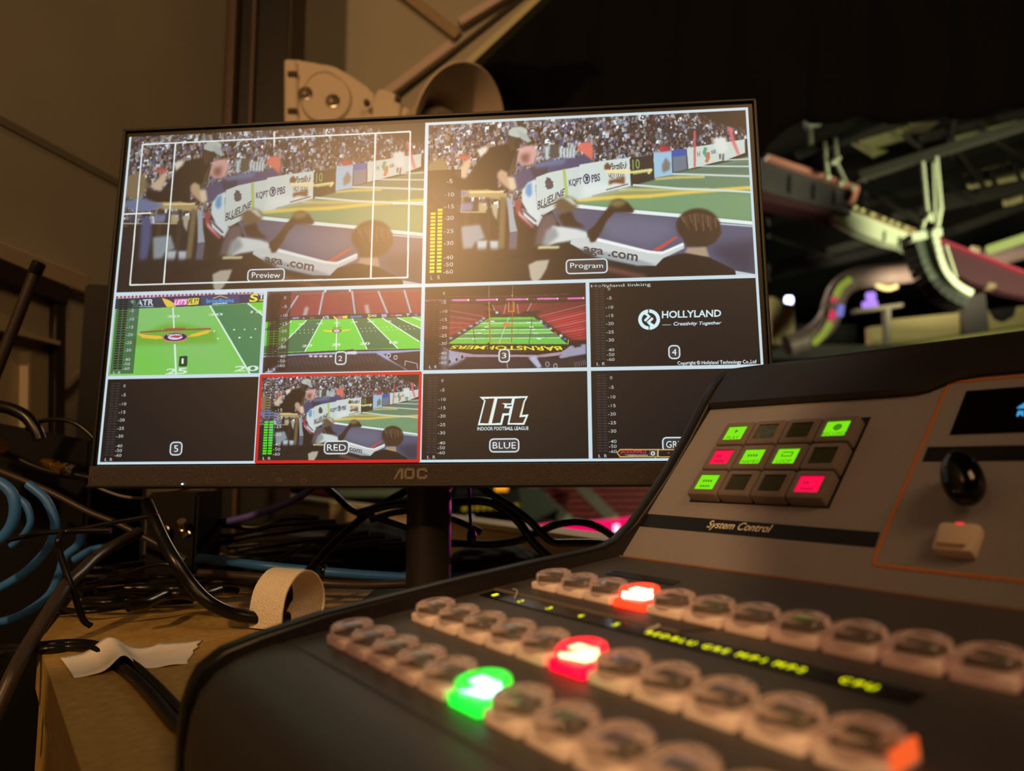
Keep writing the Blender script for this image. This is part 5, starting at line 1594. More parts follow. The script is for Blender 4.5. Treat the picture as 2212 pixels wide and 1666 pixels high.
# the picture on the screen
arr = screen_picture()
pic = bpy.data.images.new('multiview_picture', SW, SH)
px4 = np.ones((SH, SW, 4), np.float32); px4[..., :3] = arr[::-1] / 255
pic.pixels.foreach_set(px4.ravel()); pic.update(); pic.pack()
SCR = bpy.data.materials.new('multiview_screen'); SCR.use_nodes = True
nt = SCR.node_tree; p = nt.nodes['Principled BSDF']
ti = nt.nodes.new('ShaderNodeTexImage'); ti.image = pic; ti.extension = 'EXTEND'
nt.links.new(ti.outputs['Color'], p.inputs['Emission Color']); p.inputs['Emission Strength'].default_value = 1.0
p.inputs['Base Color'].default_value = (.004, .004, .005, 1); p.inputs['Roughness'].default_value = .34; p.inputs['Specular IOR Level'].default_value = .7
def screen_quad(name, ua, va, ub, vb, z, parent):
    b = new_bm(); ul = b.loops.layers.uv.new('UVMap')
    P = [(ua, va), (ub, va), (ub, vb), (ua, vb)]
    f = b.faces.new([b.verts.new((x0 + MW * q, y0 + MH * r, z)) for q, r in P])
    for l, q in zip(f.loops, P): l[ul].uv = q
    bmesh.ops.transform(b, matrix=MM, verts=b.verts)
    me = bpy.data.meshes.new(name); b.to_mesh(me); b.free(); me.materials.append(SCR)
    o = bpy.data.objects.new(name, me); COL.objects.link(o); o.parent = parent
    return o
b = new_bm(); box(b, (0, (ot - .0024 + y0) / 2, -.002), (orr - ol - .005, ot - .0024 - y0, .003)); mchild('glass_border', b, mat('black_glass', (9, 9, 10), .34, spec=.7))
TL = [('preview_tile', 0, .5, .5, 1, 'large preview picture with white safe-area lines'), ('program_tile', .5, .5, 1, 1, 'large program picture with a yellow level meter')]
lab = ['picture of a green field seen close, captioned 1', 'picture of a green field and red stands, captioned 2', 'picture along the field through the goal posts, captioned 3', 'dark picture with a white round logo, captioned 4',
       'empty dark picture captioned 5', 'small red-framed copy of the game picture', 'dark picture with the outlined league logo', 'dark picture with a narrow score bar']
for k in range(8):
    c, r_ = k % 4, k // 4
    TL.append(('source_tile', c * .25, .25 - r_ * .25, c * .25 + .25, .5 - r_ * .25, lab[k]))
for nm, ua, va, ub, vb, lb_ in TL:
    o = screen_quad(nm, ua, va, ub, vb, .0002, mon); o['label'] = lb_
# stand
PX = -.0715; PYY = MC.y + .062
st = lambda name, bm, m, **k: lchild(name, bm, m, mon, **k)
POLE = mat('pole_black', (34, 31, 30), .38)
b = new_bm(); lathe(b, [(.0192, DZ + .008), (.0192, DZ + .1065)], 48, Matrix.Translation((PX, PYY, 0))); st('pole', b, POLE, smooth=40)
b = new_bm(); lathe(b, [(.0198, DZ + .1065), (.0202, DZ + .108), (.0202, DZ + .25)], 48, Matrix.Translation((PX, PYY + .0, 0))); st('pole_sleeve', b, mat('sleeve_black', (24, 22, 22), .35), smooth=40)
b = new_bm(); box(b, (PX + .004, PYY + .04, DZ + .004), (.135, .15, .008), .003); st('stand_base', b, BLACKM)
# ---------------------------------------------------------------- production switcher
SO = Vector((-.06607, .32217, DZ)); SROT = math.atan2(-math.cos(R(35.371)), math.sin(R(35.371)))
sw = empty('production_switcher', SO, 'long dark video switcher with lit push buttons and a sloping System Control panel', 'switcher', rz=SROT)
# its own frame: x along the button rows, y from the operator towards the back, z up from the desk
DECK = mat('deck_grey', (72, 70, 70), .45, grain=.06, scale=500)
PANEL = mat('panel_grey', (142, 137, 144), .5, grain=.05, scale=700)
RIM = mat('rim_black', (24, 21, 20), .32)
STRIPE = mat('stripe_black', (22, 19, 20), .4)
XE = .50
def part(name, bm, m, smooth=None, parent=sw): return link(name, bm, m, parent, smooth)
SL = .117; zd = lambda y: .053 + SL * y
BE = R(47.5); cb, sb = math.cos(BE), math.sin(BE)
def pan(r, e, h=0): return Vector((r, .21876 + e * cb - h * sb, .11688 + e * sb + h * cb))

# deck and palm rest: one shell, rounded at the front corner
prof = [(-.0620, .004), (-.0625, .018), (-.0612, .0295), (-.0580, .0382), (-.0525, .0436), (-.0440, .0470), (-.0340, .0490), (-.0250, .0502), (-.0215, .0500), (-.0190, .0503)]
back = [(-.0185, zd(-.0185)), (.05, zd(.05)), (.12, zd(.12)), (.1790, zd(.179)), (.179, .004)]
xs = [-.0268, -.0262, -.0245, -.0215, -.017, -.011, -.004, .005, .016, .06, .12, .2, .3, .4, XE]
b = new_bm(); rows = []
for x in xs:
    t = max(0, .022 - (x + .0268)); off = .013 * (1 - math.sqrt(max(0, 1 - (t / .022) ** 2)))
    s = 1 - off / .0435
    rows.append([b.verts.new((x, -.0190 + (y + .0190) * s, z)) for y, z in prof] + [b.verts.new((x, y, z)) for y, z in back])
n = len(rows[0])
for r0, r1 in zip(rows[:-1], rows[1:]):
    for k in range(n): b.faces.new((r0[k], r0[(k + 1) % n], r1[(k + 1) % n], r1[k]))
b.faces.new(rows[0][::-1]); b.faces.new(rows[-1])
part('deck', b, DECK, 40)
b = new_bm()
pts = [pan(0, -.0568), pan(0, .0985), Vector((0, .318, .186)), Vector((0, .338, .15)), Vector((0, .342, .002)), Vector((0, .1795, .002)), Vector((0, .1795, zd(.1795)))]
pts.insert(0, pan(0, -.0615) + Vector((0, .0025, .0016)))
prism(b, [p + Vector((-.0268, 0, 0)) for p in pts], (XE + .0268, 0, 0))
part('back_panel', b, PANEL, 35)
# fine coloured line where deck and panel meet
b = new_bm(); beam(b, (-.0266, .1772, zd(.1772) + .0002), (XE, .1772, zd(.1772) + .0002), .0008, .0006); part('crease_line', b, mat('amber_line', (168, 106, 62), .6))
# end cheek
ck = [(-.0600, .0), (-.0602, .017), (-.0592, .0305), (-.0570, .0379), (-.0536, .0446), (-.0448, .0507), (-.0297, .0548), (-.001, .0606), (.0408, .0659), (.0722, .0699), (.1162, .0749), (.1560, .0788), (.1667, .0802), (.1777, .0835), (.1912, .0925), (.2053, .1058),
      (.2222, .1226), (.24, .1431), (.259, .1672), (.2712, .1813), (.279, .1882), (.2885, .1925), (.302, .1932), (.322, .188), (.342, .158), (.348, .0)]
b = new_bm(); a_ = []; rings = []
cenv = Vector((0, .15, .05))
for dx, ins in ((-.0368, .0022), (-.0362, .0008), (-.0350, 0), (-.0285, 0), (-.0273, .0008), (-.0268, .0022)):
    ring = []
    for i, (y, z) in enumerate(ck):
        ya, za = ck[i - 1] if i else ck[0]; yb, zb = ck[(i + 1) % len(ck)] if i < len(ck) - 1 else ck[-1]
        d = Vector((yb - ya, zb - za)); d = d.normalized() if d.length else Vector((1, 0))
        ring.append(b.verts.new((dx, y + d.y * ins, max(0, z - d.x * ins))))
    rings.append(ring)
n = len(ck)
for r0, r1 in zip(rings[:-1], rings[1:]):
    for k in range(n): b.faces.new((r0[k], r0[(k + 1) % n], r1[(k + 1) % n], r1[k]))
b.faces.new(rings[0][::-1]); b.faces.new(rings[-1])
part('end_cheek', b, RIM, 50)
# moulded hood along the top of the panel, stepping up round the display bay
HOOD = mat('hood_black', (36, 33, 34), .38, grain=.1, scale=400)
b = new_bm(); lo = [(-.0266, .0628), (.095, .0610), (.108, .0612), (.114, .0626), (.122, .0672), (.128, .0700), (.136, .0712), (XE, .0716)]
sec = []
for r, e in lo:
    base = [pan(r, e, -.002), pan(r, e, .0020), pan(r, e + .0022, .0042), pan(r, .094, .0046), pan(r, .0985, .0040), Vector((r, .3020, .1945)), Vector((r, .326, .186)), Vector((r, .340, .16)), Vector((r, .330, .15))]
    sec.append([b.verts.new(p) for p in base])
n = len(sec[0])
for r0, r1 in zip(sec[:-1], sec[1:]):
    for k in range(n): b.faces.new((r0[k], r0[(k + 1) % n], r1[(k + 1) % n], r1[k]))
b.faces.new(sec[0][::-1]); b.faces.new(sec[-1])
part('hood', b, HOOD, 40)

def flat(name, poly, h, t, m, smooth=None, parent=sw):
    b = new_bm(); prism(b, [pan(r, e, h - t) for r, e in poly], pan(0, 0, t) - pan(0, 0, 0)); return part(name, b, m, smooth, parent)
# black legend stripes with lettering
s1 = flat('legend_stripe', [(-.0266, -.0268), (.1180, -.0282), (.1185, -.0366), (-.0266, -.0364)], .0004, .002, STRIPE)
PM = lambda r, e, h: Matrix(((1, 0, 0, pan(r, e, h).x), (0, cb, -sb, pan(r, e, h).y), (0, sb, cb, pan(r, e, h).z), (0, 0, 0, 1)))
INK = mat('ink_cream', (250, 240, 224), .6)
text_mesh('legend', 'System Control', INK, s1, PM(.0428, -.0318, .0006), .0066, .0405, shear=.22, bold=.004)
flat('legend_stripe', [(.1243, .0240), (XE, .0236), (XE, .0150), (.1243, .0150)], .0004, .002, STRIPE)
# amber frame round the second bay
AMB = mat('amber_line_bright', (200, 116, 52), .5)
b = new_bm()
def strip(p, q, wd=.0014):
    d = Vector((q[0] - p[0], q[1] - p[1])).normalized(); nn = Vector((-d.y, d.x)) * wd / 2
    prism(b, [pan(p[0] + nn.x, p[1] + nn.y, -.0005), pan(q[0] + nn.x, q[1] + nn.y, -.0005), pan(q[0] - nn.x, q[1] - nn.y, -.0005), pan(p[0] - nn.x, p[1] - nn.y, -.0005)], pan(0, 0, .0009) - pan(0, 0, 0))
fr = [(XE, .0690), (.1262, .0690), (.1228, .0676), (.1215, .0650), (.1201, -.0420), (.1208, -.0450), (.1235, -.0460), (XE, -.0462)]
for p, q in zip(fr[:-1], fr[1:]): strip(p, q)
part('bay_outline', b, AMB)
# display
d1 = flat('display', [(.1322, .0612), (.238, .0612), (.238, .0319), (.1322, .0319)], .0006, .002, mat('display_glass', (14, 10, 14), .12))
CY = glow('display_cyan', (70, 170, 235), 1.1)
b = new_bm()
def dq(r0, e0, r1, e1): prism(b, [pan(r0, e0, .0007), pan(r1, e0, .0007), pan(r1, e1, .0007), pan(r0, e1, .0007)], pan(0, 0, .0001) - pan(0, 0, 0))
for k, wd in enumerate((.003, .005, .007, .0085)): dq(.1615 - wd / 2, .0500 - k * .0011, .1615 + wd / 2, .0508 - k * .0011)
o = link('display_graphic', b, CY, d1)
text_mesh('display_graphic', 'RO', CY, d1, PM(.1618, .0432, .0008), .0034, .0075, bold=.03)
# joystick
b = new_bm(); J0 = pan(.1412, .0015, 0); JD = (pan(.1440, .0040, .010) - pan(.1412, .0015, 0)).normalized()
lathe(b, [(.0032, -.001), (.0032, .006), (.0024, .007), (.0024, .010)], 20, axis_matrix(J0, JD)); jb = part('joystick_stem', b, RIM, 40)
b = new_bm(); pr = [(.0082 * math.sin(t) * (1 + .10 * math.cos(t)), -.0128 * math.cos(t)) for t in [math.pi * k / 16 for k in range(1, 16)]]
lathe(b, pr, 32, axis_matrix(pan(.1515, -.0060, .0125), (pan(-.36, .9, .30) - pan(0, 0, 0)))); part('joystick_knob', b, mat('gloss_black', (8, 7, 8), .12), 60)
# white key beside the joystick
WK = mat('key_white', (216, 196, 178), .35)
kb = new_bm(); box(kb, (0, 0, .003), (.0165, .0150, .007), .0022, PM(.1530, -.0318, 0)); wk = part('square_key', kb, WK, 40); wk['label'] = 'white square key below the joystick'
kb = new_bm(); box(kb, (0, -.0003, .0070), (.0118, .0102, .0022), .0008, PM(.1530, -.0318, 0)); link('key_top', kb, WK, wk, 40)
kb = new_bm(); box(kb, (.0005, .0058, .0064), (.003, .0014, .0014), .0003, PM(.1530, -.0318, 0)); link('tally_light', kb, glow('tally_red', (240, 40, 60), 1.2), wk)

# twelve legend keys, each with a small screen
KEYF = mat('keycap_grey', (120, 108, 104), .42)
well = flat('key_well', [(.0000, -.0158), (.0884, -.0158), (.0884, .0470), (.0000, .0470)], .0003, .002, mat('well_black', (8, 7, 8), .6))
GRN, PNK = glow('screen_green', (128, 236, 10), .95), glow('screen_pink', (255, 0, 72), 1.0)
OFF = mat('screen_off', (54, 56, 30), .18); DIM = mat('screen_frosted', (78, 84, 74), .3, grain=.4, scale=400)
INKG, INKP = mat('lcd_ink_green', (66, 128, 30), .5), mat('lcd_ink_pink', (160, 4, 50), .5)
INKG = glow('lcd_ink_green_lit', (64, 140, 16), .9); INKP = glow('lcd_ink_pink_lit', (190, 6, 56), .9)
grid_ = [['G', 'O', 'O', 'P'], ['P', 'G', 'G', 'O'], ['G', 'D', 'O', 'G']]
legend = {(0, 2): 'PLAY', (3, 2): 'RECORD', (2, 1): 'LOOP', (1, 1): 'NAMES'}
kf = new_bm()
KW, KH = .0208, .0187
outer, inner = [], []
def rr(hw, hh, rad, z, seg=4):
    o = []
    for (cx, cy, a0) in ((hw - rad, hh - rad, 0), (-hw + rad, hh - rad, 90), (-hw + rad, -hh + rad, 180), (hw - rad, -hh + rad, 270)):
        for k in range(seg + 1):
            a = R(a0 + 90 * k / seg); o.append((cx + rad * math.cos(a), cy + rad * math.sin(a), z))
    return o
loops = [rr(KW / 2, KH / 2, .0015, .0), rr(KW / 2, KH / 2, .0015, .0052), rr(KW / 2 - .0004, KH / 2 - .0004, .0015, .0062), rr(KW / 2 - .0014, KH / 2 - .0014, .0012, .0068), rr(.0070, .0058, .0006, .0068), rr(.0069, .0057, .0006, .0056)]
vl = [[kf.verts.new(p) for p in L] for L in loops]
for la, lb2 in zip(vl[:-1], vl[1:]):
    for k in range(len(la)): kf.faces.new((la[k], la[(k + 1) % len(la)], lb2[(k + 1) % len(la)], lb2[k]))
kf.faces.new(vl[-1]); kf.faces.new(vl[0][::-1])
key0 = link('legend_key', kf, KEYF, sw, 35)
sbm = new_bm(); prism(sbm, [Vector((x, y, .0058)) for x, y in ((-.0067, -.0055), (.0067, -.0055), (.0067, .0055), (-.0067, .0055))], (0, 0, .0003))
scr0 = link('key_screen', sbm, None, key0)
word = {'G': 'legend key lit green', 'P': 'legend key lit pink', 'O': 'unlit legend key', 'D': 'unlit legend key with a frosted screen'}
first = True
for j in range(3):
    for i in range(4):
        g = grid_[j][i]
        if first: k, s = key0, scr0; first = False
        else:
            k = key0.copy(); COL.objects.link(k); s = scr0.copy(); s.data = scr0.data.copy(); COL.objects.link(s); s.parent = k
        k.parent = sw; k.matrix_local = PM(.0116 + .0217 * i, -.0057 + .0195 * j, 0)
        s.data.materials.clear(); s.data.materials.append({'G': GRN, 'P': PNK, 'O': OFF, 'D': DIM}[g])
        k['label'] = word[g]
        if g in 'GP':
            ink = INKG if g == 'G' else INKP
            if (i, j) in legend: text_mesh('key_legend', legend[i, j], ink, k, Matrix.Translation((0, -.0036, .0062)), .0024, .0022 * len(legend[i, j]))
            tb = new_bm()
            if (i, j) == (3, 2): lathe(tb, [(.0024, .0061), (.0024, .0062)], 20, Matrix.Translation((.0004, .0012, 0)))
            elif (i, j) == (2, 1):
                for c_, s_ in (((0, .003, .0062), (.006, .0006, .0001)), ((0, .0002, .0062), (.006, .0006, .0001)), ((.003, .0016, .0062), (.0006, .003, .0001)), ((-.003, .0010, .0062), (.0006, .002, .0001))): box(tb, c_, s_)
            elif (i, j) == (0, 2): prism(tb, [Vector((-.0008, .0004, .0061)), Vector((.0016, .0018, .0061)), Vector((-.0008, .0032, .0061))], (0, 0, .0001))
            else:
                for q in range(4 if g == 'G' else 2): box(tb, (-.003 + q * .0018, .0010 - (.0 if (i, j) == (1, 1) else .0), .0062), (.0011, .0016, .0001))
                if (i, j) != (1, 1):
                    for q in range(4): box(tb, (-.003 + q * .0018, -.0030, .0062), (.0011, .0014, .0001))
            link('key_symbol', tb, ink, k)

# deck furniture: legend plate, mnemonic display strip
def dk(x, y, h=0): return Vector((x, y, zd(y) + h))
DM = lambda x, y, h: Matrix.Translation(dk(x, y, h)) @ Matrix.Rotation(math.atan(SL), 4, 'X')
def dflat(name, poly, h, t, m, parent=sw):
    b = new_bm(); prism(b, [dk(x, y, h - t) for x, y in poly], (0, 0, t)); return part(name, b, m, None, parent)
dflat('label_plate', [(-.0230, .0985), (-.0210, .0870), (.100, .0870), (.108, .0985)], .0005, .002, mat('plate_dark', (58, 48, 44), .45))
dflat('plate_edge', [(-.0230, .0875), (-.0230, .0862), (.099, .0862), (.100, .0875)], .0009, .002, mat('plate_edge_grey', (120, 108, 94), .5))
dflat('label_window', [(.0, .1480), (.046, .1480), (.048, .1400), (.002, .1400)], .0004, .001, mat('window_black', (14, 14, 10), .25))
ds = dflat('mnemonic_display', [(-.0200, .0842), (.192, .0842), (.192, .0752), (-.0200, .0752)], .0006, .002, mat('strip_glass', (26, 20, 18), .14))
YG = glow('segment_yellow', (206, 206, 0), 3.2)
for k, s in enumerate(('1', '2', '3', '4', '5', 'RED', 'BLU', 'GRE', 'MP1', 'MP2', 'CPU')):
    xk = .0215 * k - .0118 if k < 5 else (.0968, .1095, .1240, .1385, .1530, .1756)[k - 5]
    text_mesh('readout', s, YG, ds, DM(xk, .0792, .0008), .0034, .0033 * len(s) + (.0006 if len(s) > 1 else -.0012), bold=0, spacing=1.5)
for (p, q, r_) in (((-.012, .0900, .0012), (-.004, .0870, .0020), (.004, .0800, .0012)), ((.088, .0880, .001), (.092, .0850, .0018), (.090, .0800, .001))):
    b = new_bm(); tube(b, spline([dk(*p), dk(*q), dk(*r_)], 8), .0003, 6); part('stray_hair', b, mat('pale_hair', (226, 226, 236), .4), 60)

# three rows of clear push buttons
CLEAR = mat('button_acrylic', (240, 234, 230), .07, trans=.95, spec=.5, ior=1.45)
BASE = glow('button_white', (255, 150, 120), .07, base=(250, 236, 228))
bb = new_bm(); box(bb, (0, 0, .0014), (.0176, .0168, .0052), .0012)
base0 = link('push_button', bb, BASE, None, 40)
cbm = new_bm()
lathe(cbm, [(.0088, .0032), (.0090, .0046), (.0090, .0068), (.0086, .0079), (.0077, .0083), (.0069, .0082), (.0064, .0078), (.0030, .0077), (.0002, .0077)], 28)
cap0 = link('clear_cap', cbm, CLEAR, base0, 50)
lb_ = new_bm(); box(lb_, (0, 0, .0046), (.0096, .0058, .0010), .0004)
leg0 = link('legend_insert', lb_, mat('insert_grey', (122, 112, 104), .5), base0)
LIT = {}
def lit_set(nm, side, core, ps, pc):
    LIT[nm] = (glow('button_' + nm, side, ps, base=(60, 20, 20)), glow('insert_' + nm, core, pc))
lit_set('orange', (255, 46, 20), (255, 226, 190), 3.2, 6)
lit_set('red', (255, 0, 34), (255, 200, 140), 3.4, 5)
lit_set('green', (0, 255, 50), (190, 255, 244), 2, 4)
first = True
for ri, (y, n, lit) in enumerate(((0, 13, (5, 'green')), (.0398, 11, (5, 'red')), (.1074, 13, (3, 'orange')))):
    for k in range(n):
        if first: o, c, l = base0, cap0, leg0; first = False
        else:
            o, c, l = base0.copy(), cap0.copy(), leg0.copy()
            for q in (o, c, l): COL.objects.link(q)
            c.parent = o; l.parent = o
        if k == lit[0]:
            o.data = o.data.copy(); o.data.materials.clear(); o.data.materials.append(LIT[lit[1]][0])
            l.data = l.data.copy(); l.data.materials.clear(); l.data.materials.append(LIT[lit[1]][1])
            o['label'] = 'push button lit ' + lit[1]
        elif ri == 1 and k == 10:
            eb = new_bm(); box(eb, (.0092, 0, .0045), (.0012, .0110, .0050), .0004); link('edge_light', eb, glow('edge_orange', (250, 96, 40), 1.0), o)
        o.parent = sw; o.matrix_local = DM(.02 * k, y, -.0004)
# ---------------------------------------------------------------- things lying on the desk
VEL = mat('hook_tape_cream', (242, 230, 212), .9, grain=.12, scale=900, bump=.8)
vp = at_z(622, 1352, DZ)
vel = empty('velcro_strip', vp, 'cream hook-and-loop strip curled into a loop behind the switcher', 'strap')
ax = Vector((.90, -.44, 0)).normalized(); sx = Vector((ax.y, -ax.x, 0)); sx = -sx if sx.x < 0 else sx
shape = [(-.024, .002), (-.0255, .016), (-.023, .030), (-.015, .0395), (-.004, .0435), (.008, .0415), (.018, .035), (.025, .025), (.0265, .014), (.022, .003), (.006, .0012), (-.010, .0012), (-.019, .0022)]
path = spline([Vector((s, 0, z)) for s, z in shape], 5)
b = new_bm(); rows_ = []
HW = .0165; TH = .0013
for i, p in enumerate(path):
    d = (path[min(i + 1, len(path) - 1)] - path[max(i - 1, 0)]).normalized(); nrm = Vector((d.z, 0, -d.x))
    c4 = []
    for a_, t_ in ((-HW, 0), (HW, 0), (HW, 1), (-HW, 1)):
        q = p + nrm * (-TH * t_); q = sx * q.x + Vector((0, 0, max(q.z, .0005))) + ax * (a_ + .003 * math.sin(i * .12))
        c4.append(b.verts.new(q))
    rows_.append(c4)
for r0, r1 in zip(rows_[:-1], rows_[1:]):
    for k in range(4): b.faces.new((r0[k], r0[(k + 1) % 4], r1[(k + 1) % 4], r1[k]))
b.faces.new(rows_[0][::-1]); b.faces.new(rows_[-1])
link('strap_loop', b, VEL, vel, 50)
b = new_bm(); rnd = random.Random(4)
for i in range(0, len(path) - 16):
    p = path[i]
    d = (path[min(i + 1, len(path) - 1)] - path[max(i - 1, 0)]).normalized(); nrm = Vector((d.z, 0, -d.x))
    if nrm.dot(p - Vector((0, 0, .02))) < 0: nrm = -nrm
    for _ in range(46):
        a_ = rnd.uniform(-HW, HW); f = p + d * rnd.uniform(-.003, .003)
        base = sx * f.x + Vector((0, 0, f.z)) + ax * a_
        o_ = sx * nrm.x + Vector((0, 0, nrm.z))
        tip = base + o_ * rnd.uniform(.0005, .0014) + ax * rnd.uniform(-.0006, .0006)
        sd = ax * .00012
        vs = [b.verts.new(base - sd), b.verts.new(base + sd), b.verts.new(tip)]; b.faces.new(vs)
tag(link('loop_pile', b, mat('pile_cream', (232, 212, 184), .8), vel), kind='stuff')

TAPE = mat('cloth_tape_white', (246, 240, 236), .75, grain=.04, scale=500, bump=.2)
tc = [at_z(130, 1424, DZ), at_z(436, 1384, DZ), at_z(402, 1436, DZ), at_z(160, 1466, DZ)]
b = new_bm(); NU, NV = 44, 8; g = []
for i in range(NU + 1):
    u = i / NU; col_ = []
    for j in range(NV + 1):
        v = j / NV
        p = tc[0].lerp(tc[1], u).lerp(tc[3].lerp(tc[2], u), v)
        z = .0009 + .0098 * math.exp(-((u - .36 - .10 * (v - .5)) / .115) ** 2) + .0012 * math.exp(-((u - .68 + .12 * v) / .03) ** 2) * (1 - v) + .0004 * math.sin(u * 19 + v * 4)
        if i == NU: p = p + (tc[1] - tc[0]).normalized() * (.0012 * math.sin(j * 2.6))
        col_.append(b.verts.new((p.x, p.y, DZ + z)))
    g.append(col_)
for i in range(NU):
    for j in range(NV): b.faces.new((g[i][j], g[i + 1][j], g[i + 1][j + 1], g[i][j + 1]))
tp = link('tape_strip', b, TAPE, smooth=60)
s_ = tp.modifiers.new('thick', 'SOLIDIFY'); s_.thickness = .0004
tag(tp, 'strip of white cloth tape holding two black cables down on the desk', 'tape')

# ---------------------------------------------------------------- cables
BLK = mat('cable_black', (13, 11, 12), .3); BRN = mat('cable_grey_brown', (56, 47, 42), .4); BLU = mat('cable_blue', (52, 112, 186), .4)
VIO = mat('cable_violet', (92, 88, 178), .35); GREY = mat('cable_grey', (120, 112, 104), .45)
def on_desk(p, rim=.004):
    c = False
    for i in range(len(out)):
        a, d = out[i], out[(i + 1) % len(out)]
        if (a.y > p.y) != (d.y > p.y) and p.x < (d.x - a.x) * (p.y - a.y) / (d.y - a.y) + a.x: c = not c
    return c
def cable(label, m, r, pts, Y=None, n=8, name='cable'):
    """pts: (px, py, Y) directions with the distance at which the cable really lies there, or world points."""
    P = []
    for q in pts:
        if isinstance(q, Vector): P.append(q)
        else: P.append(at(q[0], q[1], q[2] if len(q) > 2 else Y))
    for p in P:
        if on_desk(p) and p.z < DZ + r: p.z = DZ + r
    b = new_bm(); tube(b, spline(P, n), r, 12)
    return tag(link(name, b, m, smooth=60), label, 'cable')
Z = lambda x, y, h=.004: at_z(x, y, DZ + h)
cable('blue network cable looping lowest in the coil left of the desk', BLU, .0036, [(60, 1046), (95, 1075), (113, 1108), (119, 1142), (104, 1184), (60, 1232), (0, 1270), (-60, 1296)], .62)
cable('blue network cable curving out of the picture edge highest in the coil', BLU, .0042, [(-40, 1030), (5, 1046), (28, 1072), (32, 1110), (18, 1146), (-10, 1172), (-50, 1190)], .58)
cable('blue network cable with a long flat curve under the coil, nearest the desk corner', BLU, .0036, [(176, 1152), (168, 1178), (140, 1204), (128, 1240), (104, 1288), (44, 1330), (-10, 1346), (-60, 1352)], .66)
cable('short piece of blue cable showing between black cables right of the coil', BLU, .0036, [(268, 1172), (236, 1180), (208, 1186), (190, 1192), (160, 1210)], .70)
cable('blue cable loop standing behind the coil in shade', BLU, .003, [(30, 1070), (55, 1090), (66, 1125), (52, 1155), (24, 1180)], .68)
cable('pale blue network cable lying straight behind the velcro loop', BLU, .0042, [(430, 1206, .74), (500, 1214, .72), (560, 1222, .70), (640, 1230, .70), (720, 1237, .70), (800, 1243, .705), (890, 1248, .71), (980, 1248, .71), (1070, 1243, .71), (1120, 1240, .72)])
b = new_bm()
cable('grey-brown cable lying in front of the pale blue one', BRN, .0038, [(430, 1238, .70), (540, 1246, .69), (640, 1255, .685), (720, 1262, .685), (800, 1264, .69), (895, 1260, .695), (960, 1256, .70)])
for k, x in enumerate((671, 700)):
    p = at(x, 1233, .70); q = at(x + 24, 1236, .70); d_ = (q - p).normalized()
    b = new_bm(); lathe(b, [(.0052, -.0016), (.0055, 0), (.0052, .0016)], 20, axis_matrix(p, d_ if k else (d_ + Vector((0, 0, .4)))))
    tag(link('cable_tie', b, BLK, smooth=50), ('first' if not k else 'second') + ' black wrap round the pale blue cable, counted from the velcro loop', 'cable tie')
cable('purple-blue cable rising behind the converter box', VIO, .0042, [(420, 1142), (470, 1131), (530, 1118), (590, 1099), (632, 1082), (668, 1060), (690, 1040)], .86)
cable('thick glossy black cable bending from the converter box down to the velcro loop', BLK, .0050, [(318, 1088, .62), (332, 1122, .60), (352, 1166, .59), (378, 1212, .58), (412, 1262, .58), (452, 1302, .58), (505, 1326, .59), (565, 1336, .60), (620, 1338, .62)])
cable('thin braided cable sagging just under the bottom edge of the monitor', GREY, .0013, [(205, 1050), (232, 1062), (268, 1073), (310, 1076), (352, 1070), (392, 1060), (420, 1050)], .66)
cable('thin black cable running level above the coil to the converter box', BLK, .0020, [(-40, 1172), (10, 1168), (60, 1158), (100, 1151), (150, 1147), (200, 1138), (250, 1128), (298, 1120), (340, 1112)], .60)
cable('thin black cable hooked upright in front of the coil and falling to the desk', BLK, .0024, [(240, 1146, .58), (180, 1147, .58), (140, 1150, .58), (127, 1166, .57), (127, 1186, .57), (140, 1228, .57), (160, 1282, .57), (178, 1336, .575), (196, 1352, .58)])
cable('thin brown cable making a low arch over the tangle', BLK, .0018, [(215, 1252), (270, 1238), (325, 1222), (360, 1219), (382, 1230), (386, 1248), (376, 1272), (356, 1296), (330, 1310)], .66)
cable('grey-brown cable slanting from the rack case edge down behind the coil', BRN, .0030, [(-20, 1010), (40, 1034), (110, 1064), (192, 1106), (260, 1134), (355, 1184), (400, 1210)], .74)
cable('thick grey-brown cable falling over the front corner of the desk to the floor', BRN, .0050, [(300, 1150, .70), (245, 1180, .67), (205, 1206, .64), (172, 1238, .60), (142, 1266, .57), (104, 1326, .54), (62, 1394, .52), (30, 1452, .50), (2, 1514, .49), (-30, 1580, .48)])
Zt = lambda x, y: at_z(x, y, DZ + .003)
cable('black cable entering under the white tape from the picture edge, upper of two', BLK, .0030, [(-60, 1402, .56), (20, 1400, .56), Zt(90, 1395), Zt(150, 1390), Zt(200, 1393), at_z(236, 1406, DZ + .0035), Zt(285, 1436), Zt(325, 1470), Zt(360, 1506), Zt(392, 1540), Zt(440, 1580)])
cable('black cable entering under the white tape from the picture edge, lower of two', BLK, .0030, [(-60, 1414, .54), (20, 1411, .545), Zt(90, 1404), Zt(150, 1398), Zt(195, 1402), at_z(226, 1416, DZ + .0035), Zt(272, 1449), Zt(310, 1484), Zt(344, 1522), Zt(376, 1560), Zt(430, 1604)])
cable('black cable crossing slantwise behind the monitor pole down to the velcro loop', BLK, .0040, [(905, 1046, .80), (860, 1070, .78), (800, 1106, .76), (745, 1152, .73), (700, 1196, .70), (662, 1240, .68), (628, 1284, .66), (610, 1316, .645)])
cable('black cable slanting from the chin of the monitor down behind the pole', BLK, .0038, [(690, 1040), (724, 1070), (760, 1102), (800, 1115), (850, 1130), (905, 1148), (950, 1160)], .84)
cable('brown thin cable coming out of the tangle towards the velcro loop', BRN, .0026, [(670, 1176, .74), (620, 1200, .73), (566, 1230, .72), (510, 1252, .71), (440, 1276, .70), (380, 1296, .69)])
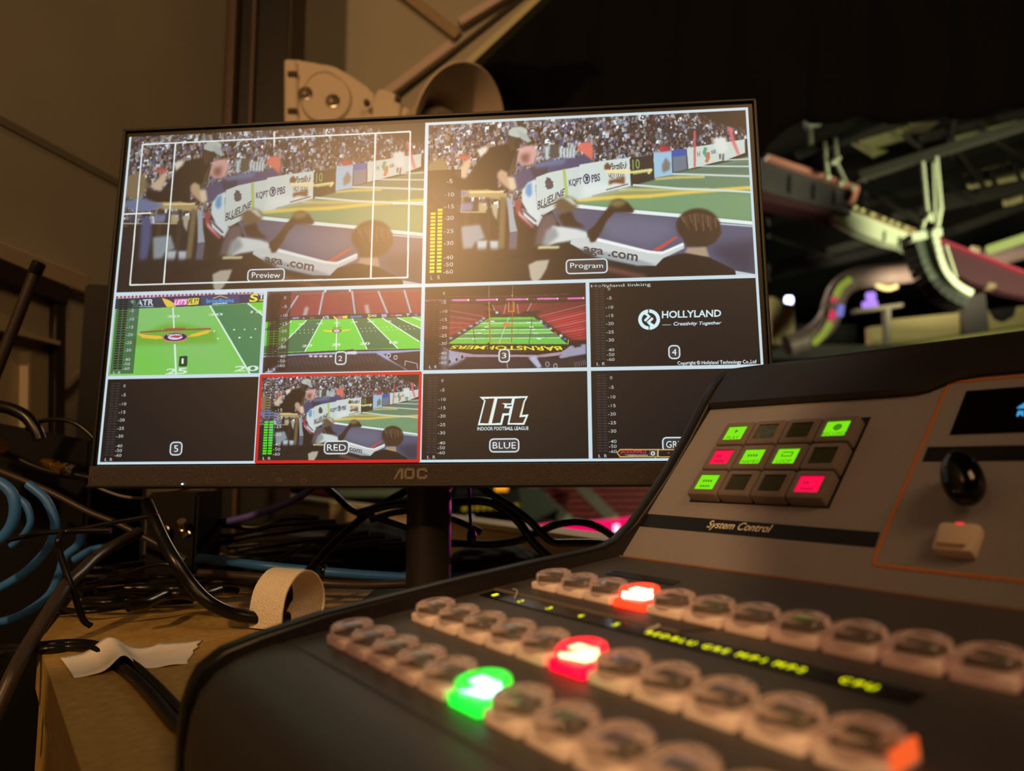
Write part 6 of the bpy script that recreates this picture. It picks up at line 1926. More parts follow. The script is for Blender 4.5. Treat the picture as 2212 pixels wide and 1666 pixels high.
cable('black cable arching level behind the pole and dropping at the switcher', BLK, .0042, [(770, 1110), (840, 1092), (910, 1086), (980, 1085), (1040, 1083), (1082, 1096), (1122, 1130), (1152, 1172), (1190, 1208), (1230, 1244)], .74)
cable('black cable coming down from the monitor and turning level behind the switcher', BLK, .0036, [(1030, 1046), (1062, 1068), (1100, 1092), (1140, 1122), (1172, 1154), (1196, 1172), (1240, 1173), (1290, 1174), (1340, 1180)], .71)
cable('black cable humped in front of the pink light strip', BLK, .0038, [(820, 1180), (900, 1176), (980, 1174), (1060, 1176), (1120, 1168), (1165, 1149), (1205, 1133), (1250, 1128), (1290, 1138), (1325, 1160), (1350, 1180)], .76)
cable('second black cable running under the arch behind the pole', BLK, .0036, [(800, 1124), (850, 1108), (900, 1104), (940, 1112), (990, 1126), (1040, 1150)], .80)
hang = cable('thin black lead hanging straight down right of the pole, ending in a plug', BLK, .0016, [(1013, 1040), (1014, 1070), (1015, 1105), (1017, 1135), (1018, 1152)], .72)
b = new_bm(); hp = at(1018.5, 1160, .72); lathe(b, [(.0016, .008), (.0040, .005), (.0048, 0), (.0040, -.005), (.002, -.0075)], 20, Matrix.Translation(hp)); link('plug', b, BLK, hang, 50)
cable('black hose-like cable arching on the rack case at the picture edge', BLK, .0060, [(-40, 872), (0, 878), (30, 886), (58, 902), (78, 930), (86, 950)], .74)
cable('thin black lead arching on the rack case towards the dark screen', BLK, .0022, [(56, 928), (72, 916), (100, 908), (135, 907), (165, 916), (190, 934), (205, 950)], .75)
rnd = random.Random(11)
for k in range(22):
    x0_, x1_ = 90 + 44 * (k % 5) + rnd.uniform(-20, 20), 400 + 16 * k + rnd.uniform(-10, 40); y0_ = 1322 - 5.5 * k + rnd.uniform(-6, 6); y1_ = 1296 - 4.5 * k + rnd.uniform(-6, 6)
    P = [Z(x0_ + (x1_ - x0_) * t / 5, y0_ + (y1_ - y0_) * t / 5 + rnd.uniform(-7, 7), .004 + .0045 * (k % 5)) for t in range(6)]
    cable('thin black cable in the tangle lying across the desk behind the tape', BLK, rnd.uniform(.0018, .0042), P)['group'] = 'black cables of the tangle'
for k in range(6):
    x0_, x1_ = 420 + 24 * k, 690 + 36 * k; P = [at(x0_ + (x1_ - x0_) * t / 4, 1150 + 10 * k - 8 * t + rnd.uniform(-8, 8), .90 - .012 * k) for t in range(5)]
    cable('black cable of the bundle hanging slack below the monitor', BLK, rnd.uniform(.003, .0048), P)['group'] = 'black cables of the hanging bundle'

# ---------------------------------------------------------------- equipment behind the cables
def solid(name, label, cat, corners, Y, depth, zlow, m, bev=.003):
    """Upright case: front outline top edge from two directions at distance Y, going back by depth and down to zlow."""
    p, q = at(*corners[0], Y[0]), at(*corners[1], Y[1])
    d = (q - p); d.z = 0; nrm = Vector((-d.y, d.x, 0)).normalized()
    t = empty(name, (*((p + q) / 2).xy, zlow), label, cat)
    b = new_bm(); prism(b, [p, q, Vector((q.x, q.y, zlow)), Vector((p.x, p.y, zlow))], nrm * depth)
    bmesh.ops.bevel(b, geom=list(b.edges), offset=bev, segments=2, affect='EDGES')
    lchild('case', b, m, t, smooth=35)
    return t, p, q, nrm
def bnc(parent, px, py, Y, d, m, r=.0062, L=.022, label=None):
    b = new_bm(); p = at(px, py, Y)
    lathe(b, [(r * .8, 0), (r * .8, L * .18), (r, L * .2), (r, L * .45), (r * .82, L * .48), (r * .82, L * .8), (r * .95, L * .82), (r * .95, L), (r * .55, L)], 20, axis_matrix(p, d))
    o = lchild('connector', b, m, parent, smooth=40)
    if label: o['label'] = label
    return o
CASE = mat('case_black', (10, 9, 9), .6, spec=.2, grain=.2, scale=300, bump=.1)
GOLD = mat('brass', (206, 160, 84), .25, metal=1); NICK = mat('nickel', (200, 184, 168), .22, metal=1)
rk, p, q, nn_ = solid('rack_case', 'black equipment case at the picture edge left of the monitor', 'case', ((-160, 884), (196, 952)), (.80, .86), .10, 0, CASE)
bnc(rk, 96, 1002, .80, Vector((.85, -.35, -.22)), GOLD, .0075, .034, 'brass plug on a black lead'); bnc(rk, 136, 1010, .79, Vector((.9, -.2, -.2)), NICK, .0060, .016); bnc(rk, -14, 962, .78, Vector((.8, -.4, -.1)), GOLD, .0075, .014)
cable('stout black lead with a ribbed sleeve ending at the brass plug', BLK, .0040, [(-40, 958), (0, 974), (40, 992), (75, 1008), (120, 1022), (170, 1028), (210, 1036)], .79)
cv, p, q, nn_ = solid('video_converter', 'dark brown converter box with two metal sockets under the monitor', 'converter', ((318, 1064), (428, 1064)), (.80, .80), .07, DZ, mat('converter_brown', (18, 14, 13), .6, spec=.25))
bnc(cv, 362, 1146, .797, Vector((-.2, -1, .1)), NICK, .0050, .010); bnc(cv, 398, 1152, .797, Vector((.12, -.8, .9)), NICK, .0046, .018)
b = new_bm(); beam(b, at(396, 1160, .78), at(409, 1150, .78), .003, .003); lchild('latch', b, NICK, cv)
pn, p, q, nn_ = solid('display_panel', 'black flat panel standing behind the left edge of the monitor', 'panel', ((183, 612), (330, 622)), (.95, .97), .03, DZ, mat('panel_black', (10, 9, 11), .5, spec=.2))
pw, p, q, nn_ = solid('power_supply', 'dark box half buried in cables left of the monitor pole', 'box', ((540, 1150), (690, 1162)), (1.02, 1.0), .06, DZ, mat('supply_black', (18, 16, 16), .6))

def lump(name, label, cat, px0, px1, ytop, Y, depth, m, seed, amp=.12):
    """Slack cloth bag: a rounded heap with creases, standing on the desk."""
    p, q = at(px0, 1180, Y), at(px1, 1180, Y); top = at((px0 + px1) / 2, ytop, Y).z
    c = (p + q) / 2; L = (q - p).length / 2; h = top - DZ
    b = new_bm(); bmesh.ops.create_icosphere(b, subdivisions=5, radius=1)
    r_ = random.Random(seed); dirs = [(Vector((r_.uniform(-1, 1), r_.uniform(-1, 1), r_.uniform(-1, 1))).normalized() * r_.uniform(3, 9), r_.uniform(0, 6)) for _ in range(7)]
    for v in b.verts:
        n = v.co.copy(); k = 1 + sum(amp / (i + 1.5) * abs(math.sin(n.dot(d) + ph)) for i, (d, ph) in enumerate(dirs)) - amp * .6
        n *= k
        v.co = Vector((c.x + n.x * L, c.y + n.y * depth, DZ + max(.0, (n.z + .55) / 1.6) * h))
    return tag(link(name, b, m, smooth=60), label, cat)
CLOTH = mat('pouch_black', (17, 15, 16), .85, grain=.2, scale=250, bump=.4)
lump('cable_pouch', 'slack black cloth pouch lying left of the monitor pole', 'pouch', 700, 890, 1124, .98, .08, CLOTH, 2)
lump('cloth_bag', 'crumpled black cloth bag between the pole and the switcher', 'bag', 985, 1160, 1178, .93, .06, CLOTH, 7, .2)
b = new_bm(); pc = at_z(1225, 1200, DZ); pc.z = DZ
puck = empty('wireless_receiver', pc, 'flat grey disc with printed arcs lying behind the switcher', 'receiver')
b = new_bm(); lathe(b, [(.060, 0), (.064, .006), (.062, .014), (.054, .0185), (.001, .0195)], 48); link('disc', b, mat('receiver_grey', (66, 66, 54), .55), puck, 40)
ARC = mat('print_pale', (168, 168, 150), .6)
b = new_bm()
for k, r_ in enumerate((.010, .017, .024, .031)):
    pr = [Vector((r_ * math.cos(t) - .004, r_ * math.sin(t) - .010, .0194)) for t in [R(-40 + 150 * i / 14) for i in range(15)]]
    for u, v in zip(pr[:-1], pr[1:]): beam(b, u, v, .0026, .0006)
link('arcs', b, ARC, puck)

# antenna whip
ant = cable('black rubber antenna whip leaning at the picture edge', mat('rubber_black', (44, 34, 32), .5), .0056, [(-60, 930), (-20, 832), (30, 706), (76, 588)], .74, name='antenna'); ant['category'] = 'antenna'
b = new_bm(); p0, p1 = at(74, 592, .74), at(86, 566, .74); tube(b, [p0, p0.lerp(p1, .15), p0.lerp(p1, .9), p1], .0064, 16, [.0058, .0066, .0066, .0050]); link('tip', b, BLK, ant, 40)
b = new_bm(); box(b, at(-70, 960, .74), (.03, .03, .05), .003); link('antenna_base', b, CASE, ant)

# ---------------------------------------------------------------- white horn loudspeaker on its bracket
WHT = mat('speaker_white', (214, 198, 178), .45)
YL = 1.5
sp = empty('horn_loudspeaker', at(760, 200, YL), 'white horn loudspeaker on a bolted swivel bracket by the steel post', 'loudspeaker')
def front(px, py, dy=0): return at(px, py, YL + dy)
b = new_bm()
pl = [(614, 127), (650, 129), (672, 138), (700, 138), (724, 144), (748, 158), (766, 170), (790, 190), (808, 200), (812, 262), (800, 330), (614, 330)]
prism(b, [front(*p) for p in pl], (0, .02, 0)); bmesh.ops.bevel(b, geom=list(b.edges), offset=.003, segments=2, affect='EDGES'); lchild('bracket_plate', b, WHT, sp, smooth=35)
b = new_bm()
prism(b, [front(x, y, -.012) for x, y in ((618, 130), (640, 128), (644, 330), (618, 330))], (0, .02, 0)); bmesh.ops.bevel(b, geom=list(b.edges), offset=.003, segments=2, affect='EDGES'); lchild('mounting_flange', b, WHT, sp, smooth=35)
SLOT = mat('slot_dark', (70, 60, 48), .7)
for y in (160, 240):
    b = new_bm(); box(b, front(632, y, -.0135), (.020, .006, .012), .002); lchild('slot', b, SLOT, sp)
b = new_bm(); tube(b, [front(700 + 45 * math.cos(t), 200 - 46 * math.sin(t), -.001) for t in [R(190 - 150 * k / 16) for k in range(17)]], .0032, 8); lchild('ridge', b, WHT, sp, smooth=60)
b = new_bm(); lathe(b, [(.050, -.006), (.054, 0), (.054, .004)], 48, axis_matrix(front(705, 216, -.002), (0, 1, 0))); lchild('swivel_disc', b, WHT, sp, smooth=40)
CHR = mat('bolt_chrome', (180, 168, 160), .15, metal=1)
for x, y in ((660, 203), (719, 219)):
    b = new_bm(); M1 = axis_matrix(front(x, y, -.008), (0, -1, 0))
    lathe(b, [(.015, 0), (.015, .003), (.0105, .0035), (.0105, .010), (.008, .013), (.001, .0135)], 20, M1); lchild('bolt', b, CHR, sp, smooth=40)
b = new_bm()
prism(b, [front(x, y, -.02) for x, y in ((812, 198), (822, 190), (856, 203), (866, 214), (856, 300), (800, 300), (806, 226))], (0, .045, 0)); bmesh.ops.bevel(b, geom=list(b.edges), offset=.003, segments=2, affect='EDGES'); lchild('knuckle', b, WHT, sp, smooth=35)
for x, y in ((793, 224), (860, 214)):
    b = new_bm(); lathe(b, [(.007, 0), (.006, .008)], 16, axis_matrix(front(x, y, -.022), (0, -1, 0))); lchild('pin', b, SLOT, sp)
HA = Vector((.76, -.52, -.38)).normalized()              # the way the horn points
HC = at(990, 288, 1.46)
b = new_bm()
RM = .134; 
prof_h = [(.022, -.150), (.030, -.140), (.046, -.105), (.072, -.055), (.100, -.015), (RM, .002), (RM + .003, .006), (RM, .008), (RM - .006, .004), (.094, -.020), (.066, -.060), (.052, -.085), (.050, -.100), (.001, -.100)]
lathe(b, prof_h, 56, axis_matrix(HC, HA)); lchild('horn', b, WHT, sp, smooth=50)
b = new_bm(); lathe(b, [(.012, -.100), (.040, -.094), (.046, -.060), (.042, -.040), (.001, -.034)], 40, axis_matrix(HC, HA)); lchild('phase_plug', b, mat('speaker_cream', (196, 182, 152), .5), sp, smooth=50)
b = new_bm(); beam(b, front(850, 240, .01), HC - HA * .12, .035, .03, bev=.004); lchild('neck', b, WHT, sp)
# ---------------------------------------------------------------- the arena beyond the booth
DARK = mat('arena_dark', (26, 24, 26), .9)
STEEL = mat('truss_steel', (44, 40, 37), .6, metal=.0); FASC = mat('fascia_white', (206, 206, 186), .6)
MAG = mat('fascia_maroon', (66, 24, 38), .7)
b = new_bm(); box(b, (5, 62, 10), (150, 1, 60)); tag(link('wall_far', b, mat('far_wall', (20, 18, 22), .95)), kind='structure')
b = new_bm(); box(b, (10, 34, -7.2), (110, 60, .4)); tag(link('arena_floor', b, mat('concrete_floor', (52, 48, 48), .8, grain=.2, scale=1)), kind='structure')
def plank(name, pts, Y, dy, m, parent=None):
    b = new_bm(); prism(b, [at(*p, Y) if len(p) == 2 else at(p[0], p[1], p[2]) for p in pts], (0, dy, 0)); return link(name, b, m, parent)
# roof deck: a sloping plane of panels between the purlins
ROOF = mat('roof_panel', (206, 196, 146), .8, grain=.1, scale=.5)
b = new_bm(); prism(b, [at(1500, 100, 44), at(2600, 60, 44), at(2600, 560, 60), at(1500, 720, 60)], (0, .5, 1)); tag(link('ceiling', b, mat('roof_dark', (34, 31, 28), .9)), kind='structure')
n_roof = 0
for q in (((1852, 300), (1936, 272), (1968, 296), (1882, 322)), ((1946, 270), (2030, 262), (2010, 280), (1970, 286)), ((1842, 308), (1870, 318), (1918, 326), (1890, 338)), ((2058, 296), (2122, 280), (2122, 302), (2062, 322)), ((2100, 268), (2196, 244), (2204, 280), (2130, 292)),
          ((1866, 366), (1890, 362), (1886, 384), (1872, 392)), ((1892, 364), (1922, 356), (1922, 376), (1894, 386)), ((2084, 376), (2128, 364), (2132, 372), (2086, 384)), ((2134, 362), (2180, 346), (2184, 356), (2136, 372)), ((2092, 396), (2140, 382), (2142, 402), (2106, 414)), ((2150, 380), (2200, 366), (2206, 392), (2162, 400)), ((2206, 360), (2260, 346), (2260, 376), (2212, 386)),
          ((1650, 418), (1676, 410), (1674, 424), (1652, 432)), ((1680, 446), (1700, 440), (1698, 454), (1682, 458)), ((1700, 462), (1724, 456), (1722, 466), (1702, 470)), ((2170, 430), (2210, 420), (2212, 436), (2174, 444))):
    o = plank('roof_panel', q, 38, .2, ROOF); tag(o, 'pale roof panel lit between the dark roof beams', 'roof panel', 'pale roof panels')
# beams
for k, (p, q, wd) in enumerate((((1722, 336), (1880, 272), .30), ((1850, 384), (2260, 256), .75), ((1780, 318), (1960, 262), .25), ((1870, 420), (2240, 300), .35), ((1990, 372), (2240, 292), .3), ((1990, 300), (2240, 240), .3), ((1870, 440), (2240, 350), .25), ((2030, 430), (2240, 392), .3),
                                ((1660, 580), (1880, 520), .35), ((1660, 600), (2060, 500), .3), ((2060, 500), (2250, 430), .35), ((1930, 470), (2250, 400), .22), ((1660, 480), (1800, 450), .2))):
    Yb = {0: 21.8, 1: 20.2}.get(k, 36); b = new_bm(); beam(b, at(*p, Yb), at(*q, Yb), .4 * Yb / 36, wd * Yb / 36, (0, 1, 0))
    tag(link('roof_beam', b, STEEL if k % 3 else mat('truss_dark', (24, 22, 22), .7)), 'dark steel beam crossing under the arena roof', 'beam', 'roof beams')
for k, (p, q) in enumerate((((2050, 300), (2130, 410)), ((2030, 390), (2110, 440)), ((2120, 280), (2160, 310)), ((1900, 430), (1990, 480)), ((1660, 510), (1800, 560)), ((2160, 310), (2260, 370)), ((2060, 260), (2056, 340)), ((1924, 350), (1926, 376)), ((2140, 372), (2152, 402)), ((2190, 356), (2206, 392)), ((1948, 290), (1990, 320)))):
    b = new_bm(); beam(b, at(*p, 35), at(*q, 35), .16, .16, (0, 1, 0)); tag(link('roof_brace', b, STEEL), 'thin steel brace slanting between the roof beams', 'brace', 'roof braces')
b = new_bm(); box(b, (22, 26, 25.2), (60, 40, .4)); tag(link('ceiling_2', b, mat('roof_dark', ())), kind='structure')
b = new_bm(); fz = at(1900, 772, 36).z; box(b, (22, 37, fz - .3), (40, 9.5, .6)); tag(link('floor_2', b, mat('concrete_floor', ())), kind='structure')
# hanging fascias of the scoreboard ring
fx = empty('fascia_run', at(1740, 410, 22), 'dark ribbed fascia hanging near the monitor with a pink-lit top rail', 'fascia')
def fchild(name, pts, Y, dy, m, root): 
    b = new_bm(); prism(b, [at(*p, Y) for p in pts], (0, dy, 0)); return lchild(name, b, m, root)
fchild('rail', ((1660, 333), (1856, 402), (1856, 411), (1660, 342)), 21.8, .4, mat('rail_pink_light', (232, 150, 140), .5), fx)  # pink light falling on the rail is put into its colour
fchild('rail_end', ((1848, 404), (1858, 405), (1848, 436), (1838, 434)), 21.8, .3, mat('rail_pink_light', ()), fx)
fchild('face', ((1640, 342), (1846, 412), (1836, 462), (1640, 410)), 22, .3, mat('fascia_dark', (78, 70, 76), .7, grain=.1, scale=2), fx)
for x in (1704, 1756, 1800):
    fchild('rib', ((x, 356 + (x - 1640) * .34), (x + 6, 358 + (x - 1640) * .34), (x + 4, 404 + (x - 1640) * .24), (x - 2, 402 + (x - 1640) * .24)), 21.97, .1, DARK, fx)
fchild('underside', ((1640, 410), (1836, 462), (1826, 470), (1640, 432)), 22, .8, MAG, fx)
gx = empty('fascia_bright', at(1920, 500, 22), 'greenish lit white fascia between the hanging speaker and the pink rail', 'fascia')
fchild('face', ((1840, 446), (1850, 445), (1980, 500), (2018, 520), (1978, 546), (1948, 532), (1912, 524), (1850, 500), (1810, 478), (1798, 462), (1806, 458), (1836, 470)), 22, .4, FASC, gx)
fchild('top_rail', ((1842, 442), (1980, 496), (1980, 503), (1842, 449)), 21.8, .4, mat('rail_dull', (150, 116, 84), .6), gx)
for x in (1849, 1864, 1886, 1910, 1926, 1940, 1958):
    b = new_bm(); bmesh.ops.create_icosphere(b, subdivisions=2, radius=.055, matrix=Matrix.Translation(at(x, 447 + (x - 1845) * .40, 21.7))); lchild('bulb', b, glow('rail_bulb', (214, 214, 130), .9), gx)
for x in (1912, 1944): fchild('seam', ((x, 476 + (x - 1845) * .35), (x + 3, 477 + (x - 1845) * .35), (x + 1, 522 + (x - 1912) * .3), (x - 2, 521 + (x - 1912) * .3)), 21.95, .1, mat('seam_grey', (120, 126, 96), .7), gx)
hx = empty('fascia_maroon', at(2120, 580, 23), 'maroon fascia running away beyond the hanging speaker', 'fascia')
fchild('face', ((2030, 518), (2260, 604), (2260, 650), (2170, 632), (2100, 610), (2060, 590)), 23, .4, MAG, hx)
fchild('rail', ((2030, 514), (2260, 602), (2260, 608), (2030, 520)), 22.8, .4, mat('rail_crimson', (150, 44, 70), .5), hx)
# line array
la = empty('line_array', at(2010, 560, 20), 'curved hanging line array of loudspeaker cabinets with a pale lit edge', 'line array')
ctr = [(2014, 508), (2018, 524), (2022, 540), (2026, 556), (2031, 571), (2037, 585), (2045, 598), (2055, 610), (2066, 620), (2079, 629), (2092, 636)]
for k, (x, y) in enumerate(ctr):
    xa, ya = ctr[max(k - 1, 0)]; xb, yb = ctr[min(k + 1, len(ctr) - 1)]
    d = Vector((xb - xa, yb - ya)).normalized(); nn2 = Vector((-d.y, d.x)) * (1 if -d.y < 0 else -1)
    if nn2.x > 0: nn2 = -nn2
    h = 8.4; wd = 40 - k * 1.2
    c0, c1 = Vector((x, y)) - d * h, Vector((x, y)) + d * h
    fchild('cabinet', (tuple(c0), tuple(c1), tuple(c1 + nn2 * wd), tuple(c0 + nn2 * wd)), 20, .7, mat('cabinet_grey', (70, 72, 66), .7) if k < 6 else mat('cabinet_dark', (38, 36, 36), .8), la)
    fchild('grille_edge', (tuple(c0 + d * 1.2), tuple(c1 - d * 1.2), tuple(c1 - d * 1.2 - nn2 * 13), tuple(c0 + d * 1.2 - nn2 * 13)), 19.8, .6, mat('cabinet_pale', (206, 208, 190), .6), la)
fchild('frame', ((1968, 504), (2034, 492), (2036, 508), (1972, 520)), 19.9, .6, mat('cabinet_pale', ()), la)
for p, q, r_ in (((1993, 350), (2003, 456), .055), ((2003, 456), (1990, 500), .06), ((2022, 340), (2032, 448), .06), ((2032, 448), (2022, 502), .07), ((2016, 352), (2020, 470), .035), ((2044, 530), (2066, 600), .03)):
    b = new_bm(); tube(b, [at(*p, 20), at(*q, 20)], r_, 8); lchild('sling', b, FASC, la)
for x, y in ((2008, 464), (2012, 474), (2004, 470)):
    b = new_bm(); bmesh.ops.create_icosphere(b, subdivisions=2, radius=.08, matrix=Matrix.Translation(at(x, y, 19.9))); lchild('shackle', b, FASC, la)
for lab_, segs in (('pale hoist pair hanging down to the pink-railed fascia', (((1781, 308), (1788, 382), .06), ((1804, 298), (1808, 345), .06), ((1806, 348), (1828, 395), .05))), ):
    ho = empty('hoist', at(1790, 340, 22), lab_, 'hoist')
    for p, q, r_ in segs:
        b = new_bm(); tube(b, [at(*p, 21.6), at(*q, 21.6)], r_, 8); lchild('chain', b, FASC, ho)
    for x, y in ((1788, 382), (1810, 342), (1800, 350), (1816, 396), (1842, 406)):
        b = new_bm(); bmesh.ops.create_icosphere(b, subdivisions=2, radius=.09, matrix=Matrix.Translation(at(x, y, 21.5))); lchild('hook', b, FASC, ho)
b = new_bm(); tube(b, [at(1741, 270, 21.8), at(1752, 266, 21.8), at(1772, 270, 21.8)], .14, 8, [.16, .16, .04]); lc = tag(link('stage_lamp', b, FASC), 'small pale lamp under the drape hem, above the pink rail', 'lamp')
b = new_bm(); tube(b, [at(1748, 272, 21.8), at(1752, 328, 21.8)], .09, 8); link('lamp_stem', b, FASC, lc)
# ventilation duct with glowing patches that imitate coloured light reflected on it
DUCT = mat('duct_metal', (104, 84, 84), .5, grain=.08, scale=3)
dp = [(2300, 510), (2180, 545), (2060, 574), (1960, 588), (1880, 597), (1838, 607), (1812, 628), (1800, 656), (1793, 682), (1776, 708), (1744, 732), (1700, 747)]
b = new_bm(); tube(b, spline([at(*p, 30) for p in dp], 6), .44, 20); du = tag(link('air_duct', b, DUCT, smooth=60), 'fat round air duct snaking down from the roof', 'duct')
b = new_bm(); P_ = spline([at(*p, 30) for p in dp], 6)
for i in range(30, len(P_), 3): tube(b, [P_[i] - (P_[i + 1 if i + 1 < len(P_) else i - 1] - P_[i]) * .06, P_[i] + (P_[i + 1 if i + 1 < len(P_) else i - 1] - P_[i]) * .06], .455, 20)
link('duct_bands', b, mat('duct_band', (88, 72, 72), .5), du, 60)
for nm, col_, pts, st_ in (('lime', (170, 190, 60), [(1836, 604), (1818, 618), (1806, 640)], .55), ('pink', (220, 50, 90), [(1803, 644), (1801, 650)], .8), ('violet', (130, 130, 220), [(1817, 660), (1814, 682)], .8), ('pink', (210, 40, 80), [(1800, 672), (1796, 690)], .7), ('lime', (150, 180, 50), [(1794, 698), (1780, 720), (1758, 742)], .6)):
    b = new_bm(); tube(b, spline([at(*p, 29.45) for p in pts], 5), .13, 10); link('reflection_patch', b, glow('duct_' + nm, col_, st_), du, 60)
for lab_, col_, st_, pts in (('white-blue spotlight glowing beside the right edge of the monitor', (206, 214, 255), 6, ((1698, 649), (1710, 649))), ('upper violet stage light left of the beige column', (170, 130, 240), 1.3, ((1874, 641), (1888, 639))), ('lower violet stage light left of the beige column', (170, 126, 236), 1.3, ((1866, 661), (1892, 656)))):
    b = new_bm(); tube(b, [at(*p, 33.2) for p in pts], .19, 12); tag(link('stage_light', b, glow('stage_' + lab_[:5], col_, st_), smooth=60), lab_, 'stage light')
b = new_bm(); tube(b, spline([at(1884, 600, 29.9), at(1896, 616, 29.9), at(1918, 622, 29.9), at(1936, 617, 29.9)], 5), .13, 10); tag(link('duct_branch', b, mat('duct_pale', (170, 150, 112), .5), smooth=60), 'short pale curved pipe hanging below the air duct', 'pipe')
b = new_bm(); tube(b, [at(2136, 540, 24), at(2330, 476, 24)], .15, 12); tag(link('strip_light', b, glow('tube_lime', (190, 206, 110), .8), smooth=60), 'pale green strip light sloping at the picture edge', 'strip light')
b = new_bm(); tube(b, [at(2098, 540, 22.9), at(2112, 543, 22.9)], .13, 10); tag(link('small_lamp', b, glow('lamp_tan', (206, 176, 110), .7), smooth=60), 'small tan lamp beside the end of the strip light', 'lamp')
b = new_bm(); tube(b, [at(2130, 617, 23.1), at(2146, 619, 23.1)], .13, 10); tag(link('small_lamp', b, glow('lamp_tan', ()), smooth=60), 'small tan lamp under the maroon fascia', 'lamp')
# concourse
CON = mat('concourse_beige', (196, 172, 126), .8, grain=.05, scale=1)
plank('concourse', ((1926, 690), (2330, 650), (2330, 745), (1926, 765)), 36, .5, CON)
o = bpy.data.objects['concourse']; o.name = 'wall_back_concourse'; tag(o, kind='structure')
o = plank('concourse_column', ((1880, 706), (1922, 702), (1924, 770), (1882, 770)), 35.6, .5, CON); tag(o, 'beige column at the end of the concourse wall', 'column')
o = plank('concourse_column', ((2086, 640), (2128, 632), (2138, 720), (2090, 728)), 35.4, .8, mat('column_grey', (92, 82, 84), .8)); tag(o, 'grey column standing before the concourse wall', 'column')
o = plank('trim_9', ((1920, 748), (2330, 690), (2330, 712), (1920, 780)), 35, .4, mat('concourse_cap', (206, 190, 120), .7)); tag(o, kind='structure')
o = plank('entrance', ((2144, 668), (2196, 662), (2190, 684), (2172, 694), (2156, 688)), 35.6, .3, mat('entrance_dark', (38, 28, 38), .9)); o.name = 'door_1'; tag(o, kind='structure')
o = plank('gantry', ((1846, 668), (1950, 655), (1952, 661), (1848, 676)), 33, .4, mat('gantry_grey', (120, 110, 100), .7)); tag(o, 'thin horizontal gantry under the violet stage lights', 'gantry')
o = plank('gantry_post', ((1914, 660), (1924, 658), (1926, 775), (1916, 775)), 33.2, .4, mat('gantry_grey', ())); tag(o, 'grey post below the end of the thin gantry', 'post')
o = plank('equipment_stack', ((1666, 640), (1696, 654), (1716, 658), (1718, 772), (1666, 772)), 33, 1, mat('stack_tan', (170, 150, 110), .8)); tag(o, 'tan stack of stage gear beside the glowing spotlight', 'stage gear')
plank('gear_dark', ((1690, 700), (1850, 700), (1850, 790), (1700, 790)), 37, 1, DARK); o = bpy.data.objects['gear_dark']; o.name = 'equipment_crate'; tag(o, 'dark crate below the end of the air duct', 'crate')
# stands seen under the monitor
SEAT = mat('seat_red', (150, 54, 60), .6, grain=.15, scale=3)
YT = 30
stand = empty('seating_stand', at(1250, 1090, YT), 'bank of dark red stadium seats seen under the monitor', 'stand')
for k in range(6):
    y0_ = 1050 + k * 14
    fchild('seat_row', ((1170 + k * 8, y0_), (2500, y0_), (2500, y0_ + 8), (1175 + k * 8, y0_ + 8)), YT - k * .5, .5, SEAT, stand)
    fchild('step', ((1170 + k * 8, y0_ + 8), (2500, y0_ + 8), (2500, y0_ + 14), (1175 + k * 8, y0_ + 14)), YT - k * .5 + .1, .4, mat('step_dark', (26, 14, 16), .8), stand)
for a_, c_ in (((1150, 1054), (1224, 1124)), ((1255, 1054), (1326, 1124))):
    b = new_bm(); beam(b, at(*a_, YT - 1), at(*c_, YT - 5), .4, .28, (0, 1, 0)); lchild('aisle', b, mat('aisle_grey', (150, 160, 136), .7), stand)
b = new_bm(); p_, q_ = at(1140, 1130, YT - 3.2), at(2500, 1130, YT - 3.2); prism(b, [p_, q_, Vector((q_.x, q_.y, -7)), Vector((p_.x, p_.y, -7))], (0, 3, 0)); lchild('front_wall', b, mat('step_dark', ()), stand)
fchild('side_wall', ((1120, 1054), (1168, 1054), (1228, 1124), (1130, 1124)), YT - 4.4, .3, mat('side_green', (86, 92, 82), .8), stand)
o = plank('led_ribbon', ((1138, 1138), (1200, 1131), (1290, 1126), (1420, 1112), (2400, 1060), (2400, 1090), (1420, 1138), (1330, 1148), (1230, 1152), (1150, 1148)), 22, .3, glow('ribbon_magenta', (240, 0, 96), 1.0)); tag(o, 'glowing magenta light ribbon below the red seats', 'light ribbon')
o = plank('ribbon_lamp', ((1328, 1136), (1338, 1134), (1338, 1152), (1328, 1152)), 21, .3, glow('ribbon_white', (206, 206, 240), 1.5)); tag(o, 'small white lamp at the end of the magenta ribbon', 'lamp')
o = plank('sideline_board', ((985, 1060), (1130, 1060), (1150, 1400), (990, 1400)), 27, .3, mat('board_dark', (42, 40, 44), .8)); tag(o, 'dark board behind the pole with a yellow line of dots', 'board')
for k in range(11):
    b = new_bm(); bmesh.ops.create_icosphere(b, subdivisions=1, radius=.10, matrix=Matrix.Translation(at(1003 + k * 14, 1099 - k * .8, 26.8))); q_ = link('board_dot', b, glow('dot_yellow', (170, 140, 30), .5), o)
o = plank('sign_light', ((1068, 1050), (1098, 1050), (1096, 1062), (1070, 1062)), 27, .2, glow('sign_orange', (250, 160, 20), 1.1)); tag(o, 'orange light just under the monitor right of the pole', 'light')
o = plank('blue_lamp', ((1010, 1114), (1022, 1114), (1022, 1124), (1010, 1124)), 24, .2, glow('lamp_blue', (140, 170, 190), .8)); tag(o, 'small bluish lamp low behind the pole', 'lamp')
o = plank('railing_board', ((722, 1058), (884, 1056), (884, 1072), (740, 1074)), 24, .3, mat('board_sage', (196, 186, 156), .7)); tag(o, 'pale sage board seen left of the pole under the monitor', 'board')
o = plank('red_banner', ((668, 1060), (716, 1058), (712, 1074), (672, 1074)), 25, .3, mat('banner_red', (130, 40, 44), .7)); tag(o, 'dark red banner left of the pale sage board', 'banner')


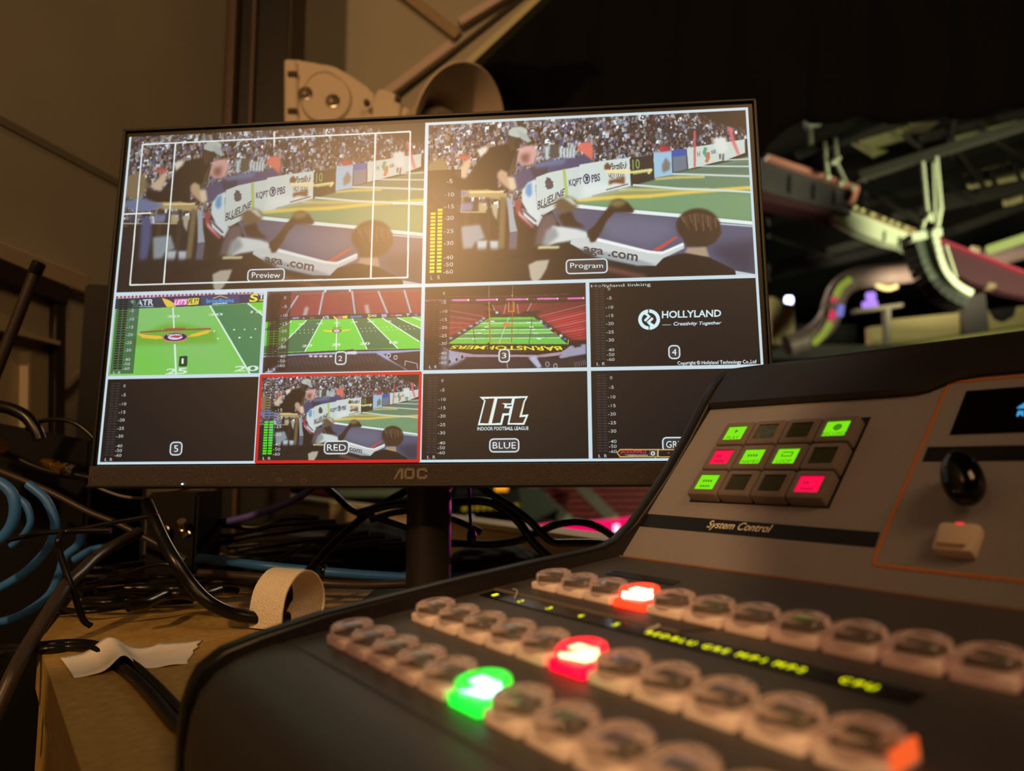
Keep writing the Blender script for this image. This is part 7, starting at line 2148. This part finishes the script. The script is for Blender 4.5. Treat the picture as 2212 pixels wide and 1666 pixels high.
# ---------------------------------------------------------------- the operator taking the picture, and the phone
def skinned(name, verts, edges, m, levels=2):
    me = bpy.data.meshes.new(name); me.from_pydata([v[:3] for v in verts], edges, [])
    o = bpy.data.objects.new(name, me); COL.objects.link(o); me.materials.append(m)
    sk = o.modifiers.new('skin', 'SKIN'); sk.use_smooth_shade = True
    for d, v in zip(me.skin_vertices[0].data, verts):
        d.radius = (v[3], v[4] if len(v) > 4 else v[3])
    me.skin_vertices[0].data[0].use_root = True
    ss = o.modifiers.new('smooth', 'SUBSURF'); ss.levels = levels; ss.render_levels = levels
    return o
SHIRT = mat('shirt_dark', (34, 34, 40), .9); SKIN = mat('skin', (190, 142, 116), .5); HAIR = mat('hair_brown', (52, 38, 30), .8)
V = [(-.30, -.66, .88, .15, .12), (-.25, -.55, .98, .15, .11), (-.17, -.40, 1.02, .16, .11), (-.09, -.27, 1.045, .10, .08), (-.055, -.215, 1.07, .055, .055), (-.055, -.165, 1.11, .055, .06), (-.048, -.140, 1.155, .078, .090), (-.048, -.140, 1.205, .070, .080),
     (-.24, -.27, 1.06, .070), (-.35, -.18, 1.105, .066), (-.43, -.10, 1.115, .066), (-.28, -.10, 1.095, .070), (-.105, -.050, .925, .028), (-.072, -.034, .885, .026, .018),
     (.02, -.33, 1.00, .062), (.10, -.31, .91, .048), (.150, -.26, .82, .040), (.155, -.14, .84, .034), (.150, -.055, .865, .026), (.140, -.034, .872, .026, .018),
     (-.38, -.68, .80, .10), (-.36, -.58, .47, .065), (-.38, -.68, .10, .042), (-.35, -.55, .035, .036), (-.22, -.70, .80, .10), (-.17, -.62, .47, .065), (-.20, -.72, .10, .042), (-.16, -.60, .035, .036)]
E_ = [(0, 1), (1, 2), (2, 3), (3, 4), (4, 5), (5, 6), (6, 7), (3, 8), (8, 9), (9, 10), (10, 11), (11, 12), (12, 13), (3, 14), (14, 15), (15, 16), (16, 17), (17, 18), (18, 19), (0, 20), (20, 21), (21, 22), (22, 23), (0, 24), (24, 25), (25, 26), (26, 27)]
per = skinned('person', V, E_, SHIRT)
tag(per, 'person in dark clothes bending over the switcher, holding the phone that takes the picture', 'person')
b = new_bm(); bmesh.ops.create_uvsphere(b, u_segments=24, v_segments=16, radius=1, matrix=Matrix.Translation((-.048, -.150, 1.197)) @ Matrix.Diagonal((.086, .092, .078, 1)))
link('hair', b, HAIR, per, 60)
b = new_bm(); bmesh.ops.create_uvsphere(b, u_segments=24, v_segments=16, radius=1, matrix=Matrix.Translation((-.046, -.112, 1.150)) @ Matrix.Diagonal((.066, .062, .088, 1)))
box(b, (-.044, -.046, 1.150), (.018, .022, .036), .006)
for s_ in (-1, 1):
    bmesh.ops.create_uvsphere(b, u_segments=10, v_segments=8, radius=.011, matrix=Matrix.Translation((-.046 + s_ * .027, -.058, 1.167)))
    bmesh.ops.create_uvsphere(b, u_segments=10, v_segments=8, radius=1, matrix=Matrix.Translation((-.046 + s_ * .070, -.125, 1.150)) @ Matrix.Diagonal((.010, .018, .028, 1)))
box(b, (-.044, -.056, 1.115), (.036, .012, .010), .004)
link('face', b, SKIN, per, 60)
for (hx, hz, s_) in ((-.062, .880, 1), (.146, .872, -1)):
    fv = [(hx, -.040, hz, .020, .014)]; fe = []
    for k in range(4):
        z0 = hz + .022 - .017 * k; L_ = (.050, .056, .052, .040)[k]; i = len(fv)
        fv += [(hx + s_ * .012, -.036, z0, .009), (hx + s_ * .022, -.030 - .001 * k, z0, .0085), (hx + s_ * (.022 + L_ * .35), -.020, z0 - .002, .0078), (hx + s_ * (.020 + L_ * .6), -.0215, z0 - .003, .0068)]
        fe += [(0, i), (i, i + 1), (i + 1, i + 2), (i + 2, i + 3)]
    i = len(fv); fv += [(hx + s_ * .010, -.046, hz - .022, .010), (hx + s_ * .030, -.040, hz - .030, .009), (hx + s_ * .046, -.030, hz - .026, .008)]; fe += [(0, i), (i, i + 1), (i + 1, i + 2)]
    h = skinned('hand', fv, fe, SKIN, 1); h.parent = per
ph = empty('phone', (.042, -.0105, EYE.z), 'dark phone held in both hands just above the front edge of the desk', 'phone')
b = new_bm(); box(b, (.042, -.0105, EYE.z), (.155, .0085, .074), .0038, seg=3); lchild('body', b, mat('phone_dark', (20, 20, 24), .3), ph, smooth=40)
b = new_bm(); box(b, (-.018, -.0055, EYE.z), (.022, .0030, .068), .0012); lchild('camera_bar', b, mat('phone_bar', (10, 10, 12), .2), ph, smooth=40)
